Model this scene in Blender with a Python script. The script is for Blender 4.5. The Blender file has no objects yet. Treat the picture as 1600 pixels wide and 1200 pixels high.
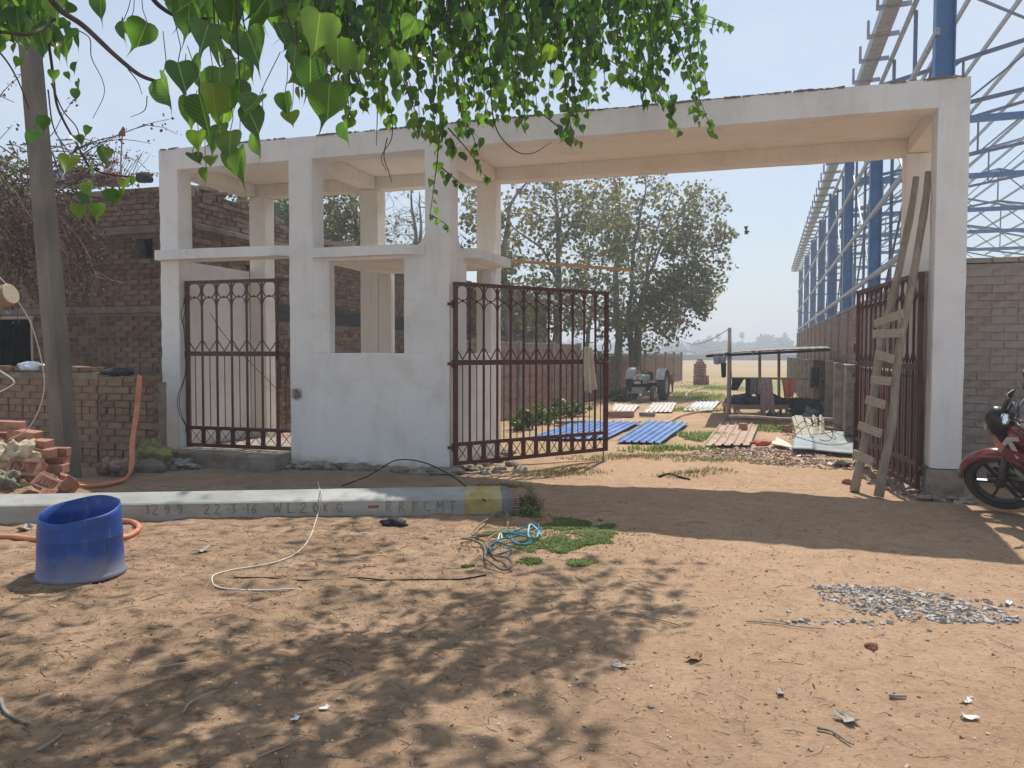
import bpy, bmesh, math, random
import numpy as np
from mathutils import Vector, Matrix, noise
random.seed(7)
R = random.Random(11)
scene = bpy.context.scene
col = scene.collection

# ------------------------------------------------------------------ camera
EYE = 1.6; FOC = 1224.35; PITCH = .0401; ROLL = .002
cam_data = bpy.data.cameras.new('camera')
cam_data.sensor_fit = 'HORIZONTAL'; cam_data.sensor_width = 36
cam_data.lens = 36 * FOC / 1600
cam_data.clip_start = .05; cam_data.clip_end = 3000
cam = bpy.data.objects.new('camera', cam_data); col.objects.link(cam)
_f = Vector((0, math.cos(PITCH), -math.sin(PITCH))); _u = Vector((0, math.sin(PITCH), math.cos(PITCH))); _x = Vector((1, 0, 0))
_cr, _sr = math.cos(ROLL), math.sin(ROLL)
_right = _x * _cr + _u * _sr; _up = _u * _cr - _x * _sr
cam.matrix_world = Matrix(((_right.x, _up.x, -_f.x, 0), (_right.y, _up.y, -_f.y, 0), (_right.z, _up.z, -_f.z, EYE), (0, 0, 0, 1)))
scene.camera = cam

# ------------------------------------------------------------------ sky, sun, exposure
SUNV = Vector((.19, .535, 1)).normalized()            # towards the sun: behind the gateway, a little to the right
sun_el = math.asin(SUNV.z); sun_az = math.atan2(SUNV.x, SUNV.y)
world = bpy.data.worlds.new('World'); scene.world = world; world.use_nodes = True
wn = world.node_tree.nodes; wl = world.node_tree.links; wn.clear()
sky = wn.new('ShaderNodeTexSky'); sky.sky_type = 'NISHITA'; sky.sun_disc = False
sky.sun_elevation = sun_el; sky.sun_rotation = sun_az
sky.altitude = 50; sky.air_density = 1.3; sky.dust_density = .7; sky.ozone_density = 1.5
bgd = wn.new('ShaderNodeBackground'); bgd.inputs['Strength'].default_value = .15
wo = wn.new('ShaderNodeOutputWorld')
tcw = wn.new('ShaderNodeTexCoord'); mpw = wn.new('ShaderNodeMapping'); mpw.inputs['Scale'].default_value = (1, 1, 3.2)
cn = wn.new('ShaderNodeTexNoise'); cn.inputs['Scale'].default_value = 2.6; cn.inputs['Detail'].default_value = 9; cn.inputs['Roughness'].default_value = .58
cr = wn.new('ShaderNodeValToRGB'); cr.color_ramp.elements[0].position = .50; cr.color_ramp.elements[1].position = .78
cr.color_ramp.elements[0].color = (0, 0, 0, 1); cr.color_ramp.elements[1].color = (.55, .55, .55, 1)
mxw = wn.new('ShaderNodeMix'); mxw.data_type = 'RGBA'
mxw.inputs['B'].default_value = (3.5, 3.7, 4.0, 1)
hzw = wn.new('ShaderNodeMix'); hzw.data_type = 'RGBA'; hzw.inputs['Factor'].default_value = .76; hzw.inputs['B'].default_value = (2.25, 2.50, 3.0, 1)   # dust-whitened air, the same all round the sky
wl.new(tcw.outputs['Generated'], mpw.inputs['Vector']); wl.new(mpw.outputs['Vector'], cn.inputs['Vector'])
wl.new(cn.outputs['Fac'], cr.inputs['Fac']); wl.new(cr.outputs['Color'], mxw.inputs['Factor'])
wl.new(sky.outputs['Color'], hzw.inputs['A']); wl.new(hzw.outputs['Result'], mxw.inputs['A']); wl.new(mxw.outputs['Result'], bgd.inputs['Color']); wl.new(bgd.outputs['Background'], wo.inputs['Surface'])
sun_data = bpy.data.lights.new('sun', 'SUN'); sun_data.energy = 3.7; sun_data.angle = math.radians(.53); sun_data.color = (1, .955, .88)
sun = bpy.data.objects.new('sun', sun_data); col.objects.link(sun)
sun.rotation_euler = SUNV.to_track_quat('Z', 'Y').to_euler()
scene.view_settings.view_transform = 'Standard'; scene.view_settings.look = 'None'
scene.view_settings.gamma = 1; scene.view_settings.use_curve_mapping = False
scene.view_settings.exposure = .58
scene.cycles.max_bounces = 7; scene.cycles.diffuse_bounces = 4; scene.cycles.volume_bounces = 0
scene.cycles.transparent_max_bounces = 8; scene.cycles.caustics_reflective = False; scene.cycles.caustics_refractive = False
scene.cycles.sample_clamp_indirect = 6

# ------------------------------------------------------------------ helpers
def ray(px, py):
    X, Y = px - 800, py - 600
    x = X * _cr + Y * _sr; y = -X * _sr + Y * _cr
    c, s = math.cos(PITCH), math.sin(PITCH)
    return Vector((x / FOC, c - y / FOC * s, -s - y / FOC * c))
def gat(px, py, Y):
    r = ray(px, py); return r * (Y / r.y) + Vector((0, 0, EYE))
def gpt(px, py, z=0):
    r = ray(px, py); return r * ((z - EYE) / r.z) + Vector((0, 0, EYE))
def proj(p):
    d = Vector(p) - Vector((0, 0, EYE)); k = d.dot(_f)
    if k <= .01: return (-9999, -9999, k)
    return (800 + FOC * d.dot(_right) / k, 600 - FOC * d.dot(_up) / k, k)
def smooth(a, b, x):
    t = min(1, max(0, (x - a) / (b - a))); return t * t * (3 - 2 * t)
def gh(x, y):
    """height of the bare soil"""
    far = 1 - smooth(25, 45, y)
    h = .035 * noise.noise(Vector((x * .45, y * .45, 1.3))) + .022 * noise.noise(Vector((x * 1.3, y * 1.3, 5.1)))
    near = 1 - smooth(9, 14, y)
    lt = .6 + .7 * smooth(1.5, -1.0, x)
    h += near * lt * (.015 * noise.noise(Vector((x * 3.7, y * 3.7, 9.2))) + .010 * noise.noise(Vector((x * 9, y * 9, 2.2))) + .007 * abs(noise.noise(Vector((x * 17, y * 17, 7.7)))))
    h += .10 * math.exp(-((x - 3.0) / 1.25) ** 2 - ((y - 10.2) / .8) ** 2)
    h += .05 * math.exp(-((x + 3.4) / 2.6) ** 2 - ((y - 10.0) / .7) ** 2)
    h += .05 * math.exp(-((x - .75) / .6) ** 2 - ((y - 6.75) / .5) ** 2)
    h += .32 * math.exp(-((x + 5.9) / .75) ** 2 - ((y - 8.9) / .55) ** 2)
    if 2 < y < 12:                                     # shallow wheel ruts turning in through the gate
        for off in (-.75, .75):
            xr = 1.7 + .02 * max(0.0, y - 4) ** 1.6 + off + .05 * noise.noise(Vector((0, y * .9, off)))
            d = (x - xr) / .11; h += (.55 + .6 * noise.noise(Vector((x * 2, y * 1.3, 6)))) * (-.016 * math.exp(-d * d) + .007 * math.exp(-(abs(d) - 1.7) ** 2 * 2.5))
    h -= .03
    return h * far

class MB:
    def __init__(s): s.v = []; s.f = []; s.m = []
    def add(s, vs, fs, mi=0):
        n = len(s.v); s.v.extend([tuple(q) for q in vs]); s.f.extend([tuple(i + n for i in f) for f in fs]); s.m.extend([mi] * len(fs)); return s
    def box(s, x0, x1, y0, y1, z0, z1, mi=0, M=None):
        vs = [Vector((x, y, z)) for z in (z0, z1) for y in (y0, y1) for x in (x0, x1)]
        if M is not None: vs = [M @ q for q in vs]
        return s.add(vs, [(0, 2, 3, 1), (4, 5, 7, 6), (0, 1, 5, 4), (2, 6, 7, 3), (0, 4, 6, 2), (1, 3, 7, 5)], mi)
    def bar(s, a, b, w, h=None, mi=0, up=(0, 0, 1)):
        a, b = Vector(a), Vector(b); h = h or w; d = b - a; L = d.length
        if L < 1e-6: return s
        d /= L; u = Vector(up)
        if abs(d.dot(u)) > .98: u = Vector((0, 1, 0))
        sx = d.cross(u).normalized(); u = sx.cross(d)
        vs = [p + sx * (i * w / 2) + u * (j * h / 2) for p in (a, b) for j in (-1, 1) for i in (-1, 1)]
        return s.add(vs, [(0, 2, 3, 1), (4, 5, 7, 6), (0, 1, 5, 4), (2, 6, 7, 3), (0, 4, 6, 2), (1, 3, 7, 5)], mi)
    def tube(s, pts, r, n=6, mi=0, cap=True, flat=1.0):
        pts = [Vector(p) for p in pts]; m = len(pts)
        if m < 2: return s
        rs = r if isinstance(r, (list, tuple)) else [r] * m
        vs = []; prev = None
        for i, p in enumerate(pts):
            t = (pts[min(i + 1, m - 1)] - pts[max(i - 1, 0)])
            if t.length < 1e-9: t = Vector((0, 0, 1))
            t.normalize()
            if prev is None:
                prev = t.orthogonal().normalized()
            prev = (prev - t * prev.dot(t))
            if prev.length < 1e-6: prev = t.orthogonal()
            prev.normalize(); b = t.cross(prev)
            for k in range(n):
                a = 2 * math.pi * k / n
                vs.append(p + (prev * math.cos(a) + b * math.sin(a) * flat) * rs[i])
        fs = [(i * n + k, i * n + (k + 1) % n, (i + 1) * n + (k + 1) % n, (i + 1) * n + k) for i in range(m - 1) for k in range(n)]
        if cap:
            fs.append(tuple(range(n - 1, -1, -1))); fs.append(tuple((m - 1) * n + k for k in range(n)))
        return s.add(vs, fs, mi)
    def lathe(s, prof, n=24, M=None, mi=0, close=False):
        vs = []; m = len(prof)
        for (r, z) in prof:
            for k in range(n):
                a = 2 * math.pi * k / n; q = Vector((r * math.cos(a), r * math.sin(a), z)); vs.append(M @ q if M is not None else q)
        fs = [(i * n + k, i * n + (k + 1) % n, (i + 1) * n + (k + 1) % n, (i + 1) * n + k) for i in range(m - 1 + (1 if close else 0)) for k in range(n)]
        if close: fs = [tuple(q % (m * n) for q in f) for f in fs]
        return s.add(vs, fs, mi)
    def torus(s, c, nrm, R_, r, n=20, k=8, mi=0):
        c, nrm = Vector(c), Vector(nrm).normalized(); a = nrm.orthogonal().normalized(); b = nrm.cross(a)
        vs = []
        for i in range(n):
            t = 2 * math.pi * i / n; d = a * math.cos(t) + b * math.sin(t)
            for j in range(k):
                q = 2 * math.pi * j / k; vs.append(c + d * (R_ + r * math.cos(q)) + nrm * r * math.sin(q))
        fs = [(i * k + j, ((i + 1) % n) * k + j, ((i + 1) % n) * k + (j + 1) % k, i * k + (j + 1) % k) for i in range(n) for j in range(k)]
        return s.add(vs, fs, mi)
    def ball(s, c, r, n=10, m=7, mi=0, sc=(1, 1, 1), M=None, jit=0):
        c = Vector(c); vs = []
        for i in range(m + 1):
            t = math.pi * i / m
            for k in range(n):
                a = 2 * math.pi * k / n
                q = Vector((math.sin(t) * math.cos(a) * sc[0], math.sin(t) * math.sin(a) * sc[1], math.cos(t) * sc[2])) * r
                if jit: q *= 1 + jit * noise.noise(q * (2.2 / r) + c)
                if M is not None: q = M @ q
                vs.append(c + q)
        fs = [(i * n + k, (i + 1) * n + k, (i + 1) * n + (k + 1) % n, i * n + (k + 1) % n) for i in range(m) for k in range(n)]
        return s.add(vs, fs, mi)
    def rbox(s, x0, x1, y0, y1, z0, z1, step=.12, amp=.004, rnd=.006, mi=0, M=None, sc=3.0, chip=0.0):
        """box with subdivided, slightly uneven hand-plastered faces and softened edges"""
        def cuts(a, b):
            n = max(1, int(round((b - a) / step))); n = min(n, 60)
            e = min(rnd * 2.2, (b - a) / 4)
            return [a, a + e] + [a + (b - a) * i / n for i in range(1, n) if e * 1.5 < (b - a) * i / n < (b - a) - e * 1.5] + [b - e, b]
        cx, cy, cz = cuts(x0, x1), cuts(y0, y1), cuts(z0, z1)
        nx, ny, nz = len(cx), len(cy), len(cz); idx = {}; vs = []
        def vid(i, j, k):
            key = (i, j, k)
            if key in idx: return idx[key]
            p = Vector((cx[i], cy[j], cz[k]))
            ex = (-1 if i == 0 else 1 if i == nx - 1 else 0); ey = (-1 if j == 0 else 1 if j == ny - 1 else 0); ez = (-1 if k == 0 else 1 if k == nz - 1 else 0)
            ne = abs(ex) + abs(ey) + abs(ez)
            q = p * sc
            d = amp * Vector((noise.noise(q + Vector((3, 0, 0))), noise.noise(q + Vector((0, 7, 0))), noise.noise(q + Vector((0, 0, 11)))))
            if ne >= 2:
                w = rnd * (.3 if ne == 2 else .45)
                if chip:
                    c_ = noise.noise(p * 23 + Vector((5, 5, 5)))
                    if c_ > .12: w += chip * (c_ - .12) * 3
                d -= Vector((ex, ey, ez)) * w
            p = p + d
            if M is not None: p = M @ p
            idx[key] = len(vs); vs.append(p); return idx[key]
        fs = []
        for i in range(nx - 1):
            for j in range(ny - 1):
                fs.append((vid(i, j, 0), vid(i, j + 1, 0), vid(i + 1, j + 1, 0), vid(i + 1, j, 0)))
                fs.append((vid(i, j, nz - 1), vid(i + 1, j, nz - 1), vid(i + 1, j + 1, nz - 1), vid(i, j + 1, nz - 1)))
        for i in range(nx - 1):
            for k in range(nz - 1):
                fs.append((vid(i, 0, k), vid(i + 1, 0, k), vid(i + 1, 0, k + 1), vid(i, 0, k + 1)))
                fs.append((vid(i, ny - 1, k), vid(i, ny - 1, k + 1), vid(i + 1, ny - 1, k + 1), vid(i + 1, ny - 1, k)))
        for j in range(ny - 1):
            for k in range(nz - 1):
                fs.append((vid(0, j, k), vid(0, j, k + 1), vid(0, j + 1, k + 1), vid(0, j + 1, k)))
                fs.append((vid(nx - 1, j, k), vid(nx - 1, j + 1, k), vid(nx - 1, j + 1, k + 1), vid(nx - 1, j, k + 1)))
        return s.add(vs, fs, mi)
    def mesh(s, name, mats, smooth=False):
        me = bpy.data.meshes.new(name); me.from_pydata(s.v, [], s.f)
        mats = mats if isinstance(mats, (list, tuple)) else [mats]
        for m in mats: me.materials.append(m)
        if len(mats) > 1: me.polygons.foreach_set('material_index', s.m)
        if smooth: me.polygons.foreach_set('use_smooth', [True] * len(me.polygons))
        me.update(); return me
    def build(s, name, mats, parent=None, smooth=False, loc=None, rz=0):
        return link(name, s.mesh(name, mats, smooth), parent, loc, rz)
def link(name, me, parent=None, loc=None, rz=0, M=None):
    o = bpy.data.objects.new(name, me); col.objects.link(o)
    if parent is not None: o.parent = parent
    if M is not None: o.matrix_basis = M
    else:
        if loc is not None: o.location = loc
        if rz: o.rotation_euler = (0, 0, rz)
    return o
def tag(o, label=None, cat=None, group=None, kind=None):
    if label: o['label'] = label
    if cat: o['category'] = cat
    if group: o['group'] = group
    if kind: o['kind'] = kind
    return o
def empty(name, label, cat, loc=(0, 0, 0), rz=0, group=None):
    o = bpy.data.objects.new(name, None); col.objects.link(o); o.empty_display_size = .2
    o.location = loc; o.rotation_euler = (0, 0, rz)
    return tag(o, label, cat, group)
_kids = {}
def copy_tree(o, parent=None, label=None):
    kids = [c for c in bpy.data.objects if c.parent == o]
    c = o.copy(); col.objects.link(c); c.parent = parent
    if label: c['label'] = label
    for k in kids: copy_tree(k, c)
    return c
def rotz(a): return Matrix.Rotation(a, 4, 'Z')
def TR(x, y, z): return Matrix.Translation((x, y, z))
def eul(rx, ry, rz): return Matrix.Rotation(rz, 4, 'Z') @ Matrix.Rotation(ry, 4, 'Y') @ Matrix.Rotation(rx, 4, 'X')
def spline(pts, n=8):
    """Catmull-Rom through the points"""
    P = [Vector(p) for p in pts]; P = [P[0] * 2 - P[1]] + P + [P[-1] * 2 - P[-2]]; out = []
    for i in range(1, len(P) - 2):
        for k in range(n):
            t = k / n; a, b, c, d = P[i - 1], P[i], P[i + 1], P[i + 2]
            out.append(.5 * ((2 * b) + (c - a) * t + (2 * a - 5 * b + 4 * c - d) * t * t + (3 * b - a - 3 * c + d) * t ** 3))
    out.append(P[-2]); return out

# ------------------------------------------------------------------ materials
def mat(name, cols, rough=.8, scale=6, detail=6, bump=.0, bscale=40, spec=.3, metal=0, stretch=(1, 1, 1), island=0, objrand=0, pos=None,
        spots=None, trans=0, bdist=.01, coat=0, lo=.35, hi=.65, dirt=None):
    m = bpy.data.materials.new(name); m.use_nodes = True; nt = m.node_tree; N = nt.nodes; L = nt.links
    b = N['Principled BSDF']; b.inputs['Roughness'].default_value = rough; b.inputs['Specular IOR Level'].default_value = spec; b.inputs['Metallic'].default_value = metal
    if coat: b.inputs['Coat Weight'].default_value = coat
    tc = N.new('ShaderNodeTexCoord'); mp = N.new('ShaderNodeMapping'); mp.inputs['Scale'].default_value = stretch
    L.new(tc.outputs['Object'], mp.inputs['Vector'])
    ns = N.new('ShaderNodeTexNoise'); ns.inputs['Scale'].default_value = scale; ns.inputs['Detail'].default_value = detail; ns.inputs['Roughness'].default_value = .62
    L.new(mp.outputs['Vector'], ns.inputs['Vector'])
    ramp = N.new('ShaderNodeValToRGB'); e = ramp.color_ramp.elements
    ps = pos or [lo + (hi - lo) * i / max(1, len(cols) - 1) for i in range(len(cols))]
    while len(e) < len(cols): e.new(.5)
    for i, c in enumerate(cols): e[i].position = ps[i]; e[i].color = (*c, 1)
    fac = ns.outputs['Fac']
    if island or objrand:
        mm = N.new('ShaderNodeMath'); mm.operation = 'ADD'; L.new(fac, mm.inputs[0])
        if island:
            g = N.new('ShaderNodeNewGeometry'); src = g.outputs['Random Per Island']; k = island
            mr = N.new('ShaderNodeMath'); mr.operation = 'MULTIPLY_ADD'; L.new(src, mr.inputs[0]); mr.inputs[1].default_value = k; mr.inputs[2].default_value = -k / 2
            last = mr.outputs[0]
        if objrand:
            oi = N.new('ShaderNodeObjectInfo'); k = objrand
            mo = N.new('ShaderNodeMath'); mo.operation = 'MULTIPLY_ADD'; L.new(oi.outputs['Random'], mo.inputs[0]); mo.inputs[1].default_value = k; mo.inputs[2].default_value = -k / 2
            if island:
                ad = N.new('ShaderNodeMath'); L.new(last, ad.inputs[0]); L.new(mo.outputs[0], ad.inputs[1]); last = ad.outputs[0]
            else: last = mo.outputs[0]
        L.new(last, mm.inputs[1]); fac = mm.outputs[0]
    L.new(fac, ramp.inputs['Fac']); colour = ramp.outputs['Color']
    for sp in (spots or []):
        # (colour, scale, threshold lo, hi, strength, stretch)
        c, sc_, a, d_, k = sp[:5]
        n2 = N.new('ShaderNodeTexNoise'); n2.inputs['Scale'].default_value = sc_; n2.inputs['Detail'].default_value = 7; n2.inputs['Roughness'].default_value = .65
        m2 = N.new('ShaderNodeMapping'); m2.inputs['Location'].default_value = (sc_ * 1.7, 3.1, 9.4)
        if len(sp) > 5: m2.inputs['Scale'].default_value = sp[5]
        L.new(tc.outputs['Object'], m2.inputs['Vector']); L.new(m2.outputs['Vector'], n2.inputs['Vector'])
        mr = N.new('ShaderNodeMapRange'); mr.inputs['From Min'].default_value = a; mr.inputs['From Max'].default_value = d_; mr.inputs['To Max'].default_value = k
        L.new(n2.outputs['Fac'], mr.inputs['Value'])
        mx = N.new('ShaderNodeMix'); mx.data_type = 'RGBA'; L.new(mr.outputs['Result'], mx.inputs['Factor']); L.new(colour, mx.inputs['A']); mx.inputs['B'].default_value = (*c, 1)
        colour = mx.outputs['Result']
    if dirt:
        # soil splashed on the lowest part: (colour, height lo, height hi, strength), object z
        c, z0, z1, k = dirt
        sx = N.new('ShaderNodeSeparateXYZ'); L.new(tc.outputs['Object'], sx.inputs[0])
        n3 = N.new('ShaderNodeTexNoise'); n3.inputs['Scale'].default_value = 5; n3.inputs['Detail'].default_value = 6; L.new(tc.outputs['Object'], n3.inputs['Vector'])
        a1 = N.new('ShaderNodeMath'); a1.operation = 'MULTIPLY_ADD'; L.new(n3.outputs['Fac'], a1.inputs[0]); a1.inputs[1].default_value = -(z1 - z0) * 1.6; L.new(sx.outputs['Z'], a1.inputs[2])
        mr = N.new('ShaderNodeMapRange'); mr.inputs['From Min'].default_value = z1 - (z1 - z0) * .8; mr.inputs['From Max'].default_value = z0 - (z1 - z0) * .8; mr.inputs['To Max'].default_value = k
        L.new(a1.outputs[0], mr.inputs['Value'])
        mx = N.new('ShaderNodeMix'); mx.data_type = 'RGBA'; L.new(mr.outputs['Result'], mx.inputs['Factor']); L.new(colour, mx.inputs['A']); mx.inputs['B'].default_value = (*c, 1)
        colour = mx.outputs['Result']
    L.new(colour, b.inputs['Base Color'])
    if bump:
        nb = N.new('ShaderNodeTexNoise'); nb.inputs['Scale'].default_value = bscale; nb.inputs['Detail'].default_value = 6; nb.inputs['Roughness'].default_value = .65
        L.new(mp.outputs['Vector'], nb.inputs['Vector'])
        bp = N.new('ShaderNodeBump'); bp.inputs['Strength'].default_value = bump; bp.inputs['Distance'].default_value = bdist
        L.new(nb.outputs['Fac'], bp.inputs['Height']); L.new(bp.outputs['Normal'], b.inputs['Normal'])
    if trans:
        out = N['Material Output']; tr = N.new('ShaderNodeBsdfTranslucent')
        hs = N.new('ShaderNodeMix'); hs.data_type = 'RGBA'; hs.blend_type = 'MULTIPLY'; hs.inputs['Factor'].default_value = 1
        L.new(colour, hs.inputs['A']); hs.inputs['B'].default_value = trans[1]
        L.new(hs.outputs['Result'], tr.inputs['Color'])
        ms = N.new('ShaderNodeMixShader'); ms.inputs['Fac'].default_value = trans[0]
        L.new(b.outputs['BSDF'], ms.inputs[1]); L.new(tr.outputs['BSDF'], ms.inputs[2]); L.new(ms.outputs['Shader'], out.inputs['Surface'])
    return m

M_white = mat('whitewash', [(.72, .72, .72), (.80, .80, .80), (.83, .83, .825)], .9, 1.4, bump=.25, bscale=22, bdist=.006, spec=.15,
              spots=[((.60, .56, .50), 2.3, .55, .75, .5), ((.33, .27, .22), 9, .665, .73, .55), ((.42, .38, .33), 30, .70, .74, .4), ((.58, .53, .46), 1.6, .52, .75, .5, (2.6, 2.6, .4)), ((.40, .36, .31), 3.0, .64, .76, .4, (3.5, 3.5, .35))], dirt=((.42, .38, .34), .0, .16, .75))
M_cream = mat('cream_wash', [(.76, .715, .65), (.805, .765, .70), (.82, .785, .72)], .9, 1.7, bump=.2, bscale=25, bdist=.006, spec=.15,
              spots=[((.60, .52, .42), 2.0, .55, .76, .5), ((.58, .50, .42), 2.2, .55, .72, .4, (5, 5, .4))])
M_conc = mat('bare_concrete', [(.20, .17, .14), (.285, .245, .205), (.35, .31, .265)], .95, 5, bump=.6, bscale=35, bdist=.012, spots=[((.14, .13, .12), 3, .58, .7, .5)])
M_conc_d = mat('weathered_concrete', [(.15, .125, .10), (.22, .19, .155), (.29, .25, .21)], .95, 4, bump=.6, bscale=30, bdist=.012, stretch=(1, 1, .5), spots=[((.33, .30, .27), 6, .6, .7, .5)])
M_mortar = mat('mortar', [(.20, .17, .14), (.27, .23, .19), (.32, .28, .235)], .95, 9, bump=.6, bscale=60, bdist=.01)
M_mortar_r = mat('grey_mortar', [(.24, .21, .185), (.30, .265, .235), (.35, .315, .28)], .95, 9, bump=.6, bscale=60, bdist=.01)
M_brick_old = mat('old_brick', [(.12, .076, .05), (.19, .12, .08), (.25, .165, .112), (.26, .205, .155)], .92, 7, bump=.8, bscale=55, bdist=.01, island=.35, objrand=.35, lo=.25, hi=.75,
                  spots=[((.30, .25, .20), 3.0, .52, .68, .55)])
M_brick_pale = mat('pale_brick', [(.24, .14, .11), (.32, .19, .15), (.38, .25, .20), (.33, .28, .24)], .92, 7, bump=.8, bscale=55, bdist=.01, island=.3, objrand=.3, lo=.25, hi=.75,
                  spots=[((.36, .31, .27), 4.0, .52, .68, .6)])
M_brick_red = mat('red_brick', [(.25, .115, .08), (.33, .16, .115), (.40, .22, .16)], .9, 12, bump=.6, bscale=70, bdist=.008, island=.2, objrand=.3)
M_iron = mat('maroon_paint', [(.065, .022, .018), (.09, .03, .025), (.12, .045, .035)], .45, 8, bump=.15, bscale=60, spec=.45, spots=[((.17, .10, .075), 5, .58, .72, .5)])
M_bluepaint = mat('blue_paint', [(.045, .13, .30), (.06, .165, .37), (.09, .20, .40)], .5, 3, spec=.4)
M_bluethin = mat('slate_blue_paint', [(.07, .11, .19), (.09, .14, .24)], .5, 3, spec=.4)
M_galv = mat('galvanised_steel', [(.24, .26, .30), (.31, .33, .37), (.38, .40, .43)], .5, 6, spec=.4, metal=.2)
M_bamboo = mat('bamboo', [(.24, .195, .15), (.34, .28, .22), (.43, .36, .285)], .7, 12, bump=.3, bscale=50, stretch=(1, 1, .2))
M_plank = mat('sawn_wood', [(.34, .275, .21), (.44, .365, .285), (.52, .44, .35)], .85, 10, bump=.3, bscale=50, stretch=(1, 6, 6))
M_plank_w = mat('pale_wood', [(.50, .44, .34), (.62, .56, .45), (.70, .64, .53)], .85, 10, bump=.2, bscale=50)
M_dark = mat('dark_void', [(.012, .011, .010), (.02, .018, .016)], .95)
M_soilheap = mat('sandy_soil', [(.33, .22, .14), (.42, .29, .185), (.48, .34, .22)], .95, 5, bump=.7, bscale=50, bdist=.012)
# ------------------------------------------------------------------ ground
def build_ground():
    xs = []; ys = []
    t = np.linspace(-1, 1, 271); xs = np.sinh(t * 5.6) / math.sinh(5.6) * 420
    t = np.linspace(0, 1, 330); ys = -7 + (np.exp(t * 4.6) - 1) / (math.exp(4.6) - 1) * 640
    # refine where the camera looks: combine uniform + stretched
    xs = np.unique(np.concatenate([np.sign(np.linspace(-1, 1, 161)) * np.abs(np.linspace(-1, 1, 161)) ** 3.2 * 420, np.arange(-5.4, 5.41, .034)]).round(3))
    ys = np.unique(np.concatenate([-7 + np.linspace(0, 1, 60) ** 3 * 9, np.arange(2.3, 8.2, .034), np.arange(8.2, 9.5, .06), np.arange(9.5, 16, .12), 16 + np.linspace(0, 1, 90) ** 2.5 * 640]).round(3))
    vs = [(x, y, gh(x, y)) for y in ys for x in xs]
    nx, ny = len(xs), len(ys)
    fs = [(j * nx + i, j * nx + i + 1, (j + 1) * nx + i + 1, (j + 1) * nx + i) for j in range(ny - 1) for i in range(nx - 1)]
    m = bpy.data.materials.new('dry_soil'); m.use_nodes = True; nt = m.node_tree; N = nt.nodes; L = nt.links; b = N['Principled BSDF']
    b.inputs['Roughness'].default_value = .95; b.inputs['Specular IOR Level'].default_value = .12
    tc = N.new('ShaderNodeTexCoord')
    def nz(sc, det=7, ro=.6, st=(1, 1, 1), off=0):
        mp = N.new('ShaderNodeMapping'); mp.inputs['Scale'].default_value = st; mp.inputs['Location'].default_value = (off, off * .7, 0); L.new(tc.outputs['Object'], mp.inputs['Vector'])
        n = N.new('ShaderNodeTexNoise'); n.inputs['Scale'].default_value = sc; n.inputs['Detail'].default_value = det; n.inputs['Roughness'].default_value = ro; L.new(mp.outputs['Vector'], n.inputs['Vector']); return n.outputs['Fac']
    def rng(v, a, b_, k=1, k0=0):
        r = N.new('ShaderNodeMapRange'); r.inputs['From Min'].default_value = a; r.inputs['From Max'].default_value = b_; r.inputs['To Min'].default_value = k0; r.inputs['To Max'].default_value = k; L.new(v, r.inputs['Value']); return r.outputs['Result']
    def mix(f, a, c):
        x = N.new('ShaderNodeMix'); x.data_type = 'RGBA'; L.new(f, x.inputs['Factor']) if not isinstance(f, float) else None
        if isinstance(a, tuple): x.inputs['A'].default_value = (*a, 1)
        else: L.new(a, x.inputs['A'])
        if isinstance(c, tuple): x.inputs['B'].default_value = (*c, 1)
        else: L.new(c, x.inputs['B'])
        return x.outputs['Result']
    def mul(a, c):
        x = N.new('ShaderNodeMath'); x.operation = 'MULTIPLY'; L.new(a, x.inputs[0]); L.new(c, x.inputs[1]); return x.outputs[0]
    c = mix(rng(nz(1.1), .3, .7), (.49, .315, .195), (.58, .395, .26))
    c = mix(rng(nz(7, 8), .42, .70, .75), c, (.41, .27, .18))
    c = mix(rng(nz(26, 8, .74), .52, .68, .8), c, (.27, .175, .115))
    c = mix(rng(nz(38, 5, .6, off=4), .60, .68, .7), c, (.62, .46, .33))
    sx = N.new('ShaderNodeSeparateXYZ'); L.new(tc.outputs['Object'], sx.inputs[0])
    # litter-rich, trampled soil under the tree (left and front) and dusty grey soil by the kiosk
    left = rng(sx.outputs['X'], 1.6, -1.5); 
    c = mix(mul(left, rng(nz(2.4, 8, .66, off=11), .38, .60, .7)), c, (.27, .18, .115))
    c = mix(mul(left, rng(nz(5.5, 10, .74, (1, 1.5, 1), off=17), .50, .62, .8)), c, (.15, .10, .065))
    c = mix(mul(rng(sx.outputs['Y'], 8.6, 9.6), mul(rng(sx.outputs['Y'], 14, 11.5), rng(sx.outputs['X'], .5, -.8, .55))), c, (.30, .24, .18))
    # thin dry grass in the yard beyond
    far = rng(sx.outputs['Y'], 10, 14)
    c = mix(mul(far, rng(nz(.8, 7, .6, off=20), .45, .60, .75)), c, (.33, .27, .14))
    far2 = rng(sx.outputs['Y'], 24, 36)
    c = mix(mul(far2, rng(nz(.16, 7, .6, (1, .5, 1), off=31), .38, .58, .85)), c, (.26, .27, .13))
    far3 = rng(sx.outputs['Y'], 46, 60)
    c = mix(far3, c, mix(rng(nz(.05, 6, .6, (.5, 1.5, 1)), .35, .65), (.34, .25, .14), (.43, .32, .19)))
    far4 = rng(sx.outputs['Y'], 180, 240)
    c = mix(far4, c, (.22, .24, .13))
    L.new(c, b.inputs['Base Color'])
    bp = N.new('ShaderNodeBump'); bp.inputs['Strength'].default_value = .9; bp.inputs['Distance'].default_value = .035
    n1 = nz(9, 10, .72); n2 = nz(52, 8, .75, off=3)
    ad = N.new('ShaderNodeMath'); ad.operation = 'MULTIPLY_ADD'; L.new(n2, ad.inputs[0]); ad.inputs[1].default_value = .8; L.new(n1, ad.inputs[2])
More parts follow.
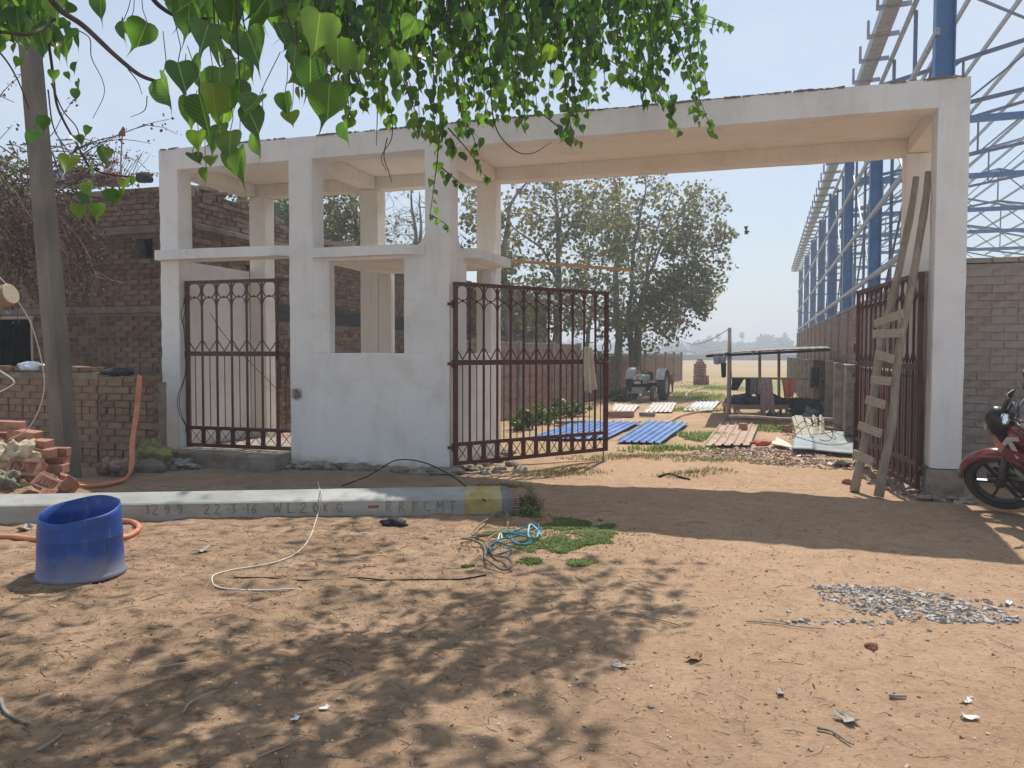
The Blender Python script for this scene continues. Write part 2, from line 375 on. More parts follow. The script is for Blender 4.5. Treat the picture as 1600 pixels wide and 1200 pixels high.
    L.new(ad.outputs[0], bp.inputs['Height']); L.new(bp.outputs['Normal'], b.inputs['Normal'])
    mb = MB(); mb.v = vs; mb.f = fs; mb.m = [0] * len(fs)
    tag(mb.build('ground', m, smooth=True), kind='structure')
build_ground()

# ------------------------------------------------------------------ brick walls
def brick_mesh(w, d, h, seed, m, ch=.005):
    r = random.Random(seed); mb = MB()
    bm = bmesh.new(); bmesh.ops.create_cube(bm, size=1)
    for v in bm.verts:
        v.co = Vector((v.co.x * w, v.co.y * d, v.co.z * h)) + Vector((r.uniform(-.004, .004), r.uniform(-.003, .003), r.uniform(-.003, .003)))
    bmesh.ops.bevel(bm, geom=bm.edges[:], offset=ch, segments=1, affect='EDGES')
    me = bpy.data.meshes.new('brick'); bm.to_mesh(me); bm.free(); me.materials.append(m); return me
_bm_cache = {}
def brick_variants(w, d, h, m):
    key = (round(w, 3), round(d, 3), round(h, 3), m.name)
    if key not in _bm_cache: _bm_cache[key] = [brick_mesh(w, d, h, 50 + i, m) for i in range(4)]
    return _bm_cache[key]
class BrickSet:
    """bricks of one thing; the 300 that show largest become parts, the rest one mesh"""
    def __init__(s, root, m, world): s.root, s.m, s.W, s.list = root, m, world, []
    def wall(s, M, L, z0, z1, bw=.235, bh=.08, gap=.012, holes=(), top=None, irr=.006, rnd=None, d=.09, miss=0, xa=0):
        """bricks in the local plane y=0 (outside is -y), x 0..L"""
        r = rnd or R; k = 0; z = z0; sg = r.uniform(0, 50)
        while z + bh * .8 < z1:
            x = xa - (bw / 2 if k % 2 else 0)
            hdr = (k % 6 == 5); w0 = bw / 2 if hdr else bw
            while x < L:
                w = w0; a, b = max(x, xa), min(x + w, L)
                if b - a > .045:
                    cx, cz = (a + b) / 2, z + bh / 2
                    zt = top(cx) if top else z1
                    ok = cz + bh / 2 < zt + .01 and r.random() >= miss
                    for (hx0, hx1, hz0, hz1) in holes:
                        if a < hx1 - .01 and b > hx0 + .01 and cz > hz0 and cz < hz1:
                            if a < hx0 - .05: b = hx0
                            elif b > hx1 + .05: a = hx1
                            else: ok = False
                    if ok and b - a > .04:
                        cx = (a + b) / 2
                        s.list.append((M @ TR(cx, d / 2 - r.uniform(0, irr) - .003, cz + r.uniform(-.004, .004) + .012 * noise.noise(Vector((cx * .7, cz * .6, sg)))) @ eul(0, r.uniform(-.018, .018), r.uniform(-.01, .01)), b - a - gap, d, bh - gap))
                x += w
            z += bh; k += 1
    def one(s, M, w=.235, d=.11, h=.07): s.list.append((M, w, d, h))
    def finish(s, limit=300):
        def size(b):
            p = s.W @ b[0].translation; x, y, k = proj(p)
            if not (-30 < x < 1630 and -30 < y < 1230): return 0
            return b[1] / max(k, .1)
        s.list.sort(key=size, reverse=True)
        near, far = s.list[:limit], s.list[limit:]
        for (M, w, d, h) in near:
            q = round(w / .02) * .02 if w < .2 else w
            me = R.choice(brick_variants(q, d, h, s.m)); link('brick', me, s.root, M=M)
        if far:
            mb = MB()
            for (M, w, d, h) in far: mb.box(-w / 2, w / 2, -d / 2, d / 2, -h / 2, h / 2, M=M)
            tag(mb.build('brickwork', s.m, s.root), kind='stuff')
def holed(mb, L, z0, z1, y0, y1, holes, M, top=None):
    xs = sorted({0, L} | {h for q in holes for h in q[:2]}); zs = sorted({z0, z1} | {h for q in holes for h in q[2:]})
    for i in range(len(xs) - 1):
        for j in range(len(zs) - 1):
            cx, cz = (xs[i] + xs[i + 1]) / 2, (zs[j] + zs[j + 1]) / 2
            if any(q[0] < cx < q[1] and q[2] < cz < q[3] for q in holes): continue
            mb.box(xs[i], xs[i + 1], y0, y1, zs[j], zs[j + 1], M=M)

# ------------------------------------------------------------------ entrance gateway
AX, AY, TH = -.8136, 10.343, .3025
W_, D_, ZT, ZB, ZR, ZS = 5.707, 2.2, 4.585, 4.275, 4.236, 4.44
GM = TR(AX, AY, 0) @ rotz(-TH)
def U(u, v, z=0): return GM @ Vector((u, v, z))
gate = empty('entrance_gateway', 'unfinished white plastered gateway with a guard kiosk and flat roof over a wide opening', 'gateway', (AX, AY, 0), -TH)
def gpart(name, boxes, m, **k):
    mb = MB()
    for b in boxes: mb.rbox(*b, **k)
    return mb.build(name, m, gate, smooth=False)
E3 = .31
gpart('pillar', [(-4.64, -4.31, .0015, E3, -.2, ZB + .1)], M_white, step=.1, amp=.008, rnd=.008, chip=.008)      # far left
gpart('pillar', [(-2.43, -2.06, .0015, E3, -.2, ZB + .1)], M_white, step=.12, amp=.008, rnd=.004)
gpart('pillar', [(-.36, -.012, .0015, E3, -.2, ZB + .1)], M_white, step=.12, amp=.008, rnd=.004)
gpart('pillar', [(W_, 6.018, .0015, E3, .33, ZB + .1)], M_white, step=.12, amp=.008, rnd=.004)
gpart('pillar_footing', [(W_ - .03, 6.05, -.02, E3 + .03, -.2, .325)], M_conc, step=.06, amp=.02, rnd=.012, chip=.02)
for (a, b) in ((-4.46, -4.16), (-2.35, -2.03), (-.33, -.02), (W_, 6.02)):
    gpart('rear_pillar', [(a, b, D_ - .28, D_, -.2, ZR)], M_cream, step=.14, amp=.006)
gpart('front_beam', [(-4.641, 6.02, 0, .28, ZB + .002, ZT)], M_white, step=.14, amp=.008, rnd=.003, chip=.004)
gpart('rear_beam', [(-4.46, 6.02, D_ - .26, D_ - .002, ZR + .002, ZT - .02)], M_cream, step=.16, amp=.006)
gpart('roof_slab', [(-4.60, 5.98, .284, D_ - .264, ZS, ZT - .01)], M_cream, step=.25, amp=.008)
for (a, b) in ((-4.60, -4.33), (-2.33, -2.08), (-.31, -.03), (W_ + .02, 6.0)):
    gpart('cross_beam', [(a, b, .286, D_ - .266, ZR + .01, ZS - .003)], M_cream, step=.16, amp=.006)
# rough unplastered cement skin on the roof edge
mb = MB(); x = -4.62
while x < 5.95:
    w = R.uniform(.012, .05)
    if noise.noise(Vector((x * 1.1, 3, 0))) > -.32 and R.random() < .93: mb.box(x, x + w, R.uniform(-.016, .006), .27, ZT - .012, ZT + R.uniform(.006, .016) + .012 * noise.noise(Vector((x * 2, 0, 0))))
    x += w + .001
mb.rbox(-4.6, 5.97, .272, D_ - .01, ZT + .0, ZT + .02, step=.3, amp=.006)
mb.build('roof_screed', M_conc_d, gate)
# kiosk walls
def wall_holes(name, axis, a0, a1, t0, t1, z0, z1, hole, m, **k):
    mb = MB(); h0, h1, hz0, hz1 = hole
    def bx(p0, p1, q0, q1):
        if axis == 'u': mb.rbox(p0, p1, t0, t1, q0, q1, **k)
        else: mb.rbox(t0, t1, p0, p1, q0, q1, **k)
    bx(a0, a1, z0, hz0); bx(a0, h0, hz0, hz1); bx(h1, a1, hz0, hz1)
    if hz1 < z1 - .01: bx(a0, a1, hz1, z1)
    return mb.build(name, m, gate)
wall_holes('kiosk_wall', 'u', -2.062, -.358, .004, .15, -.2, 3.0, (-1.80, -.67, 1.59, 2.86), M_white, step=.16, amp=.006, rnd=.005)
wall_holes('kiosk_wall', 'v', E3 - .002, D_ - .282, -.16, -.006, -.2, 3.0, (.62, 1.68, 1.59, 2.86), M_white, step=.16, amp=.006, rnd=.005)
gpart('kiosk_wall', [(-4.62, -4.47, E3 + .002, D_ - .282, -.2, 2.98)], M_white, step=.16, amp=.006)     # left side wall behind the small gate
gpart('kiosk_wall', [(-2.028, -1.80, D_ - .27, D_ - .14, -.2, 3.0)], M_cream, step=.16, amp=.006)
gpart('kiosk_wall', [(-2.40, -2.26, E3 + .002, 1.2, -.2, .9)], M_cream, step=.16, amp=.006)
gpart('lintel_slab', [(-2.056, -.17, .152, D_ - .3, 2.862, 2.99)], M_cream, step=.2, amp=.005)
# sunshade ledges, cast with the wall
mb = MB()
def ledge(outline, z0, z1, mb=mb):
    n = len(outline); rr = random.Random(n)
    pts = []
    for i in range(n):
        a, b = Vector(outline[i]), Vector(outline[(i + 1) % n]); k = max(1, int((b - a).length / .12))
        for j in range(k): pts.append(a.lerp(b, j / k))
    vs = [(p.x + .006 * noise.noise(Vector((p.x * 6, p.y * 6, 0))), p.y + .006 * noise.noise(Vector((p.x * 6, p.y * 6, 9))), z + .008 * noise.noise(Vector((p.x * 4, p.y * 4, z)))) for z in (z0, z1) for p in pts]
    m = len(pts)
    mb.add(vs, [tuple(range(m - 1, -1, -1)), tuple(range(m, 2 * m))] + [(i, (i + 1) % m, m + (i + 1) % m, m + i) for i in range(m)])
m1 = MB(); ledge([(-4.60, -.15), (-2.62, -.10), (-2.40, .02), (-2.40, .30), (-4.31, .30), (-4.308, -.003), (-4.65, -.003)], 2.95, 3.09, m1)
m1.build('sunshade_ledge', M_white, gate)
m2 = MB(); ledge([(-1.97, -.12), (-.62, -.12), (-.50, -.005), (-.36, -.003), (-.36, .30), (-2.058, .30), (-2.058, -.003)], 2.90, 3.03, m2)
m2.build('sunshade_ledge', M_white, gate)
m3 = MB(); ledge([(.0, .50), (.20, .58), (.24, 1.88), (.0, 1.96), (-.16, 1.96), (-.16, .50)], 2.90, 3.03, m3)
m3.build('sunshade_ledge', M_white, gate)
# haunches where the ledges meet the corner pillar
for (ax, s0) in (('u', -.36), ('v', E3)):
    m4 = MB(); prof = [(0, 0), (.16, 0), (.10, .035), (.05, .08), (.018, .13), (0, .20)]
    vs = []
    for t in (.006, .148):
        for (a, b) in prof:
            vs.append((s0 - a, t, 3.0 + b) if ax == 'u' else (-.158 + t, s0 - .002 + a, 3.0 + b))
    n = len(prof)
    m4.add(vs, [tuple(range(n)), tuple(range(2 * n - 1, n - 1, -1))] + [(i, i + n, (i + 1) % n + n, (i + 1) % n) for i in range(n)]); m4.build('plaster_haunch', M_white, gate)
gpart('threshold_step', [(-4.30, -2.44, -.42, .30, -.1, .175)], M_conc, step=.08, amp=.022, rnd=.012, chip=.02)
gpart('kiosk_floor', [(-4.45, -.17, .31, D_ - .3, -.1, .14)], M_conc, step=.3, amp=.008)
# broken plaster and mortar droppings along the wall foot
mb = MB()
for i in range(170):
    u = R.uniform(-2.5, .15); s_ = R.uniform(.02, .07) * (1.5 if R.random() < .15 else 1)
    mb.ball((u, -R.uniform(.0, .10), R.uniform(-.02, .05)), s_, 6, 4, sc=(1.5, 1, .7), jit=.5)
for i in range(40):
    u = R.uniform(5.6, 6.1); mb.ball((u, -R.uniform(.0, .12), R.uniform(-.02, .03)), R.uniform(.02, .05), 6, 4, sc=(1.4, 1, .6), jit=.5)
for i in range(60):
    v = R.uniform(.3, 2.3); mb.ball((R.uniform(.0, .22), v, R.uniform(-.02, .05)), R.uniform(.03, .07), 6, 4, sc=(1.2, 1.2, .7), jit=.5)
tag(mb.build('mortar_droppings', M_conc, gate), kind='stuff')
# wisp of coir fibre stuck on the wall by the gate latch, and hand smears are part of the paint
mb = MB()
for i in range(60):
    a = R.uniform(0, 6.28); c = Vector((-2.33 + R.uniform(-.02, .04), -.01, 1.02 + R.uniform(-.05, .05)))
    pts = [c + Vector((math.cos(a + k * .5) * k * .025, -R.uniform(0, .012), math.sin(a + k * .5) * k * .022)) for k in range(4)]
    mb.tube(pts, .0035, 3)
mb.build('fibre_wisp', M_bamboo, gate)
# ------------------------------------------------------------------ wrought-iron gates
def make_gate(name, label, n, cell, H, loc, rz, hinge_at=0, foot_bolt=False):
    """x runs from the hinge stile; plane y=0"""
    g = empty(name, label, 'gate', loc, rz)
    W = n * cell; S = H / 2.48
    z = lambda q: q * S
    for sx in (0, W): mb = MB(); mb.box(sx - .025, sx + .025, -.025, .025, 0, H); mb.build('stile', M_iron, g)
    for (a, b) in ((0, .055), (.262, .312), (1.36, 1.43), (2.43, 2.48)):
        m = MB(); m.box(.026, W - .026, -.02, .02, z(a), z(b)); m.build('rail', M_iron, g)
    bar = MB(); bar.box(-.012, .012, -.012, .012, z(1.432), z(2.428)); bar.box(-.012, .012, -.012, .012, z(.314), z(1.358))
    bar.add([(-.012, -.013, z(1.432)), (.012, -.013, z(1.432)), (.003, -.016, z(1.70)), (-.003, -.016, z(1.70))], [(0, 1, 2, 3)])
    bme = bar.mesh('bar', M_iron)
    for i in range(1, n): link('bar', bme, g, loc=(i * cell, 0, 0))
    t = MB(); t.box(-.005, .005, -.005, .005, z(.312), z(1.36)); tme = t.mesh('thin_bar', M_iron)
    r = MB(); c0 = z(2.335); rr = cell / 2 - .014
    pts = [(rr * math.cos(a), rr * math.sin(a)) for a in [2 * math.pi * k / 22 for k in range(22)]]
    def band(mb, pts, cx, cz, closed, w=.009, d=.012):
        k = len(pts); vs = []
        for i, (x, y) in enumerate(pts):
            a = pts[(i - 1) % k] if closed or i > 0 else pts[i]; b = pts[(i + 1) % k] if closed or i < k - 1 else pts[i]
            tx, ty = b[0] - a[0], b[1] - a[1]; l = math.hypot(tx, ty) or 1; nx, ny = -ty / l * w / 2, tx / l * w / 2
            for (sx, yy) in ((1, -d), (1, d), (-1, d), (-1, -d)): vs.append((cx + x + nx * sx, yy, cz + y + ny * sx))
        m = k if closed else k - 1
        mb.add(vs, [(i * 4 + j, i * 4 + (j + 1) % 4, ((i + 1) % k) * 4 + (j + 1) % 4, ((i + 1) % k) * 4 + j) for i in range(m) for j in range(4)])
    band(r, pts, 0, c0, True); rme = r.mesh('ring', M_iron)
    a_ = MB(); rb = cell / 2 - .012
    ap = [(rb * math.cos(t_), rb * math.sin(t_)) for t_ in [math.pi * k / 12 for k in range(13)]]
    band(a_, ap, 0, z(2.115), False); ame = a_.mesh('arch', M_iron)
    v_ = MB(); v_.bar((-cell / 2 + .006, 0, z(1.60)), (0, 0, z(1.435)), .012, .012); v_.bar((cell / 2 - .006, 0, z(1.60)), (0, 0, z(1.435)), .012, .012)
    vme = v_.mesh('chevron', M_iron)
    bl = MB(); bl.ball((0, 0, 0), .019, 8, 6); blme = bl.mesh('ball', M_iron, True)
    x_ = MB(); q = cell / 2 - .038
    x_.bar((-q, 0, z(.06)), (q, 0, z(.26)), .008, .008); x_.bar((-q, .006, z(.26)), (q, .006, z(.06)), .008, .008); x_.ball((0, 0, z(.16)), .012, 6, 4)
    xme = x_.mesh('cross_brace', M_iron)
    p_ = MB(); p_.box(-.034, .034, -.008, .008, z(.056), z(.261)); pme = p_.mesh('flat_post', M_iron)
    for i in range(n):
        cx = (i + .5) * cell
        link('ring', rme, g, loc=(cx, 0, 0)); link('arch', ame, g, loc=(cx, 0, 0)); link('ball', blme, g, loc=(cx, -.004, z(2.232)))
        link('chevron', vme, g, loc=(cx, 0, 0)); link('cross_brace', xme, g, loc=(cx, 0, 0)); link('thin_bar', tme, g, loc=(cx, 0, 0))
        if i: link('flat_post', pme, g, loc=(i * cell, 0, 0))
    for hz in (.25, 1.38, 2.18):
        h = MB(); h.tube([(-.045, 0, z(hz) - .05), (-.045, 0, z(hz) + .05)], .017, 8); h.box(-.12, -.02, -.006, .006, z(hz) - .02, z(hz) + .02)
        h.build('hinge', M_iron, g)
    return g, W
gl, wl_ = make_gate('pedestrian_gate', 'narrow maroon iron gate closing the doorway left of the kiosk, above the concrete step', 7, .2585, 2.47, U(-4.262, .12, .185), -TH)
m = MB(); m.tube([(1.56, -.04, 1.33), (1.56, -.04, 1.75)], .012, 8); m.ball((1.56, -.04, 1.52), .03, 8, 6, sc=(.8, .6, 1.6)); m.box(1.54, 1.58, -.03, -.02, 1.30, 1.45); m.build('drop_bolt', M_iron, gl, smooth=True)
m = MB(); m.box(1.60, 1.80, -.05, -.024, 1.22, 1.26); m.box(1.60, 1.62, -.05, -.024, .9, 1.26); m.tube([(1.74, -.04, 1.06), (1.74, -.04, 1.40)], .014, 8); m.build('latch', M_iron, gl)
# middle leaf, swung inward
a_mid = math.radians(36.3)
gm, wm = make_gate('driveway_gate', 'wide maroon iron gate leaf standing ajar beside the kiosk, pale cloth hanging on it', 12, .225, 2.42, tuple(U(.075, -.01, .105)), a_mid)
m = MB(); m.tube([(wm - .09, -.045, -.16), (wm - .09, -.045, 1.10)], .009, 8); m.tube([(wm - .09, -.045, .42), (wm - .14, -.09, .42)], .008, 6); m.build('drop_bolt', M_iron, gm)
m = MB(); m.torus((wm - .03, -.04, 1.58), (0, 1, .15), .085, .008, 20, 6); m.build('pull_ring', M_iron, gm, smooth=True)
m = MB(); m.box(wm - .09, wm - .03, -.05, -.026, 1.08, 1.42); m.tube([(wm - .20, -.04, 1.36), (wm + .04, -.04, 1.36)], .01, 8); m.build('lock_box', M_iron, gm)
# right leaf, swung wide open
ang = math.radians(90 - 10.2)
gr_, wr = make_gate('driveway_gate', 'maroon iron gate leaf folded back behind the bamboo ladder at the right pillar', 12, .229, 2.46, tuple(U(5.62, .22, .06)), ang)
m = MB(); m.tube([(wr - .07, .045, -.04), (wr - .07, .045, 1.1)], .009, 8); m.build('drop_bolt', M_iron, gr_)
m = MB(); m.torus((wr - .02, .05, 1.62), (.15, 1, .1), .085, .008, 20, 6); m.build('pull_ring', M_iron, gr_, smooth=True)
m = MB(); m.tube([(wr - .25, .045, 1.40), (wr + .06, .045, 1.40)], .016, 8); m.torus((wr + .01, .05, 1.22), (0, 1, 0), .03, .012, 12, 6); m.build('lock_box', M_iron, gr_)

# cloth hanging on the middle leaf
M_rag = mat('grey_rag', [(.40, .35, .29), (.52, .46, .39), (.60, .54, .46)], .95, 14, bump=.3, bscale=90, stretch=(1, 1, .3))
dirm = Vector((math.cos(a_mid), math.sin(a_mid), 0)); nrm = Vector((dirm.y, -dirm.x, 0)); org = U(.075, -.01, .105)
def cloth(name, label, cat, c, ax, nv, w0, w1, h, m, folds=4, amp=.03, group=None, seed=1, skew=0):
    """a draped rag: c = top centre"""
    mb = MB(); nx, nz = 22, 16; vs = []; rr = random.Random(seed); ph = rr.uniform(0, 6)
    for j in range(nz + 1):
        t = j / nz; w = w0 + (w1 - w0) * (t ** .7)
        for i in range(nx + 1):
            s_ = i / nx - .5
            d = amp * (.35 + t) * math.sin(s_ * folds * 6.28 + ph + t * .8) + .012 * noise.noise(Vector((s_ * 7, t * 6, seed)))
            hh = h * (t + .05 * t * math.sin(s_ * 9 + ph)) 
            p = Vector(c) + Vector(ax) * (s_ * w + skew * t) + Vector(nv) * d + Vector((0, 0, -hh)); vs.append(p)
    k = nx + 1
    fs = [(j * k + i, j * k + i + 1, (j + 1) * k + i + 1, (j + 1) * k + i) for j in range(nz) for i in range(nx)]
    mb.add(vs, fs); o = mb.build(name, m, smooth=True)
    md = o.modifiers.new('thick', 'SOLIDIFY'); md.thickness = .004
    tag(o, label, cat, group); return o
cc = org + dirm * 2.28 + nrm * .05 + Vector((0, 0, 1.58))
cloth('hanging_cloth', 'pale grey-brown rag slung over the free end of the ajar middle gate leaf', 'cloth', cc, dirm, nrm, .15, .27, .66, M_rag, 2.5, .03, seed=4, skew=.05)
# strip of wood run out behind the kiosk at lintel height
mb = MB(); a, b = gat(783, 406, 12.9), gat(985, 422, 13.6)
mb.bar(a + (a - b) * .25, b, .07, .045, up=(0, 0, 1))
tag(mb.build('wooden_batten', mat('orange_wood', [(.42, .24, .13), (.52, .32, .18)], .8, 9, stretch=(1, 1, 4))), 'long thin orange-brown batten sticking out from the kiosk at ledge height', 'batten')
# ------------------------------------------------------------------ brick building on the left
def on_v(px, py, v):
    n = Vector((math.sin(TH), math.cos(TH), 0)); r = ray(px, py); t = (v + AX * n.x + AY * n.y) / r.dot(n); p = r * t
    dx, dy = p.x - AX, p.y - AY
    return dx * math.cos(TH) - dy * math.sin(TH), p.z + EYE
uC, vC = -5.29, 1.45; LB = 10.0
bl = empty('brick_building', 'rough two-tier brick building with concrete bands and a dark doorway, left of the white gateway', 'building', tuple(U(uC, vC)), -TH)
Wb = TR(*U(uC, vC)) @ rotz(-TH)
def hole_px(x0, x1, y0, y1):
    a, zt = on_v(x0, y0, vC); b, zb = on_v(x1, y1, vC); return (a - uC + LB, b - uC + LB, zb, zt)
holes = [hole_px(-60, 53, 500, 640), hole_px(211, 239, 373, 406), hole_px(17, 42, 388, 418), hole_px(-45, -20, 388, 418)]
Mf = TR(-LB, 0, 0)
mb = MB(); holed(mb, LB, -.3, 3.6, .014, .24, holes, Mf); mb.box(-LB, 0, .014, .24, 3.60, 4.42)
Ms = rotz(math.pi / 2)                                   # side wall: x along the depth, outside towards +u
sh = [(1.5, 1.75, 3.0, 3.25), (6.5, 6.8, 2.75, 3.1), (4.6, 4.75, 2.05, 2.25)]
holed(mb, 2.6, -.3, 4.3, .014, .24, [sh[0]], Ms); holed(mb, 20.88, -.3, 3.95, .014, .24, [(q[0] - 2.61, q[1] - 2.61, q[2], q[3]) for q in sh[1:]], Ms @ TR(2.61, 0, 0))
mb.box(-LB, -.24, 6, 6.2, -.3, 4.3); mb.box(-LB, -LB + .2, .25, 6, -.3, 4.3); mb.box(-LB + .2, -.25, .25, 6, 3.60, 3.72)
mb.build('wall_core', M_mortar, bl)
bs = BrickSet(bl, M_brick_old, Wb)
bs.wall(Mf, LB, -.3, 2.26, bw=.27, bh=.09, holes=holes, irr=.006)
bs.wall(Mf, LB, 2.40, 3.60, bw=.27, bh=.09, holes=holes, irr=.008)
bs.wall(Mf, LB, 3.78, 4.44, bw=.27, bh=.09, irr=.012, top=lambda x: 4.36 + .09 * noise.noise(Vector((x * 1.2, 0, 0))) + (.12 if x > LB - 1.6 else 0))
bs.wall(Ms, 23.5, -.3, 2.2, bw=.27, bh=.09, holes=sh, irr=.012)
bs.wall(Ms, 23.5, 2.56, 3.66, bw=.27, bh=.09, holes=sh, irr=.012)
bs.wall(Ms, 23.5, 3.80, 4.40, bw=.27, bh=.09, irr=.035, top=lambda x: 4.42 - .37 * smooth(1.6, 3.4, x) + .08 * noise.noise(Vector((x * 1.7, 0, 4))), miss=.03)
bs.finish(300)
m = MB(); m.rbox(-LB, .06, -.09, .012, 3.62, 3.75, step=.2, amp=.014, rnd=.01, chip=.02); m.build('floor_band', M_conc_d, bl)
m = MB(); m.rbox(.012, .08, .02, 23.4, 3.68, 3.78, step=.3, amp=.014, rnd=.01); m.build('floor_band', M_conc_d, bl)
m = MB(); m.rbox(-LB, .03, -.07, .012, 2.27, 2.385, step=.2, amp=.012, rnd=.01, chip=.02); m.build('floor_band', M_conc_d, bl)
m = MB(); m.rbox(-.012, .05, .05, 23.4, 2.215, 2.54, step=.4, amp=.01); m.build('dark_lintel_band', mat('dark_timber', [(.03, .03, .03), (.07, .065, .06)], .9, 5, stretch=(1, .2, 3)), bl)  # projecting strip, darker than the brick, along the side wall
h = holes[0]; m = MB(); m.bar((h[0] - LB, -.01, h[3] + .03), (h[1] - LB + .08, -.01, h[3] + .03), .06, .06); m.bar((h[1] - LB + .03, -.01, -.3), (h[1] - LB + .03, -.01, h[3]), .05, .06); m.build('door_frame', M_plank, bl)
# loose bricks and tiles lying along the roof edge
mb = MB()
for k in range(70):
    y = R.uniform(.1, 9) ** 1.0; hh = 4.41 - .37 * smooth(1.6, 3.4, y); mb.bar((-.16 + R.uniform(-.1, .1), y, hh + R.uniform(0, .04)), (-.16 + R.uniform(-.15, .25), y + R.uniform(.1, .25), hh + R.uniform(0, .04)), .12, .05)
tag(mb.build('roof_edge_rubble', M_brick_pale, bl), kind='stuff')
# bundles, flag and twigs on the roof
def lump(name, label, cat, c, r, sc, m, seed=0, jit=.35, n=18, k=12, group=None):
    mb = MB(); mb.ball((0, 0, 0), r, n, k, sc=sc, jit=0)
    out = []
    for q in mb.v:
        v = Vector(q); f = 1 + jit * noise.noise(v * (2.0 / r) + Vector((seed, seed * 2, 0))) + jit * .45 * (abs(noise.noise(v * (4.2 / r) + Vector((seed, 0, 5)))) - .2) - jit * .35 * abs(noise.noise(v * (9 / r) + Vector((seed, 3, 5))))
        v = Vector((v.x * f, v.y * f, v.z * f)); out.append((v.x, v.y, max(v.z, -r * sc[2] * .72)))
    mb.v = out
    return tag(mb.build(name, m, loc=tuple(c), smooth=True), label, cat, group)
M_tarpblue = mat('faded_tarp', [(.16, .20, .27), (.28, .33, .40), (.45, .48, .52)], .8, 8)
M_cl_maroon = mat('maroon_cloth', [(.16, .06, .07), (.26, .11, .12)], .9, 18, bump=.4)
M_cl_dark = mat('dark_cloth', [(.02, .02, .025), (.05, .05, .06)], .95, 16, bump=.4)
lump('cloth_bundle', 'grey-blue tarpaulin bundle on the roof edge of the brick building, behind the utility pole', 'bundle', gat(122, 280, 14.8), .42, (1.2, .7, .5), M_tarpblue, 1)
lump('cloth_bundle', 'dark red cloth bundle lying on the brick building roof edge', 'bundle', gat(172, 280, 14.6), .22, (1.1, .8, .7), M_cl_maroon, 2)
lump('cloth_bundle', 'small dark lump on the brick roof edge nearest the white gateway', 'bundle', gat(225, 278, 14.4), .14, (1.1, .8, .8), M_cl_dark, 3)
fl = empty('flag_pole', 'thin stick with a small furled red flag standing on the brick roof', 'flag', tuple(gat(184, 290, 15.2)))
o = gat(184, 290, 15.2); t = gat(191, 212, 15.2) - o
m = MB(); m.tube([(0, 0, -.4), t * .5 + Vector((.02, 0, 0)), t], .014, 6); m.build('stick', M_bamboo, fl)
m = MB(); m.add([t + Vector(q) for q in [(0, 0, -.02), (.05, .01, .14), (.0, .03, .19), (-.08, 0, .03), (-.03, -.03, .0), (.05, .03, 0), (.02, .03, .1)]], [(0, 1, 2, 3), (0, 4, 2, 6), (0, 5, 1)])
fo = m.build('flag', mat('red_flag', [(.35, .07, .04), (.5, .12, .06)], .9, 8, trans=(.3, (1, 1, 1, 1))), fl)
fo.modifiers.new('thick', 'SOLIDIFY').thickness = .004

# ------------------------------------------------------------------ low brick boundary wall left of the gateway
A_ = Vector((-4.86, 10.64, 0)); ud = Vector((math.cos(TH), -math.sin(TH), 0)); LW = 8.0
org_w = A_ - ud * LW
bw_ = empty('boundary_wall', 'low weathered brick boundary wall with sagging courses and stepped top, behind the leaning utility pole', 'wall', tuple(org_w), -TH)
Ww = TR(*org_w) @ rotz(-TH)
top = lambda x: (1.23 + .025 * noise.noise(Vector((x * 5, 0, 0))) if x > LW - .98 else 1.34 + .02 * noise.noise(Vector((x * 3, 1, 0))))
mb = MB(); mb.rbox(0, LW - .99, .014, .24, -.4, 1.31, step=.2, amp=.008); mb.rbox(LW - .985, LW - .01, .014, .24, -.4, 1.18, step=.1, amp=.01)
mb.build('wall_core', M_mortar, bw_)
M_brick_mud = (mat('mud_washed_brick', [(.19, .12, .08), (.26, .17, .115), (.29, .205, .15)], .95, 3.5, bump=.9, bscale=14, bdist=.03, spots=[((.20, .14, .10), 5, .5, .66, .6), ((.38, .30, .23), 8, .6, .72, .5)], island=.15, objrand=.2))
bm_ = BrickSet(bw_, M_brick_mud, Ww); bm_.wall(TR(0, 0, 0), LW - .95, -.35, 1.30, bw=.27, bh=.098, irr=.012, gap=.007); bm_.finish(150)
bs = BrickSet(bw_, M_brick_old, Ww)
bs.wall(TR(0, 0, 0), LW, -.35, 1.30, bw=.27, bh=.098, irr=.028, top=top, xa=LW - .94)
x = .05
while x < LW - .1:
    w = R.uniform(.2, .27)
    zt = 1.345 if x < LW - 1.2 else 1.215
    if x > LW - 1.3 and x + w > LW - .95 and x < LW - .95: x = LW - .94; continue
    bs.one(TR(x + w / 2, .10 + R.uniform(-.02, .02), zt + R.uniform(.0, .018)) @ eul(R.uniform(-.05, .05), R.uniform(-.06, .06), R.uniform(-.1, .1)), w - .015, .22, .065); x += w
bs.finish(150)
M_plastic_bl = mat('pale_blue_plastic', [(.35, .5, .62), (.62, .72, .8), (.8, .82, .84)], .4, 9, bump=.6, bscale=20, spec=.5)
lump('plastic_bag', 'crumpled pale blue and white plastic bag lying on top of the boundary wall', 'bag', Vector(gat(50, 573, 11.25)), .17, (1.25, .7, .45), M_plastic_bl, 7, .5)
lump('cloth_bundle', 'dark cloth lying on the stepped-down top of the boundary wall', 'bundle', Vector(gat(184, 582, 10.95)), .13, (1.7, .8, .5), M_cl_dark, 9, .4)

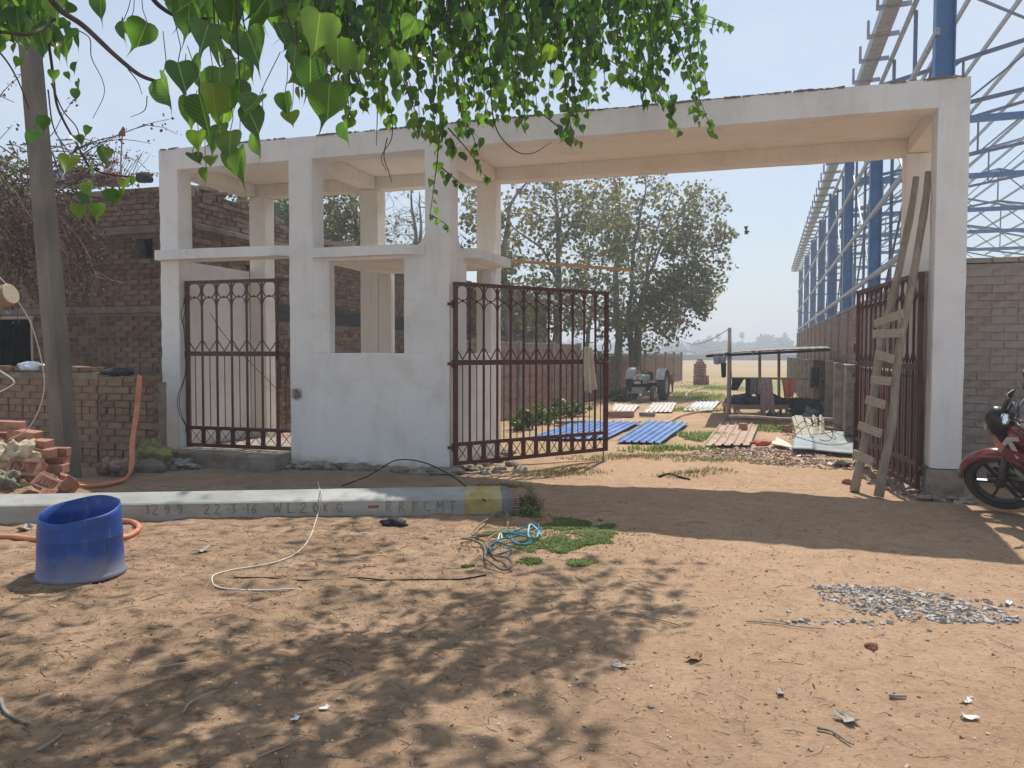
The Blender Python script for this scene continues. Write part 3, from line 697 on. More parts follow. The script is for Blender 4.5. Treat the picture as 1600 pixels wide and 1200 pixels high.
# ------------------------------------------------------------------ rear boundary wall (left side of the yard)
P0, P1 = Vector((-1.25, 15.9, 0)), Vector((10.0, 46.0, 0)); dr = (P1 - P0); LR = dr.length; angr = math.atan2(dr.y, dr.x)
rw = empty('yard_wall', 'long pale brick yard wall with concrete posts running back behind the ajar gate leaf', 'wall', tuple(P0), angr)
Wr = TR(*P0) @ rotz(angr); step_x = 9.4
mb = MB(); mb.box(0, step_x, .002, .2, -.3, 1.80); mb.box(step_x, LR, .002, .2, -.3, 1.50); mb.build('wall_core', M_mortar_r, rw)
bs = BrickSet(rw, M_brick_pale, Wr); bs.wall(TR(0, 0, 0), LR, -.1, 1.8, bw=.28, bh=.096, top=lambda x: 1.82 if x < step_x else 1.5, irr=.008); bs.finish(300)
m = MB(); m.rbox(0, step_x, -.02, .22, 1.80, 1.86, step=.4, amp=.008); m.build('coping', M_conc, rw)
m = MB(); m.rbox(step_x, LR, -.02, .22, 1.52, 1.57, step=.6, amp=.008); m.build('coping', M_conc, rw)
k = 1.2
while k < LR:
    h = 1.90 if k < step_x + .2 else 1.66
    m = MB(); m.rbox(k, k + .26, -.07, .04, -.3, h, step=.3, amp=.008); m.build('post', M_conc, rw); k += 2.75

# ------------------------------------------------------------------ compound walls on the right
dR = Vector((.31, 1, 0)).normalized(); Q0 = Vector((6.48, 15.02, 0)) - dR * 5.0; LQ = 33; angq = math.atan2(dR.y, dR.x)
# local x runs to the back, outside (facing the yard, -x world) is +y here, so mirror: run from back to front
def back_frame(o): return TR(*(o + dR * LQ)) @ rotz(angq + math.pi)
cwall = empty('compound_wall', 'chest-high brick wall with grey precast concrete posts along the right side of the yard', 'wall', tuple(Q0 + dR * LQ), angq + math.pi)
Wq = back_frame(Q0)
mb = MB(); mb.box(0, LQ, .002, .22, -.3, 1.30); mb.build('wall_core', M_mortar_r, cwall)
bs = BrickSet(cwall, M_brick_pale, Wq); bs.wall(TR(0, 0, 0), LQ, -.1, 1.32, bw=.28, bh=.096, irr=.008); bs.finish(300)
k = LQ - 4.3
while k > .5:
    m = MB(); m.rbox(k, k + .24, -.17, .0, -.3, 1.40 + R.uniform(-.03, .03), step=.25, amp=.008, rnd=.008); m.build('post', M_conc, cwall); k -= 2.1
m = MB(); m.rbox(0, LQ, .0, .24, 1.32, 1.365, step=.5, amp=.008); m.build('coping', M_conc, cwall)
nR = Vector((dR.y, -dR.x, 0))
F0 = Q0 + nR * .36
fw = empty('factory_wall', 'tall brick wall behind the concrete posts, below the blue steel shed', 'wall', tuple(F0 + dR * LQ), angq + math.pi)
Wf = back_frame(F0)
mb = MB(); mb.box(0, LQ, .002, .24, -.3, 2.60); mb.build('wall_core', M_mortar_r, fw)
bs = BrickSet(fw, M_brick_pale, Wf); bs.wall(TR(0, 0, 0), LQ, .9, 2.60, bw=.28, bh=.096, irr=.01); bs.finish(300)
m = MB(); m.rbox(0, LQ, -.02, .26, 2.60, 2.66, step=.5, amp=.012); m.build('coping', M_conc, fw)
k = LQ - 2.5
while k > .5:
    m = MB(); m.bar((k, -.03, 1.0), (k, -.03, 2.62), .09, .05, up=(0, 1, 0)); m.build('post', M_conc, fw); k -= 2.1
# wall facing the road, right of the gateway
rwall = empty('roadside_wall', 'high grey-pointed brick wall to the right of the right gate pillar, behind the motorcycles', 'wall', tuple(U(6.03, 1.35)), -TH)
Wx = TR(*U(6.03, 1.35)) @ rotz(-TH)
hl = [(1.28, 1.39, 1.46, 1.57)]
mb = MB(); holed(mb, 7, -.3, 2.70, .0005, .24, hl, TR(0, 0, 0)); mb.build('wall_core', M_mortar_r, rwall)
bs = BrickSet(rwall, mat('grey_pointed_brick', [(.21, .14, .11), (.29, .20, .16), (.34, .26, .215), (.34, .305, .265)], .93, 6, bump=.9, bscale=50, bdist=.012, island=.3, objrand=.35, lo=.25, hi=.72,
      spots=[((.37, .335, .295), 7.0, .42, .58, .8)]), Wx)
zz = 0.0; r = random.Random(5)
bs.wall(TR(0, 0, 0), 7, -.2, 2.70, bw=.285, bh=.098, holes=hl, irr=.008)
x = 0
while x < 7: bs.one(TR(x + .14, .10, 2.745 + R.uniform(-.004, .006)), .27, .20, .065); x += .285
bs.finish(300)

# ------------------------------------------------------------------ blue steel shed frame
sd = Vector((.3227, 1, 0)).normalized(); sn = Vector((sd.y, -sd.x, 0))
def SH(Y, n=0, z=0):
    base = Vector((3.065 + .3227 * Y, Y, 0)); return base + sn * n + Vector((0, 0, z))
shed = empty('steel_shed_frame', 'unclad blue steel shed skeleton with columns, trusses and purlins rising behind the right brick wall', 'shed', tuple(SH(14)))
sorg = SH(14)
def sp(name, mb, m): mb.v = [tuple(Vector(q) - sorg) for q in mb.v]; return mb.build(name, m, shed)
YS = [14, 22.4, 29.8, 37, 43.8, 51.4, 59.6, 70]
SPAN = 17.0
def ibeam(mb, a, b, w, d, side):
    side = Vector(side).normalized(); ax = (Vector(b) - Vector(a)).normalized(); o = ax.cross(side).normalized()
    for s_ in (-1, 1): mb.bar(Vector(a) + side * s_ * (d / 2), Vector(b) + side * s_ * (d / 2), w, .02, up=side)
    mb.bar(a, b, .014, d - .024, up=side)
for i, Y in enumerate(YS):
    for (n, w) in ((0, .26), (SPAN, .26)):
        m = MB(); ibeam(m, SH(Y, n, -.2), SH(Y, n, 9.0), w, .30, sn); sp('column', m, M_bluepaint)
    # truss
    m = MB(); zr = lambda t: 9.1 + 2.1 * (1 - abs(t * 2 - 1)); nb = 8
    zb_ = lambda t: 8.05 + 1.5 * (1 - abs(t * 2 - 1))
    top_, bot = [SH(Y, SPAN * k / nb, zr(k / nb)) for k in range(nb + 1)], [SH(Y, SPAN * k / nb, zb_(k / nb)) for k in range(nb + 1)]
    for k in range(nb):
        m.bar(top_[k], top_[k + 1], .10, .10); m.bar(bot[k], bot[k + 1], .10, .10)
        m.bar(bot[k], top_[k + 1] if k < nb / 2 else top_[k], .05, .05) if k < nb / 2 else m.bar(top_[k], bot[k + 1], .05, .05)
        m.bar(bot[k + 1], top_[k + 1], .05, .05)
    sp('truss', m, M_bluethin)
    m = MB(); m.bar(SH(Y, -.0, 8.0), SH(Y, SPAN, 8.0), .14, .18); sp('tie_beam', m, M_bluepaint)
# girts along the near side, seen as long sloping rails
def rail(n, z, w, h, m_, Y0=13.8, Y1=72, name='girt'):
    m = MB(); m.bar(SH(Y0, n, z), SH(Y1, n, z), w, h); sp(name, m, m_)
rail(-.14, 3.72, .12, .10, M_galv); rail(-.14, 5.45, .07, .12, M_galv); rail(-.14, 7.2, .07, .12, M_galv); rail(-.14, 2.9, .05, .05, M_bluethin)
for z in (5.9, 6.6, 4.5, 7.4, 3.7): rail(SPAN, z, .07, .12, M_galv)
rail(-.05, 8.86, .06, .14, M_galv)
# eave purlin tray with upstand brackets
m = MB(); a, b = SH(12, -.42, 9.06), SH(72, -.42, 9.06); m.bar(a, b, .32, .05); m.bar(SH(12, -.56, 9.2), SH(72, -.56, 9.2), .03, .24); sp('eave_gutter', m, M_galv)
y = 12.3
while y < 72:
    m = MB(); m.bar(SH(y, -.74, 9.02), SH(y, -.05, 9.05), .05, .10); m.bar(SH(y, -.72, 8.98), SH(y, -.72, 9.40), .05, .05); sp('bracket', m, M_galv); y += 1.55
# purlins over the roof
for k in range(1, 13):
    t = k / 13; rail(SPAN * t, zr(t) + .1, .06, .12, M_galv, 14, 70, 'purlin')
# rods, thin posts and side trusses between the columns
for i in range(len(YS) - 1):
    Y0, Y1 = YS[i], YS[i + 1]
    m = MB()
    for f in (.33, .66): m.bar(SH(Y0 + (Y1 - Y0) * f, 0, 2.6), SH(Y0 + (Y1 - Y0) * f, 0, 8.8), .06, .06)
    sp('sag_rod', m, M_bluethin)
    if True:
        m = MB(); m.bar(SH(Y0, .1, 2.7), SH(Y1, .1, 8.6), .05, .05); m.bar(SH(Y0, .16, 8.6), SH(Y1, .16, 2.7), .05, .05); sp('cross_rod', m, M_bluethin)
        m = MB(); m.bar(SH(Y0, SPAN, 2.7), SH(Y1, SPAN, 8.6), .05, .05); m.bar(SH(Y0, SPAN + .06, 8.6), SH(Y1, SPAN + .06, 2.7), .05, .05); sp('cross_rod', m, M_bluethin)
    m = MB()
    for k in range(0, 9, 2):
        t = k / 8; m.bar(SH(Y0, SPAN * t, zb_(t)), SH(Y1, SPAN * min(1, t + .25), zr(min(1, t + .25))), .045, .045)
    sp('roof_brace', m, M_bluethin)
# end wall frame
for f in (.25, .5, .75):
    m = MB(); ibeam(m, SH(70, SPAN * f, -.2), SH(70, SPAN * f, 9.4), .26, .3, sn); sp('column', m, M_bluepaint)
for z in (3.6, 5.2, 6.8): m = MB(); m.bar(SH(70, 0, z), SH(70, SPAN, z), .08, .12); sp('girt', m, M_bluethin)
m = MB(); ibeam(m, SH(33.5, 4.2, -.2), SH(33.5, 4.2, 9.6), .3, .3, sn); sp('column', m, M_bluepaint)

# ------------------------------------------------------------------ leaning concrete utility pole
pc0, pc1 = Vector((-5.53, 9.75, -.3)), Vector((-6.10, 9.75, 8.2))
up_ = empty('utility_pole', 'tapered grey concrete utility pole leaning slightly left beside the brick pile', 'pole', tuple(pc0))
mb = MB(); n = 34; rot = -.42
vs = []
for i in range(n + 1):
    t = i / n; c = pc0.lerp(pc1, t) - pc0; w = .124 - .036 * t
    for (sx, sy) in ((-1, -1), (1, -1), (1, 1), (-1, 1)):
        x_, y_ = sx * w, sy * w * .8; q = Vector((x_ * math.cos(rot) - y_ * math.sin(rot), x_ * math.sin(rot) + y_ * math.cos(rot), 0))
        q += Vector((noise.noise(Vector((i * .6, sx, sy))) * .004, 0, 0)); vs.append(c + q)
mb.add(vs, [(i * 4 + k, i * 4 + (k + 1) % 4, (i + 1) * 4 + (k + 1) % 4, (i + 1) * 4 + k) for i in range(n) for k in range(4)] + [(3, 2, 1, 0), (n * 4, n * 4 + 1, n * 4 + 2, n * 4 + 3)])
mb.build('shaft', mat('pole_concrete', [(.13, .115, .10), (.185, .165, .14), (.24, .215, .185)], .95, 2.2, bump=.5, bscale=45, stretch=(1, 1, .35), spots=[((.12, .11, .10), 4, .52, .7, .6, (1, 1, .3))]), up_)
m = MB(); m.bar((-1.0, -.16, 7.3), (1.0, -.16, 7.3), .08, .08); m.build('crossarm', M_galv, up_)

# ------------------------------------------------------------------ far field wall, pylons of the countryside
fwl = empty('field_wall', 'long low grey wall far across the dry field', 'wall', (0, 172, 0))
m = MB(); m.box(-60, 36, 0, .4, -.5, 1.45); m.build('wall_panel', mat('far_wall', [(.12, .10, .085), (.17, .14, .12)], .95, .4), fwl)
m = MB(); m.box(36.1, 150, 1, 1.4, -.5, 1.2); m.build('wall_panel', mat('far_wall_pale', [(.16, .14, .12), (.22, .19, .17)], .95, .4), fwl)
for k in range(9):
    m = MB(); x0 = 37 + k * 8.6
    pts = [(x0 + 3.6 * math.cos(math.pi * j / 10), .3, 1.1 + 1.0 * math.sin(math.pi * j / 10)) for j in range(11)]
    m.tube(pts, .16, 5); m.build('arch', M_conc, fwl)
for k in range(14):
    m = MB(); m.box(-40 + k * 7, -39.6 + k * 7, -.12, .02, -.5, 1.7); m.build('post', M_conc, fwl)
# ------------------------------------------------------------------ trees behind
def leafmat(name, cols, tr=(.35, (1.6, 1.5, .6, 1)), rough=.5, island=.5, spec=.35):
    return mat(name, cols, rough, 2, spec=spec, island=island, lo=.2, hi=.8, trans=tr)
M_leaf_dry = leafmat('dusty_leaf', [(.12, .145, .075), (.16, .18, .10), (.21, .21, .125), (.26, .21, .13)], (.45, (1.3, 1.2, .6, 1)))
M_leaf_grn = leafmat('fresh_leaf', [(.05, .10, .03), (.08, .14, .04), (.12, .17, .06)])
M_bark = mat('grey_bark', [(.16, .145, .125), (.25, .225, .20), (.32, .29, .26)], .95, 8, bump=.6, bscale=30, stretch=(1, 1, .3))
def leaf_cards(mb, c, r, n, s, rr, sq=(1, 1, 1), droop=.3, wd=.36):
    for _ in range(n):
        while True:
            d = Vector((rr.uniform(-1, 1), rr.uniform(-1, 1), rr.uniform(-1, 1)))
            if d.length < 1: break
        p = Vector(c) + Vector((d.x * sq[0], d.y * sq[1], d.z * sq[2])) * r
        a = Vector((rr.gauss(0, 1), rr.gauss(0, 1), rr.gauss(0, .7) - droop)).normalized(); L = s * rr.uniform(.6, 1.25)
        b = a.cross(Vector((rr.gauss(0, 1), rr.gauss(0, 1), rr.gauss(0, 1)))).normalized() * L * wd
        m = p + a * L * .5
        mb.add([p, m + b, p + a * L, m - b], [(0, 1, 2, 3)])
def tree(name, label, base, trunks, crown, ncl, nleaf, ls, seed, m=M_leaf_dry, cr=.5, group=None, tw=1.0, low=0.0, bare=0):
    """trunks: list of (list of world points, radius at base); crown: list of (centre, radii)"""
    rr = random.Random(seed); t = empty(name, label, 'tree', base, 0, group); B = Vector(base)
    paths = []
    for (pts, r0) in trunks:
        p = spline([Vector(q) - B for q in pts], 6); n = len(p)
        p = [q + Vector((noise.noise(q * 1.1 + Vector((seed, 0, 0))), noise.noise(q * 1.1 + Vector((0, seed, 0))), 0)) * .12 for q in p]
        rad = [r0 * (1 - .86 * i / (n - 1)) * (1.25 if i == 0 else 1) for i in range(n)]
        m_ = MB(); m_.tube(p, rad, 8); m_.build('trunk', M_bark, t, smooth=True); paths.append((p, rad))
    br = MB(); lv = MB(); cl = []
    nodes = [(pp[i], rad[i]) for (pp, rad) in paths for i in range(2, len(pp))]
    for k in range(ncl):
        c, R3 = crown[rr.randrange(len(crown))] if len(crown) > 1 else crown[0]
        for _ in range(60):
            d = Vector((rr.uniform(-1, 1), rr.uniform(-1, 1), rr.uniform(-1, 1)))
            if low < d.length < 1: break
        p = Vector(c) - B + Vector((d.x * R3[0], d.y * R3[1], d.z * R3[2])) * (1 + .18 * noise.noise(d * 2.3 + Vector((seed, 0, 0))))
        cl.append(p)
    def dmin(p): return min((p - q[0]).length for q in nodes)
    cl.sort(key=dmin)
    for p in cl:
        q, r_ = min(nodes, key=lambda t: (p - t[0]).length + max(0, t[0].z + .25 * (p - t[0]).length - p.z) * 1.4)
        mid = q.lerp(p, .5) + Vector((rr.gauss(0, .15), rr.gauss(0, .15), -.12 * (p - q).length + rr.gauss(0, .1)))
        path = spline([q, mid, p, p + (p - mid) * .25 + Vector((0, 0, rr.uniform(-.1, .2)))], 4)
        r1 = min(r_ * .75, .014 * tw + .012 * tw * (p - q).length); n = len(path)
        br.tube(path, [r1 * (1 - .7 * i / (n - 1)) + .003 for i in range(n)], 5, cap=False)
        for i in range(2, n, 2): nodes.append((path[i], r1 * (1 - .7 * i / (n - 1)) + .003))
        for _ in range(rr.randint(3, 5)):
            s0 = path[rr.randrange(n // 2, n)]; e = s0 + Vector((rr.gauss(0, .3), rr.gauss(0, .3), rr.gauss(.12, .28))) * cr * 2.0
            mm = s0.lerp(e, .5) + Vector((rr.gauss(0, .06), rr.gauss(0, .06), rr.gauss(0, .06)))
            br.tube([s0, mm, e], [.007 * tw, .005 * tw, .003], 4, cap=False)
        if rr.random() >= bare: leaf_cards(lv, p, cr * rr.uniform(.7, 1.3), int(nleaf * rr.uniform(.5, 1.5)), ls, rr, wd=.42)
    br.build('branches', M_bark, t, smooth=True)
    if lv.v: tag(lv.build('crown', m, t), kind='stuff')
    return t
def P(px, py, Y): return gat(px, py, Y)
b0 = P(978, 600, 30); b0.z = 0
tree('broadleaf_tree', 'tall many-stemmed broadleaf tree with dusty olive crown, free-standing against the sky behind the tractor', tuple(b0),
     [([(b0.x - .4, 30, -.1), P(968, 545, 30), P(962, 440, 30.2), P(965, 330, 30.4), P(960, 270, 30)], .19),
      ([(b0.x + .35, 30.3, -.1), P(984, 540, 30.3), P(986, 440, 30.2), P(1000, 340, 30.1), P(1010, 268, 30)], .13),
      ([(b0.x + .7, 29.8, -.1), P(997, 545, 29.8), P(1008, 450, 29.6), P(1040, 370, 29.5), P(1085, 300, 29.2)], .12),
      ([(b0.x + .5, 30.5, -.1), P(992, 545, 30.5), P(1005, 470, 30.9), P(1020, 380, 31.2), P(1050, 290, 31.5)], .11)],
     [(P(1025, 415, 30), (2.75, 2.6, 3.1)), (P(1005, 330, 30.3), (2.6, 2.4, 2.0)), (P(1090, 380, 29.8), (1.2, 1.6, 2.4)), (P(1010, 490, 29.8), (2.0, 1.6, 1.2)), (P(1060, 470, 29.6), (1.5, 1.4, 1.3))],
     255, 40, .16, 3, cr=.46, tw=1.15)
b1 = P(868, 600, 27); b1.z = 0
tree('broadleaf_tree', 'thinly leaved tree with one thick dark trunk seen above the ajar middle gate leaf', tuple(b1),
     [([(b1.x, 27, -.1), P(866, 560, 27), P(872, 470, 27), P(873, 380, 27), P(868, 280, 27)], .20),
      ([P(873, 400, 27), P(895, 350, 27), P(930, 310, 26.8)], .06), ([P(870, 440, 27), P(845, 390, 27), P(800, 350, 27.3), P(792, 300, 27.3)], .06), ([P(872, 380, 27), P(880, 330, 27), P(905, 275, 27)], .05)],
     [(P(870, 400, 27), (2.4, 2.0, 2.4)), (P(850, 480, 27), (2.0, 1.8, 1.2)), (P(890, 320, 27), (2.2, 1.8, 1.6))], 165, 30, .16, 5, cr=.46, tw=1.2, bare=.12)
b1 = P(918, 600, 33); b1.z = 0
tree('broadleaf_tree', 'slim tree with greener leaves filling the gap between the thick-trunked tree and the free-standing one', tuple(b1),
     [([(b1.x, 33, -.1), P(916, 560, 33), P(925, 470, 33), P(938, 420, 33), P(945, 330, 33)], .12)],
     [(P(930, 450, 33), (1.6, 1.4, 2.2)), (P(945, 360, 33), (1.3, 1.3, 1.6))], 70, 22, .19, 8, M_leaf_grn, cr=.42)
b1 = P(800, 600, 24); b1.z = 0
tree('bare_tree', 'slender half-bare tree rising behind the rear kiosk pillar, few yellowing leaves', tuple(b1),
     [([(b1.x, 24, -.1), P(795, 500, 24), P(788, 400, 24), P(800, 320, 24), P(830, 270, 24)], .14), ([P(788, 400, 24), P(765, 350, 24), P(742, 290, 24)], .08)],
     [(P(800, 380, 24), (1.1, 1.2, 2.0)), (P(745, 350, 24), (.8, 1.0, 1.3)), (P(815, 450, 24), (1.3, 1.0, 1.0))], 75, 16, .17, 12, cr=.38, bare=.2)
b1 = P(650, 600, 22); b1.z = 0
tree('bare_tree', 'leafless tree with two dark upright stems seen through the right upper kiosk opening', tuple(b1),
     [([(b1.x, 22, -.1), P(648, 480, 22), P(650, 390, 22), P(644, 330, 22), P(640, 285, 22)], .10), ([P(650, 420, 22), P(657, 370, 22), P(656, 300, 22)], .08)],
     [(P(635, 340, 22), (.9, .9, 1.2)), (P(610, 370, 22), (.7, .7, .8))], 60, 3, .14, 14, cr=.45, bare=.5, tw=.8)
b1 = P(560, 600, 24); b1.z = 0
tree('bare_tree', 'grey-stemmed tree with thin olive leaves seen through the left upper kiosk opening', tuple(b1),
     [([(b1.x, 24, -.1), P(560, 500, 24), P(558, 390, 24), P(553, 330, 24), P(545, 290, 24)], .13), ([P(558, 400, 24), P(562, 350, 24), P(568, 290, 24)], .08)],
     [(P(520, 345, 24), (1.3, 1.0, 1.0)), (P(545, 330, 24), (1.2, 1.0, 1.1)), (P(520, 372, 24), (1.0, .9, .6))], 95, 26, .15, 16, cr=.36, bare=.1, tw=.8)
b1 = P(368, 600, 27); b1.z = 0
tree('leafy_tree', 'green leafy tree crown showing over the roof of the brick building by the left pillar', tuple(b1),
     [([(b1.x, 27, -.1), P(368, 500, 27), P(366, 400, 27), P(366, 320, 27)], .18)],
     [(P(365, 310, 27), (1.5, 1.2, .75)), (P(440, 330, 27), (1.0, 1.0, .8))], 90, 40, .16, 18, M_leaf_grn, cr=.32)
b1 = P(10, 600, 19); b1.z = 0
tree('leafy_tree', 'bit of green tree behind the roofline at the far left edge', tuple(b1),
     [([(b1.x, 19, -.1), P(10, 450, 19), P(12, 330, 19)], .15)], [(P(8, 290, 19), (.9, .8, .6))], 40, 30, .15, 19, M_leaf_grn, cr=.3)
# distant trees and palms across the field
M_far = leafmat('far_foliage', [(.04, .065, .03), (.06, .085, .035), (.085, .11, .05)], (.15, (1, 1, .6, 1)))
far_specs = [(1100, 552, 531, 34, 'low broad tree standing behind the far field wall, beneath the leftmost palm'), (1128, 552, 534, 26, 'small round tree in the haze just left of the shed post'), (1197, 550, 524, 24, 'tallest rounded tree on the hazy horizon above the shed roof'),
             (1160, 552, 536, 40, 'wide hazy tree clump between two palms on the horizon'), (1225, 550, 530, 30, 'hazy tree rising at the foot of the blue shed'), (1050, 553, 540, 46, 'pale hazy tree low on the horizon behind the tractor'),
             (1010, 553, 538, 40, 'faint hazy tree on the horizon seen through the big tree stems'), (905, 553, 535, 40, 'hazy tree on the horizon seen through the ajar gate leaf'), (1300, 552, 530, 60, 'hazy tree far behind the right brick wall'), (820, 552, 532, 60, 'hazy tree far behind the left yard wall')]
for i, (x, yb, yt, w, lab) in enumerate(far_specs):
    Y = 300 + 14 * (i % 4); b = gat(x, yb, Y); b.z = -.2; top = gat(x, yt, Y).z; hw = w / 2 / FOC * Y; rr = random.Random(40 + i)
    t = empty('distant_tree', lab, 'tree', tuple(b), 0, 'trees on the far horizon')
    m = MB(); m.tube([(0, 0, 0), (.2, 0, top * .5)], [.5, .3], 6); m.build('trunk', M_bark, t)
    m = MB()
    for k in range(26):
        d = Vector((rr.uniform(-1, 1), rr.uniform(-.6, .6), rr.uniform(-.8, 1))); d = d / max(1, d.length)
        leaf_cards(m, (d.x * hw * .85, d.y * hw * .6, top * .55 + d.z * top * .38), top * .16 + .5, 46, 1.5, rr)
    tag(m.build('crown', M_far, t), kind='stuff')
for i, (x, yt, lab) in enumerate([(1108, 528, 'thin palm on the horizon nearest the big tree'), (1122, 525, 'round-headed palm on the horizon left of the shed post'), (1159, 523, 'tall fan palm on the horizon just right of the shed post'), (1226, 524, 'thin palm on the horizon closest to the blue shed')]):
    Y = 330; b = gat(x, 552, Y); b.z = -.2; top = gat(x, yt, Y).z; rr = random.Random(70 + i)
    t = empty('palm_tree', lab, 'palm', tuple(b), 0, 'palms on the far horizon')
    m = MB(); m.tube([(0, 0, 0), (.2, 0, top * .6), (0, 0, top)], [.3, .22, .2], 6); m.build('trunk', M_bark, t)
    m = MB()
    for k in range(90):
        d = Vector((rr.gauss(0, 1), rr.gauss(0, 1), rr.gauss(.1, .8))).normalized(); s_ = d.cross(Vector((0, 0, 1))).normalized() * .32
        m.add([Vector((0, 0, top)) + d * .2, Vector((0, 0, top)) + d * 1.1 + s_, Vector((0, 0, top - .1)) + d * 1.65, Vector((0, 0, top)) + d * 1.1 - s_], [(0, 1, 2, 3)])
    tag(m.build('crown', M_far, t), kind='stuff')
# far wood that reads as one band
m = MB(); rr = random.Random(5)
for k in range(240):
    x = rr.uniform(-260, 330); h = 6.5 + 3.5 * noise.noise(Vector((x * .02, 0, 3))) ; Y = 420 + rr.uniform(-15, 40)
    leaf_cards(m, (x, Y, h * rr.uniform(.25, .7)), 4.5, 55, 3.4, rr, (1.3, 1, .75))
tag(m.build('distant_woodland', M_far), 'hazy line of trees along the far edge of the field', 'woodland', kind='stuff')

# ------------------------------------------------------------------ grass and weeds
M_grass = leafmat('grass', [(.10, .17, .05), (.15, .22, .07), (.20, .26, .10), (.28, .29, .14)], (.4, (1.4, 1.5, .6, 1)))
M_grass_dry = leafmat('dry_grass', [(.24, .22, .10), (.33, .28, .15), (.18, .20, .08)], (.3, (1.2, 1.1, .7, 1)))
def grass(name, spots, m, n, h, w=.006, label=None, seed=1, cat=None):
    """spots: (x, y, rx, ry, weight)"""
    mb = MB(); rr = random.Random(seed); tot = sum(s[4] for s in spots)
    for s in spots:
        for _ in range(int(n * s[4] / tot)):
            a = rr.uniform(0, 6.283); q = rr.random() ** .85
            x, y = s[0] + math.cos(a) * q * s[2], s[1] + math.sin(a) * q * s[3]
            if noise.noise(Vector((x * 4.5, y * 4.5, seed))) < -.62 + .75 * q: continue
            z = gh(x, y) - .005; L = h * rr.uniform(.4, 1.2); b = rr.uniform(0, 6.28); lean = rr.uniform(.2, 1.1)
            d = Vector((math.cos(b), math.sin(b), 0)); t = d.cross(Vector((0, 0, 1))) * w * rr.uniform(.6, 1.2)
            p = Vector((x, y, z)); md = p + d * L * .35 * lean + Vector((0, 0, L * .6)); e = p + d * L * lean + Vector((0, 0, L * (1 - .3 * lean)))
            mb.add([p - t, p + t, md + t * .7, md - t * .7, e], [(0, 1, 2, 3), (3, 2, 4)])
    return tag(mb.build(name, m), label, cat, kind='stuff')
g = lambda x, y: gpt(x, y)
def spot(x, y, rx, ry, w): q = gpt(x, y); return (q.x, q.y, rx, ry, w)
grass('short_grass', [spot(893, 815, .42, .36, 3.6), spot(880, 850, .42, .30, 2.8), spot(928, 835, .24, .26, 1.0), spot(780, 830, .5, .14, .7), spot(830, 800, .2, .12, .6), spot(905, 878, .22, .14, .6), spot(830, 875, .12, .1, .2), spot(730, 880, .06, .05, .1)], M_grass, 34000, .030, label='patch of short green grass beside the blue rope', cat='grass')
grass('short_grass', [spot(900, 835, .75, .6, 2), spot(800, 845, .8, .3, 1), spot(840, 800, .5, .2, .6)], M_grass_dry, 1500, .035, label='sparse straggling grass blades around the green patch', seed=6, cat='grass')
grass('thin_grass', [spot(870, 735, .8, .5, 1), spot(985, 712, 1.2, .5, 1.4), spot(1080, 745, .7, .3, .5), spot(1120, 718, 1.2, .5, 1), spot(790, 760, .4, .2, .4)], M_grass_dry, 5200, .06, .006, label='thin dry grass on the sandy ground inside the gateway', seed=3, cat='grass')
grass('yard_grass', [spot(1100, 680, .6, .9, 1.4), spot(1090, 618, 1.6, 3.0, 2), spot(1120, 606, 2, 3.5, 1.5), spot(1075, 640, 1.2, 1.2, .7), spot(1215, 668, 1.2, .8, .8), spot(1040, 700, 1, .4, .5)], M_grass, 9000, .10, .014, label='green grass growing in the yard beyond the sheets', seed=4, cat='grass')
def weed(name, label, c, n, h, rr, m=M_leaf_grn, ls=.06, spread=.25):
    t = empty(name, label, 'weed', tuple(c)); st = MB(); lv = MB()
    for _ in range(n):
        a = rr.uniform(0, 6.28); q_ = rr.random(); L = h * rr.uniform(.35, 1.15) * (1.05 - .55 * q_); e = Vector((math.cos(a) * spread * q_, math.sin(a) * spread * q_, L)); b = Vector((e.x * .25, e.y * .25, 0))
        st.tube([b, b.lerp(e, .5) + Vector((0, 0, .02)), e], [.005, .004, .002], 4, cap=False)
        for k in range(7): leaf_cards(lv, b.lerp(e, .2 + .8 * k / 6), .035, 3, ls, rr)
    st.build('stem', m, t); tag(lv.build('leaves', m, t), kind='stuff'); return t
rr = random.Random(9)
wp = [(815, 668, 'leafy weeds against the yard wall just inside the kiosk corner'), (845, 660, 'leafy weeds along the yard wall behind the hinge half of the gate leaf'), (868, 650, 'weed clump along the yard wall behind the middle of the gate leaf'), (893, 648, 'weed clump along the yard wall behind the hanging cloth'), (965, 626, 'low weeds beside the left wheel of the tractor'), (1268, 632, 'small green weed at the foot of the far concrete posts')]
for (x, y, lab) in wp:
    q = gpt(x, y); weed('weed', lab, q, 26, .42, rr, ls=.10, spread=.6)
q = gpt(832, 792); q.z = gh(q.x, q.y)
weed('weed', 'bushy grey-green weed at the yellow-banded end of the fallen pole', q, 30, .22, rr, M_grass_dry, .035, .16)
q = gpt(822, 800); q.z = gh(q.x, q.y); weed('weed', 'small green weed tuft in front of the fallen pole tip', q, 16, .10, rr, M_grass, .03, .12)

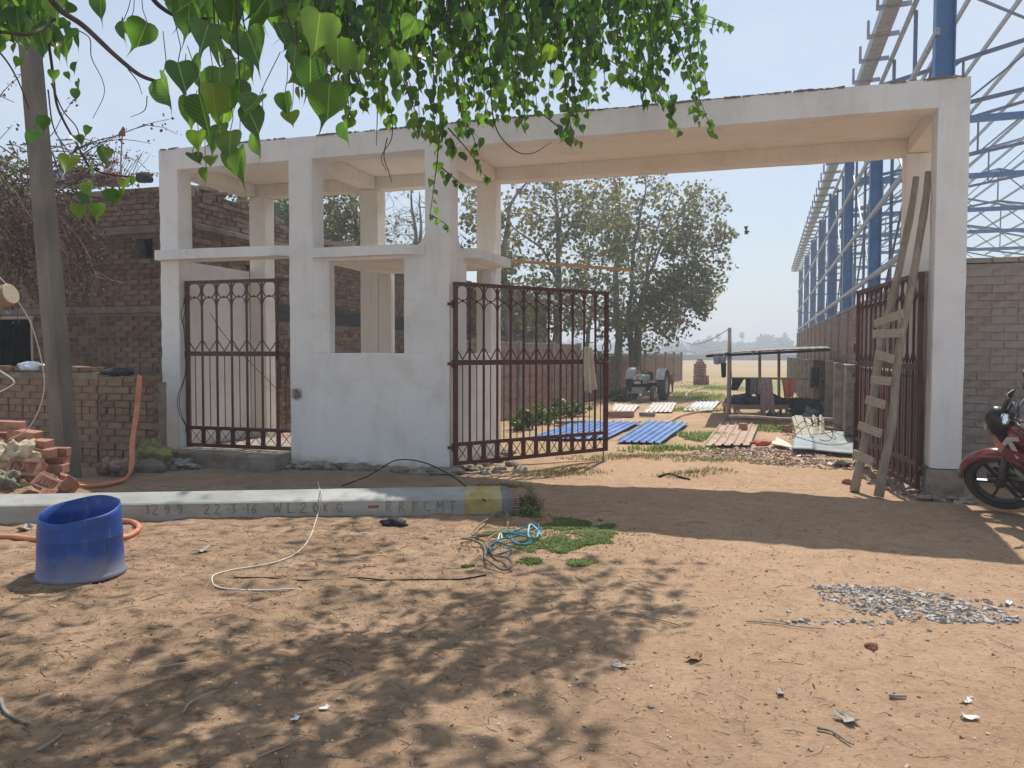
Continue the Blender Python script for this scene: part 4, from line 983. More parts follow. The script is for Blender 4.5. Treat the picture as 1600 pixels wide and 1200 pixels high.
# ------------------------------------------------------------------ dry creeper over the building
dc = empty('dry_creeper', 'tangle of dead brown creeper hanging over the brick building at the far left', 'creeper', tuple(gat(0, 300, 12.6)))
rr = random.Random(31); C0 = gat(0, 300, 12.6); st = MB(); lf = MB()
M_vine = mat('dry_vine', [(.07, .045, .032), (.14, .09, .06), (.23, .155, .11)], .95, 9, island=.5, lo=.2, hi=.8)
for k in range(135):
    a = gat(rr.choice([rr.uniform(-90, 70), rr.uniform(-90, 70), rr.uniform(60, 130)]), rr.uniform(200, 310) + rr.random() * 60, rr.uniform(11.9, 13.0)); L = rr.uniform(.5, 2.0)
    th = rr.gauss(-.5, .9); p = a.copy(); pts = [p - C0]
    v = Vector((math.cos(th), rr.gauss(0, .25), math.sin(th) + .25))
    for j in range(7):
        v += Vector((rr.gauss(.03, .16), rr.gauss(0, .1), rr.gauss(-.17, .12))); v.normalize(); p = p + v * L / 7
        pts.append(p - C0)
        if rr.random() < .75 : leaf_cards(lf, p - C0, .09, rr.randint(2, 7), .06, rr, droop=1)
    st.tube(pts, [.012, .011, .009, .008, .007, .006, .005, .004], 4, cap=False)
for k in range(60):   # hanging strands
    p = gat(rr.choice([rr.uniform(-20, 75), rr.uniform(-20, 75), rr.uniform(80, 150)]), rr.uniform(320, 370), rr.uniform(12.3, 13.2)); pts = [p - C0]; n = rr.randint(4, 14)
    for j in range(n):
        p = p + Vector((rr.gauss(0, .04), rr.gauss(0, .03), -.11)); pts.append(p - C0)
        leaf_cards(lf, p - C0, .08, rr.randint(2, 8), .065, rr, droop=1.2)
    st.tube(pts, .005, 4, cap=False)
for pts in ([(95, 365), (125, 410), (160, 430), (185, 445)], [(95, 340), (120, 360), (142, 372), (160, 385)], [(60, 300), (110, 345), (140, 368), (146, 360)], [(0, 360), (40, 380), (80, 375)], [(90, 380), (115, 410), (150, 432), (192, 442)], [(0, 228), (50, 262), (100, 300), (130, 305)], [(0, 265), (60, 320), (110, 340), (190, 330)]):
    st.tube(spline([gat(x, y, 12.5) - C0 for x, y in pts], 6), .011, 5, cap=False)
tag(st.build('dry_stems', M_vine, dc), kind='stuff'); tag(lf.build('dry_leaves', M_vine, dc), kind='stuff')
m = MB()
for k in range(34):   # leafless twiggy bush behind the roofline
    p = gat(rr.uniform(165, 200), 292, 15.5); a = rr.gauss(0, .5); pts = [p]; v = Vector((math.sin(a), rr.gauss(0, .2), math.cos(a)))
    for j in range(5): v += Vector((rr.gauss(.03, .15), 0, rr.gauss(0, .1))); p = p + v.normalized() * rr.uniform(.1, .2); pts.append(p)
    m.tube(pts, [.008, .007, .006, .005, .004, .003], 4, cap=False)
    leaf_cards(m, p, .1, 3, .05, rr)
tag(m.build('twiggy_bush', M_vine), 'leafless twiggy bush behind the roof edge around the small red flag', 'bush')
# ------------------------------------------------------------------ yard beyond the gateway
def sheet(name, label, corners, m, waves, group, amp=.022, lift=.03, ribs=True, spread_=0):
    """corrugated sheet: corners front-left, front-right, back-right, back-left on the ground"""
    a, b, c, d = [gpt(*q) for q in corners]; o = (a + b + c + d) / 4; mb = MB(); nx, ny = waves * 8, 6; vs = []
    for j in range(ny + 1):
        for i in range(nx + 1):
            s, t = i / nx, j / ny; p = (a.lerp(b, s)).lerp(d.lerp(c, s), t)
            ph = (s * waves) % 1; hgt = (1 if ph < .22 else 0) if ribs else .5 + .5 * math.sin(ph * 6.283)
            p.z = gh(p.x, p.y) * .3 + lift + amp * hgt + .02 * noise.noise(Vector((p.x * .8, p.y * .8, 3)))
            vs.append(p - o)
    k = nx + 1; mb.add(vs, [(j * k + i, j * k + i + 1, (j + 1) * k + i + 1, (j + 1) * k + i) for j in range(ny) for i in range(nx)])
    ob = mb.build(name, m, loc=tuple(o)); md = ob.modifiers.new('thick', 'SOLIDIFY'); md.thickness = .006
    return tag(ob, label, 'roofing sheet', group)
M_sh_blue = mat('blue_sheet', [(.08, .17, .38), (.12, .22, .46), (.20, .31, .52)], .4, 3, spec=.5)
M_sh_white = mat('white_sheet', [(.60, .60, .58), (.70, .70, .68)], .5, 3, spec=.4, spots=[((.45, .40, .33), 3, .55, .7, .5)])
M_sh_cream = mat('cream_sheet', [(.52, .48, .42), (.62, .58, .52)], .6, 3, spots=[((.40, .33, .26), 3, .5, .66, .6)])
M_sh_brown = mat('dusty_pink_sheet', [(.34, .22, .17), (.42, .29, .23), (.47, .36, .29)], .85, 4, bump=.3, spots=[((.26, .17, .12), 6, .55, .68, .7)])
GS = 'roofing sheets laid out in the yard'
sheet('roofing_sheet', 'bright blue ribbed roofing sheet lying in the open, right of the gate leaf', [(963, 691), (1033, 694), (1076, 662), (1014, 660)], M_sh_blue, 6, GS, .03)
sheet('roofing_sheet', 'blue ribbed roofing sheet lying behind the bars of the ajar gate leaf', [(828, 688), (950, 686), (1003, 661), (905, 659)], M_sh_blue, 9, GS, .03)
sheet('roofing_sheet', 'white ribbed sheet lying nearest the shed post', [(1067, 643), (1112, 643), (1126, 628), (1088, 629)], M_sh_white, 6, GS, .03)
sheet('roofing_sheet', 'cream ribbed sheet lying just in front of the tractor', [(1006, 645), (1050, 645), (1057, 631), (1021, 630)], M_sh_cream, 6, GS, .03)
sheet('roofing_sheet', 'cream sheet with a brick-coloured slab on its near edge, left of the tractor wheel', [(955, 642), (990, 645), (1000, 633), (962, 632)], M_sh_cream, 5, GS, .03)
sheet('roofing_sheet', 'dusty pinkish-brown ribbed sheet lying in front of the open shed', [(1099, 698), (1172, 698), (1185, 666), (1133, 655)], M_sh_brown, 5, GS, .03)
def obox(name, label, cat, c, s, rz, m, group=None, tilt=(0, 0), **k):
    mb = MB(); mb.rbox(-s[0] / 2, s[0] / 2, -s[1] / 2, s[1] / 2, 0, s[2], step=k.get('step', .15), amp=k.get('amp', .004), rnd=k.get('rnd', .006), M=eul(tilt[0], tilt[1], 0))
    return tag(mb.build(name, m, loc=tuple(c), rz=rz), label, cat, group)
obox('stone_slab', 'long brown slab lying by the weeds left of the tractor sheets', 'slab', gpt(967, 651), (.72, .3, .14), .05, mat('brown_slab', [(.24, .16, .12), (.32, .22, .17)], .95, 5, bump=.5))
obox('stone_slab', 'short dark slab lying in front of the cream sheet', 'slab', gpt(1011, 650), (.38, .2, .09), 0, M_conc_d)
sl = gpt(826, 699)
obox('stone_slab', 'pale broken slab on the ground against the gate leaf foot', 'slab', gpt(890, 662), (.6, .4, .08), .3, M_conc)

# brick stack
q = gpt(1094, 601); stk = empty('brick_stack', 'square stack of red bricks standing alone at the edge of the dry field', 'brick stack', tuple(q), .2); stk.scale = (.62, .62, 1)
ms = [brick_mesh(.34, .17, .11, 400 + i, M_brick_red, .008) for i in range(3)]
for lay in range(11):
    z = .055 + lay * .118; n = 4 if lay < 4 else 3; L_ = .34
    if lay == 9: n = 2
    if lay == 10: n = 1
    for i in range(n):
        for j in range(2):
            if lay % 2: x, y, a = (i - (n - 1) / 2) * L_ * .88, (j - .5) * .2, 0
            else: x, y, a = (i - (n - 1) / 2) * .30, (j - .5) * .36, math.pi / 2
            link('brick', R.choice(ms), stk, M=TR(x + R.uniform(-.02, .02) + (.08 if lay < 4 else -.04), y, z) @ rotz(a + R.uniform(-.06, .06)))

# goat
def skin_body(name, verts, edges, radii, m, parent=None, sub=2, root=0):
    me = bpy.data.meshes.new(name); me.from_pydata(verts, edges, []); o = bpy.data.objects.new(name, me); col.objects.link(o); me.materials.append(m)
    sk = o.modifiers.new('skin', 'SKIN'); sk.use_smooth_shade = True
    for i, r in enumerate(radii): me.skin_vertices[0].data[i].radius = (r, r) if not isinstance(r, tuple) else r
    me.skin_vertices[0].data[root].use_root = True
    s2 = o.modifiers.new('sub', 'SUBSURF'); s2.levels = sub; s2.render_levels = sub
    o.parent = parent; return o
M_goat = mat('brown_hide', [(.16, .08, .05), (.24, .13, .08)], .85, 12)
q = gpt(1047, 613); gt = empty('calf', 'small brown calf standing and facing the road beside the tractor rear wheel', 'calf', tuple(q), -1.75)
V = [(0, 0, .50), (.25, 0, .52), (-.28, 0, .52), (.42, 0, .64), (.52, 0, .74), (.66, 0, .70)] ; E_ = [(0, 1), (0, 2), (1, 3), (3, 4), (4, 5)]; RD = [.15, .14, .13, .085, .075, .045]
for (x, y) in ((.27, .09), (.27, -.09), (-.27, .09), (-.27, -.09)):
    b = 1 if x > 0 else 2; n = len(V); kx = .03 if x > 0 else -.05
    V += [(x, y, .38), (x + kx, y, .22), (x, y, .02)]; RD += [.06, .035, .03]; E_ += [(b, n), (n, n + 1), (n + 1, n + 2)]
skin_body('body', V, E_, RD, M_goat, gt)
m = MB()
for s_ in (-1, 1): m.add([(.50, s_ * .06, .78), (.48, s_ * .16, .76), (.50, s_ * .15, .71), (.52, s_ * .07, .74)], [(0, 1, 2, 3)])
e_ = m.build('ears', M_goat, gt); e_.modifiers.new('t', 'SOLIDIFY').thickness = .012
m = MB(); m.tube([(-.38, 0, .58), (-.45, 0, .48), (-.44, 0, .28)], [.02, .014, .02], 6); m.build('tail', M_goat, gt)

# tractor
M_tr = mat('faded_tractor_paint', [(.20, .21, .20), (.28, .29, .28), (.36, .35, .33)], .6, 5)
M_tr_w = mat('dusty_white_metal', [(.42, .39, .34), (.54, .51, .46)], .7, 6)
M_tyre = mat('dusty_rubber', [(.05, .045, .04), (.10, .085, .07)], .95, 8, bump=.4)
q = gpt(1008, 625); tr_ = empty('tractor', 'old dusty tractor with pale mudguards parked facing the road beside the yard wall', 'tractor', tuple(q), -math.pi / 2 - .40); tr_.scale = (.62, .62, .62)
# local: +x forward (towards the camera), y left
def wheel(parent, c, R_, w, name, rim_m, lugs=0):
    wo = bpy.data.objects.new(name, None); col.objects.link(wo); wo.parent = parent; wo.location = c; wo.rotation_euler = (math.pi / 2, 0, 0)
    m = MB(); m.lathe([(R_ * .62, -w / 2), (R_ * .9, -w / 2), (R_ * .985, -w * .32), (R_, 0), (R_ * .985, w * .32), (R_ * .9, w / 2), (R_ * .62, w / 2)], 28)
    for k in range(lugs):
        a = 2 * math.pi * k / lugs
        for s_ in (-1, 1): m.bar((math.cos(a) * R_, math.sin(a) * R_, 0), (math.cos(a + .18) * R_ * .97, math.sin(a + .18) * R_ * .97, s_ * w * .48), .05, .06)
    m.build('tyre', M_tyre, wo, smooth=not lugs)
    m = MB(); m.lathe([(R_ * .62, -w * .42), (R_ * .55, -w * .25), (.10, -w * .1), (.07, -w * .3), (0.001, -w * .3)], 20); m.lathe([(R_ * .62, w * .42), (R_ * .55, w * .25), (.10, w * .1), (.07, w * .3), (0.001, w * .3)], 20)
    m.build('rim', rim_m, wo, smooth=True); return wo
wheel(tr_, (-.65, .86, .82), .82, .42, 'rear_wheel', M_tr_w, 16); wheel(tr_, (-.65, -.86, .82), .82, .42, 'rear_wheel', M_tr_w, 16)
wheel(tr_, (1.35, .74, .42), .42, .22, 'front_wheel', M_tr_w); wheel(tr_, (1.35, -.74, .42), .42, .22, 'front_wheel', M_tr_w)
m = MB(); m.rbox(.15, 1.72, -.33, .33, .92, 1.42, step=.2, amp=0, rnd=.08); m.build('bonnet', M_tr, tr_)
m = MB(); m.box(1.725, 1.75, -.27, .27, .80, 1.14)
for k in range(7): m.box(1.75, 1.765, -.25, .25, .83 + k * .045, .85 + k * .045)
m.build('grille', M_dark, tr_)
for s_ in (-1, 1):
    m = MB(); m.lathe([(.001, 0), (.09, 0), (.095, .04), (.07, .05), (.001, .045)], 14, TR(1.725, s_ * .16, 1.25) @ eul(0, math.pi / 2, 0)); m.build('headlight', M_tr_w, tr_, smooth=True)
m = MB(); m.box(1.752, 1.775, -.17, .17, .94, 1.10); m.build('number_plate', M_tr_w, tr_)
m = MB(); m.rbox(-.9, .9, -.19, .19, .50, .90, step=.3, amp=0, rnd=.03); m.rbox(-.85, -.45, -.85, .85, .68, .92, step=.3, amp=0, rnd=.03); m.build('chassis', M_dark, tr_)
m = MB(); m.bar((1.35, -.66, .46), (1.35, .66, .46), .10); m.rbox(1.1, 1.8, -.3, .3, .45, .76, step=.3, amp=0, rnd=.02); m.build('front_axle', M_tr, tr_)
for s_ in (-1, 1):
    m = MB(); pts = [(-.65 + .92 * math.cos(a), .82 + .92 * math.sin(a)) for a in [math.radians(20 + 13 * k) for k in range(11)]]
    for k in range(10): m.add([(pts[k][0], s_ * .60, pts[k][1]), (pts[k][0], s_ * 1.08, pts[k][1]), (pts[k + 1][0], s_ * 1.08, pts[k + 1][1]), (pts[k + 1][0], s_ * .60, pts[k + 1][1])], [(0, 1, 2, 3)])
    m.add([(-.65, s_ * .60, .82)] + [(p[0], s_ * .60, p[1]) for p in pts], [tuple([0, i + 1, i + 2]) for i in range(10)])
    mg = m.build('mudguard', M_tr_w, tr_); mg.modifiers.new('t', 'SOLIDIFY').thickness = .02
m = MB(); m.rbox(-.85, -.4, -.24, .24, 1.05, 1.17, step=.2, amp=0, rnd=.03); m.rbox(-.92, -.82, -.24, .24, 1.1, 1.5, step=.2, amp=0, rnd=.03); m.build('seat', M_tyre, tr_)
m = MB(); m.torus((-.12, 0, 1.52), (-.5, 0, 1), .21, .02, 20, 6); m.tube([(-.12, 0, 1.52), (.2, 0, 1.2)], .025, 6); m.build('steering_wheel', M_dark, tr_)
m = MB(); m.tube([(.9, .2, 1.3), (.9, .2, 1.75)], .035, 8); m.lathe([(.001, .0), (.10, .02), (.10, .14), (.001, .16)], 12, TR(.75, -.22, 1.68)); m.tube([(.75, -.22, 1.3), (.75, -.22, 1.7)], .03, 8); m.build('exhaust_and_air_filter', mat('rusty_orange', [(.30, .14, .06), (.42, .22, .10)], .8, 5), tr_)

# open shed: posts, low roof
sh0 = gpt(1140, 656)
os_ = empty('open_shed', 'low open-sided shed with thin sloping sheet roof on a thick left post', 'shed', tuple(sh0))
def rel(p): return Vector(p) - sh0
m = MB(); a = gat(1138, 660, 18.3); b = gat(1140, 512, 18.3); m.tube([rel(a), rel(a).lerp(rel(b), .5) + Vector((.01, 0, 0)), rel(b)], [.055, .05, .045], 8); m.build('post', M_bamboo, os_, smooth=True)
for (x, y, t, Y) in ((1217, 640, 548, 22.0), (1187, 640, 545, 21.8)):
    m = MB(); m.tube([rel(gat(x, y, Y)), rel(gat(x, t, Y))], .04, 6); m.build('post', M_bamboo, os_)
mb = MB(); A0, A1, B1, B0 = gat(1108, 553, 18.0), gat(1298, 543.5, 18.6), gat(1290, 541, 22.5), gat(1118, 549, 22.0)
nx = 60; vs = []
for j in range(2):
    for i in range(nx + 1):
        s_ = i / nx; p = (A0.lerp(A1, s_) if j == 0 else B0.lerp(B1, s_)); p = rel(p); p.z += .006 * math.sin(i * 1.57) + .02 * math.sin(s_ * 3.1); vs.append(p)
k = nx + 1; mb.add(vs, [(i, i + 1, k + i + 1, k + i) for i in range(nx)]); o = mb.build('roof_sheet', mat('rusty_sheet', [(.12, .10, .09), (.22, .19, .17), (.55, .53, .50)], .8, 5, pos=[.3, .55, .68], stretch=(3, 1, 1)), os_); o.modifiers.new('t', 'SOLIDIFY').thickness = .012
m = MB(); m.tube([rel(A0) + Vector((-.05, .05, -.05)), rel(A1) + Vector((0, .05, -.05))], .032, 6); m.build('roof_pole', M_dark, os_)
m = MB(); m.tube([rel(B0) + Vector((0, 0, -.04)), rel(B1) + Vector((0, 0, -.04))], .03, 6)
for s_ in (.12, .35, .6, .85): m.tube([rel(A0.lerp(A1, s_)) + Vector((0, 0, -.03)), rel(B0.lerp(B1, s_)) + Vector((0, 0, -.03))], .022, 5)
m.build('rafter', M_bamboo, os_)
rl0, rl1 = gat(1141, 591, 18.35), gat(1300, 592, 18.6)
m = MB(); m.tube([rel(rl0), rel(rl1)], .026, 6); m.build('rail', M_bamboo, os_)
# cloths over the rail and under the roof
XA, NA = Vector((1, 0, 0)), Vector((0, -1, 0)); GC = 'washing on the shed rail'
def rag(label, x0, x1, y0, y1, cols, Y=18.3, w1=1.0, seed=1, cat='cloth', skew=0, nm='hanging_cloth', folds=2):
    a, b = gat(x0, y0, Y), gat(x1, y0, Y); h = (y1 - y0) / FOC * Y; w = (b - a).length
    return cloth(nm, label, cat, a.lerp(b, .5), XA, NA, w, w * w1, h, mat(nm + str(seed), cols, .9, 14, bump=.3, bscale=60), folds, .03, GC, seed, skew)
rag('black garment bunched on the rail beside the shed post', 1143, 1164, 591, 610, [(.02, .02, .025), (.05, .05, .06)], w1=.5, seed=21, skew=-.1)
rag('narrow black garment hanging long from the rail, second from the post', 1165, 1173, 591, 622, [(.015, .015, .02), (.04, .04, .05)], seed=22, w1=.9)
rag('grey cloth hanging from the rail between the black garment and the mauve sheet', 1173, 1185, 592, 617, [(.16, .16, .18), (.25, .25, .27)], seed=23)
rag('long mauve-pink bedsheet hanging over the edge of the cot', 1187, 1206, 592, 644, [(.27, .17, .19), (.36, .25, .27), (.42, .32, .33)], Y=18.15, seed=24, w1=1.2, folds=3, skew=.04)
rag('orange-red shirt hanging from the rail right of the cot', 1220, 1245, 592, 622, [(.45, .13, .07), (.55, .20, .12)], seed=25, w1=.55)
rag('dark coat hanging from the shed rail against the concrete posts', 1268, 1280, 574, 605, [(.015, .015, .02), (.04, .045, .06)], Y=18.4, seed=26, w1=1.1)
rag('small grey cloth hanging from the left end of the shed roof', 1114, 1136, 556, 569, [(.20, .22, .26), (.32, .35, .40)], Y=18.0, seed=27, w1=.8)
rag('narrow black trousers hanging below the grey cloth at the shed roof end', 1126, 1135, 567, 590, [(.02, .02, .025), (.05, .05, .06)], Y=17.95, seed=28, w1=.8)
# cots
def cot(px0, px1, ytop, yb, Y, depth, label, m):
    a, b = gat(px0, yb, Y), gat(px1, yb, Y); o = a.lerp(b, .5); w = (b - a).length; zt = (yb - ytop) / FOC * Y
    c = empty('cot', label, 'cot', tuple(o), 0, 'cots in the open shed')
    for sx in (-1, 1):
        for sy in (0, 1):
            t = MB(); t.tube([(sx * (w / 2 - .05), sy * depth, 0), (sx * (w / 2 - .05), sy * depth, zt + .02)], [.03, .045], 8); t.build('leg', m, c)
    for sy in (0, 1): t = MB(); t.bar((-w / 2, sy * depth, zt - .05), (w / 2, sy * depth, zt - .05), .06, .10); t.build('side_rail', m, c)
    for sx in (-1, 1): t = MB(); t.bar((sx * (w / 2 - .03), .03, zt - .05), (sx * (w / 2 - .03), depth - .03, zt - .05), .05, .08); t.build('end_rail', m, c)
    t = MB(); t.box(-w / 2 + .03, w / 2 - .03, .04, depth - .04, zt - .03, zt - .005); t.build('webbing', M_rag, c)
    t = MB(); t.bar((-w / 2 + .08, 0, zt - .1), (-w / 2 + .25, 0, zt - .22), .03); t.bar((-w / 2 + .06, 0, zt - .24), (-w / 2 + .16, 0, zt - .1), .03); t.build('brace', m, c)
    return o, w, zt
o1, w1, z1 = cot(1145, 1232, 633, 651, 19.2, .95, 'wooden cot with blue bedding standing under the low shed roof', M_plank)
o2, w2, z2 = cot(1236, 1282, 633, 652, 19.4, .9, 'second cot at the right end of the shed against the posts', M_dark)
M_blanket = mat('blue_blanket', [(.03, .045, .09), (.06, .08, .15), (.16, .18, .24)], .95, 5, bump=.6, bscale=14, bdist=.03)
lump('blanket', 'crumpled dark blue blanket on the left half of the cot', 'blanket', o1 + Vector((-.28, .45, z1 + .08)), .42, (1.1, .8, .38), M_blanket, 13, .45)
lump('blanket', 'rolled blue quilt on the right half of the cot behind the mauve sheet', 'blanket', o1 + Vector((.35, .5, z1 + .10)), .34, (1.0, .8, .5), M_blanket, 14, .45)
lump('blanket', 'flat olive-brown bedding spread across to the second cot', 'blanket', o2 + Vector((-.2, .45, z2 + .04)), .5, (1.5, .7, .22), mat('olive_blanket', [(.06, .05, .03), (.12, .10, .06)], .95, 7), 15, .4)
lump('storage_bundle', 'dark blue bag under the cot', 'bag', gat(1206, 656, 19.2) + Vector((0, 0, .1)), .14, (1, .8, .9), M_blanket, 16, .3)
for i, (x, y, s_) in enumerate([(1248, 640, .2), (1262, 645, .22), (1276, 640, .2), (1290, 640, .24)]):
    lump('junk_heap', ['dark sack under the second cot, leftmost of four', 'dark sack under the second cot, nearest the road', 'dark sack under the second cot, third from left', 'dark sack against the posts, rightmost of four'][i], 'sack', gat(x, y, 19.0), s_, (1.1, .8, .8), [M_cl_dark, M_tarpblue, M_cl_dark, M_conc_d][i], 30 + i, .5)
# bamboo laid across bricks, boards, grey sheets, cable
mb = MB(); a, b = gpt(1138, 664), gpt(1304, 670); a.z = b.z = .19; mb.tube([a + (b - a) * t + Vector((0, 0, .015 * math.sin(t * 9))) for t in [k / 10 for k in range(11)]], .035, 7)
tag(mb.build('bamboo_pole', M_bamboo, smooth=True), 'long bamboo pole laid level on bricks in front of the open shed', 'bamboo pole')
for i, (x, y) in enumerate([(1161, 673), (1230, 676), (1296, 680)]):
    q = gpt(x, y); me = brick_mesh(.16, .12, .15, 600 + i, M_brick_red); o = link('brick', me, loc=(q.x, q.y, .075), rz=.2 * i); tag(o, ['red brick propping the left end of the bamboo pole on the pinkish sheet', 'red brick propping the middle of the bamboo pole', 'red brick under the right end of the bamboo pole'][i], 'brick', 'bricks propping the bamboo pole')
GB = 'sawn boards leaning on the bamboo pole'
for i, (xb, yb, xt, yt, w) in enumerate([(1250, 690, 1241, 652, .10), (1263, 690, 1247, 650, .14), (1270, 686, 1262, 655, .10), (1275, 686, 1273, 651, .11), (1284, 686, 1284, 651, .11)]):
    a = gpt(xb, yb); b = gat(xt, yt, a.y + .55); mb = MB(); mb.bar((0, 0, .01), b - a, w, .03, up=(0, 1, .3))
    tag(mb.build('board', M_plank_w, loc=tuple(a)), ['leftmost pale board, thin and tilted left', 'widest pale board, tilted left across its neighbour', 'third pale board, tilted slightly left', 'fourth pale board, upright', 'rightmost pale upright board'][i] + ', leaning on the bamboo pole', 'board', GB)
def flat(name, label, cat, pts, m, t=.012, z=.03, curl=.03, group=None):
    P_ = [gpt(*q) for q in pts]; o = sum(P_, Vector()) / 4; mb = MB(); n = 8; vs = []
    for j in range(n + 1):
        for i in range(n + 1):
            s_, u_ = i / n, j / n; p = P_[0].lerp(P_[1], s_).lerp(P_[3].lerp(P_[2], s_), u_); p.z = z + curl * (1 + noise.noise(Vector((p.x * 1.6, p.y * 1.6, z * 50)))) * (.5 + u_); vs.append(p - o)
    mb.add(vs, [(j * (n + 1) + i, j * (n + 1) + i + 1, (j + 1) * (n + 1) + i + 1, (j + 1) * (n + 1) + i) for j in range(n) for i in range(n)])
    ob = mb.build(name, m, loc=tuple(o), smooth=True); ob.modifiers.new('t', 'SOLIDIFY').thickness = t; return tag(ob, label, cat, group)
M_greysheet = mat('grey_green_board', [(.19, .21, .20), (.26, .285, .275), (.33, .35, .34)], .6, 3)
M_bluegrey = mat('pale_blue_board', [(.26, .31, .33), (.34, .39, .41)], .5, 3)
flat('flat_sheet', 'large grey-green flat sheet under looping black cable near the right gate leaf', 'sheet', [(1272, 707), (1339, 713), (1332, 681), (1266, 681)], M_greysheet, z=.03)
flat('flat_sheet', 'pale blue-grey flat sheet left of the larger grey-green one', 'sheet', [(1238, 709), (1273, 709), (1266, 684), (1241, 683)], M_bluegrey, z=.05, curl=.05)
flat('flat_sheet', 'cream triangular board offcut lying on the rubble', 'sheet', [(1203, 697), (1240, 704), (1228, 694), (1213, 689)], M_plank_w, z=.03)
lump('tub', 'crumpled red cloth in the rubble in front of the open shed', 'cloth', gpt(1190, 697) + Vector((0, 0, .05)), .13, (1.3, .9, .5), mat('red_rag', [(.40, .10, .09), (.55, .2, .17)], .9, 8), 40, .5)
mb = MB(); rr = random.Random(77)
for k in range(6):
    c = gpt(rr.uniform(1262, 1315), rr.uniform(690, 704)); r_ = rr.uniform(.25, .65); pts = []
    a0 = rr.uniform(0, 6.3)
    for j in range(14): a = a0 + j * .36; pts.append(Vector((c.x + math.cos(a) * r_ * 1.3, c.y + math.sin(a) * r_ * .7, .10 + .16 * (1 + math.sin(a * 1.7 + k)) * rr.uniform(.7, 1.1))))
    mb.tube(spline(pts, 3), .0055, 5)
tag(mb.build('cable_coil', M_cl_dark), 'loose black cable looping over the grey sheets and boards', 'cable')
# rubble and scraps in the yard
M_rub = mat('rubble', [(.20, .16, .13), (.32, .26, .21), (.45, .38, .32), (.34, .17, .12)], .95, 4, island=.8, lo=.2, hi=.8, bump=.4)
def scatter(name, label, spots, n, s, m, seed, cat='rubble', flatn=.6, jit=.5):
    mb = MB(); rr = random.Random(seed)
    for _ in range(n):
        sx = rr.choices(spots, [q[4] for q in spots])[0]; a = rr.uniform(0, 6.28); q = rr.random() ** .55; x, y = sx[0] + math.cos(a) * q * sx[2], sx[1] + math.sin(a) * q * sx[3]
        r_ = s * min(2.4, rr.lognormvariate(0, .42)); c = Vector((x, y, gh(x, y) + r_ * .15)); M = eul(rr.uniform(-.5, .5), rr.uniform(-.5, .5), rr.uniform(0, 6.3))
        vs = [Vector((sx_, sy_, sz_ * flatn)) * r_ * rr.uniform(.55, 1.0) for sx_ in (-1, 1) for sy_ in (-.8, .8) for sz_ in (-1, 1)]
        mb.add([c + M @ v for v in vs], [(0, 1, 3, 2), (4, 6, 7, 5), (0, 4, 5, 1), (2, 3, 7, 6), (0, 2, 6, 4), (1, 5, 7, 3)])
    return tag(mb.build(name, m), label, cat, kind='stuff')
scatter('rubble', 'broken brick and mortar scattered in front of the grey sheets', [spot(1210, 705, 1.2, .6, 3), spot(1290, 722, 1.3, .6, 2), spot(1130, 712, 1, .5, 1), spot(1330, 700, .6, 1.2, 1), spot(1240, 668, 1.4, 1.0, 1), spot(1265, 600, 1, 4, .8), spot(1070, 598, 2.5, 1.5, .8), spot(1100, 590, 3, 4, .5)], 2600, .017, M_rub, 5)
scatter('litter', 'pale scraps of paper and plastic in the yard rubble', [spot(1215, 703, 1.6, .6, 3), spot(1290, 716, 1.3, .5, 2), spot(960, 655, 1, 1, .5)], 200, .024, mat('pale_scraps', [(.45, .42, .38), (.7, .68, .64)], .8, 3, island=.8), 6, cat='litter', flatn=.15)
scatter('rubble', 'bricks and stones at the foot of the right gate leaf and pillar', [(4.75, 9.3, .35, .9, 2), (5.1, 10.6, .5, 1.2, 2)], 150, .04, M_rub, 8)
# garden hose and planks by the tractor
mb = MB(); mb.tube(spline([gpt(1074, 624) + Vector((0, 0, .02)), gpt(1073, 616) + Vector((0, 0, .02)), gpt(1082, 611) + Vector((0, 0, .02)), gpt(1100, 606) + Vector((0, 0, .02))], 6), .03, 6)
tag(mb.build('yellow_hose', mat('pale_hose', [(.5, .42, .3), (.6, .5, .36)], .8, 4)), 'short curved pale hose on the grass right of the calf', 'hose')
mb = MB(); mb.tube(spline([gpt(1040, 664) + Vector((0, 0, .05)), gpt(1065, 650) + Vector((0, 0, .02)), gpt(1095, 644) + Vector((0, 0, .02)), gpt(1135, 641) + Vector((0, 0, .02))], 6), .025, 6)
tag(mb.build('long_pipe', mat('tan_pipe', [(.5, .36, .24), (.6, .45, .3)], .8, 4)), 'thin tan pipe running along the ground between the blue and white sheets', 'pipe')
for i, (x, y) in enumerate([(1160, 617), (1170, 600)]): pass
# overhead wires in the distance, and a thin post
mb = MB(); a, b = gat(1139, 514, 18.3), gat(1060, 531, 29)
mb.tube([a.lerp(b, k / 8) + Vector((0, 0, -.25 * math.sin(math.pi * k / 8))) for k in range(9)], .008, 4); tag(mb.build('line_wire', M_dark), 'thin wire from the shed post to the big tree', 'wire')
mb = MB(); a = gpt(1144, 590); mb.tube([a, a + Vector((-.12, 0, .98))], .02, 5); tag(mb.build('stick_post', M_bamboo), 'thin leaning stick standing at the field edge behind the shed post', 'stick')
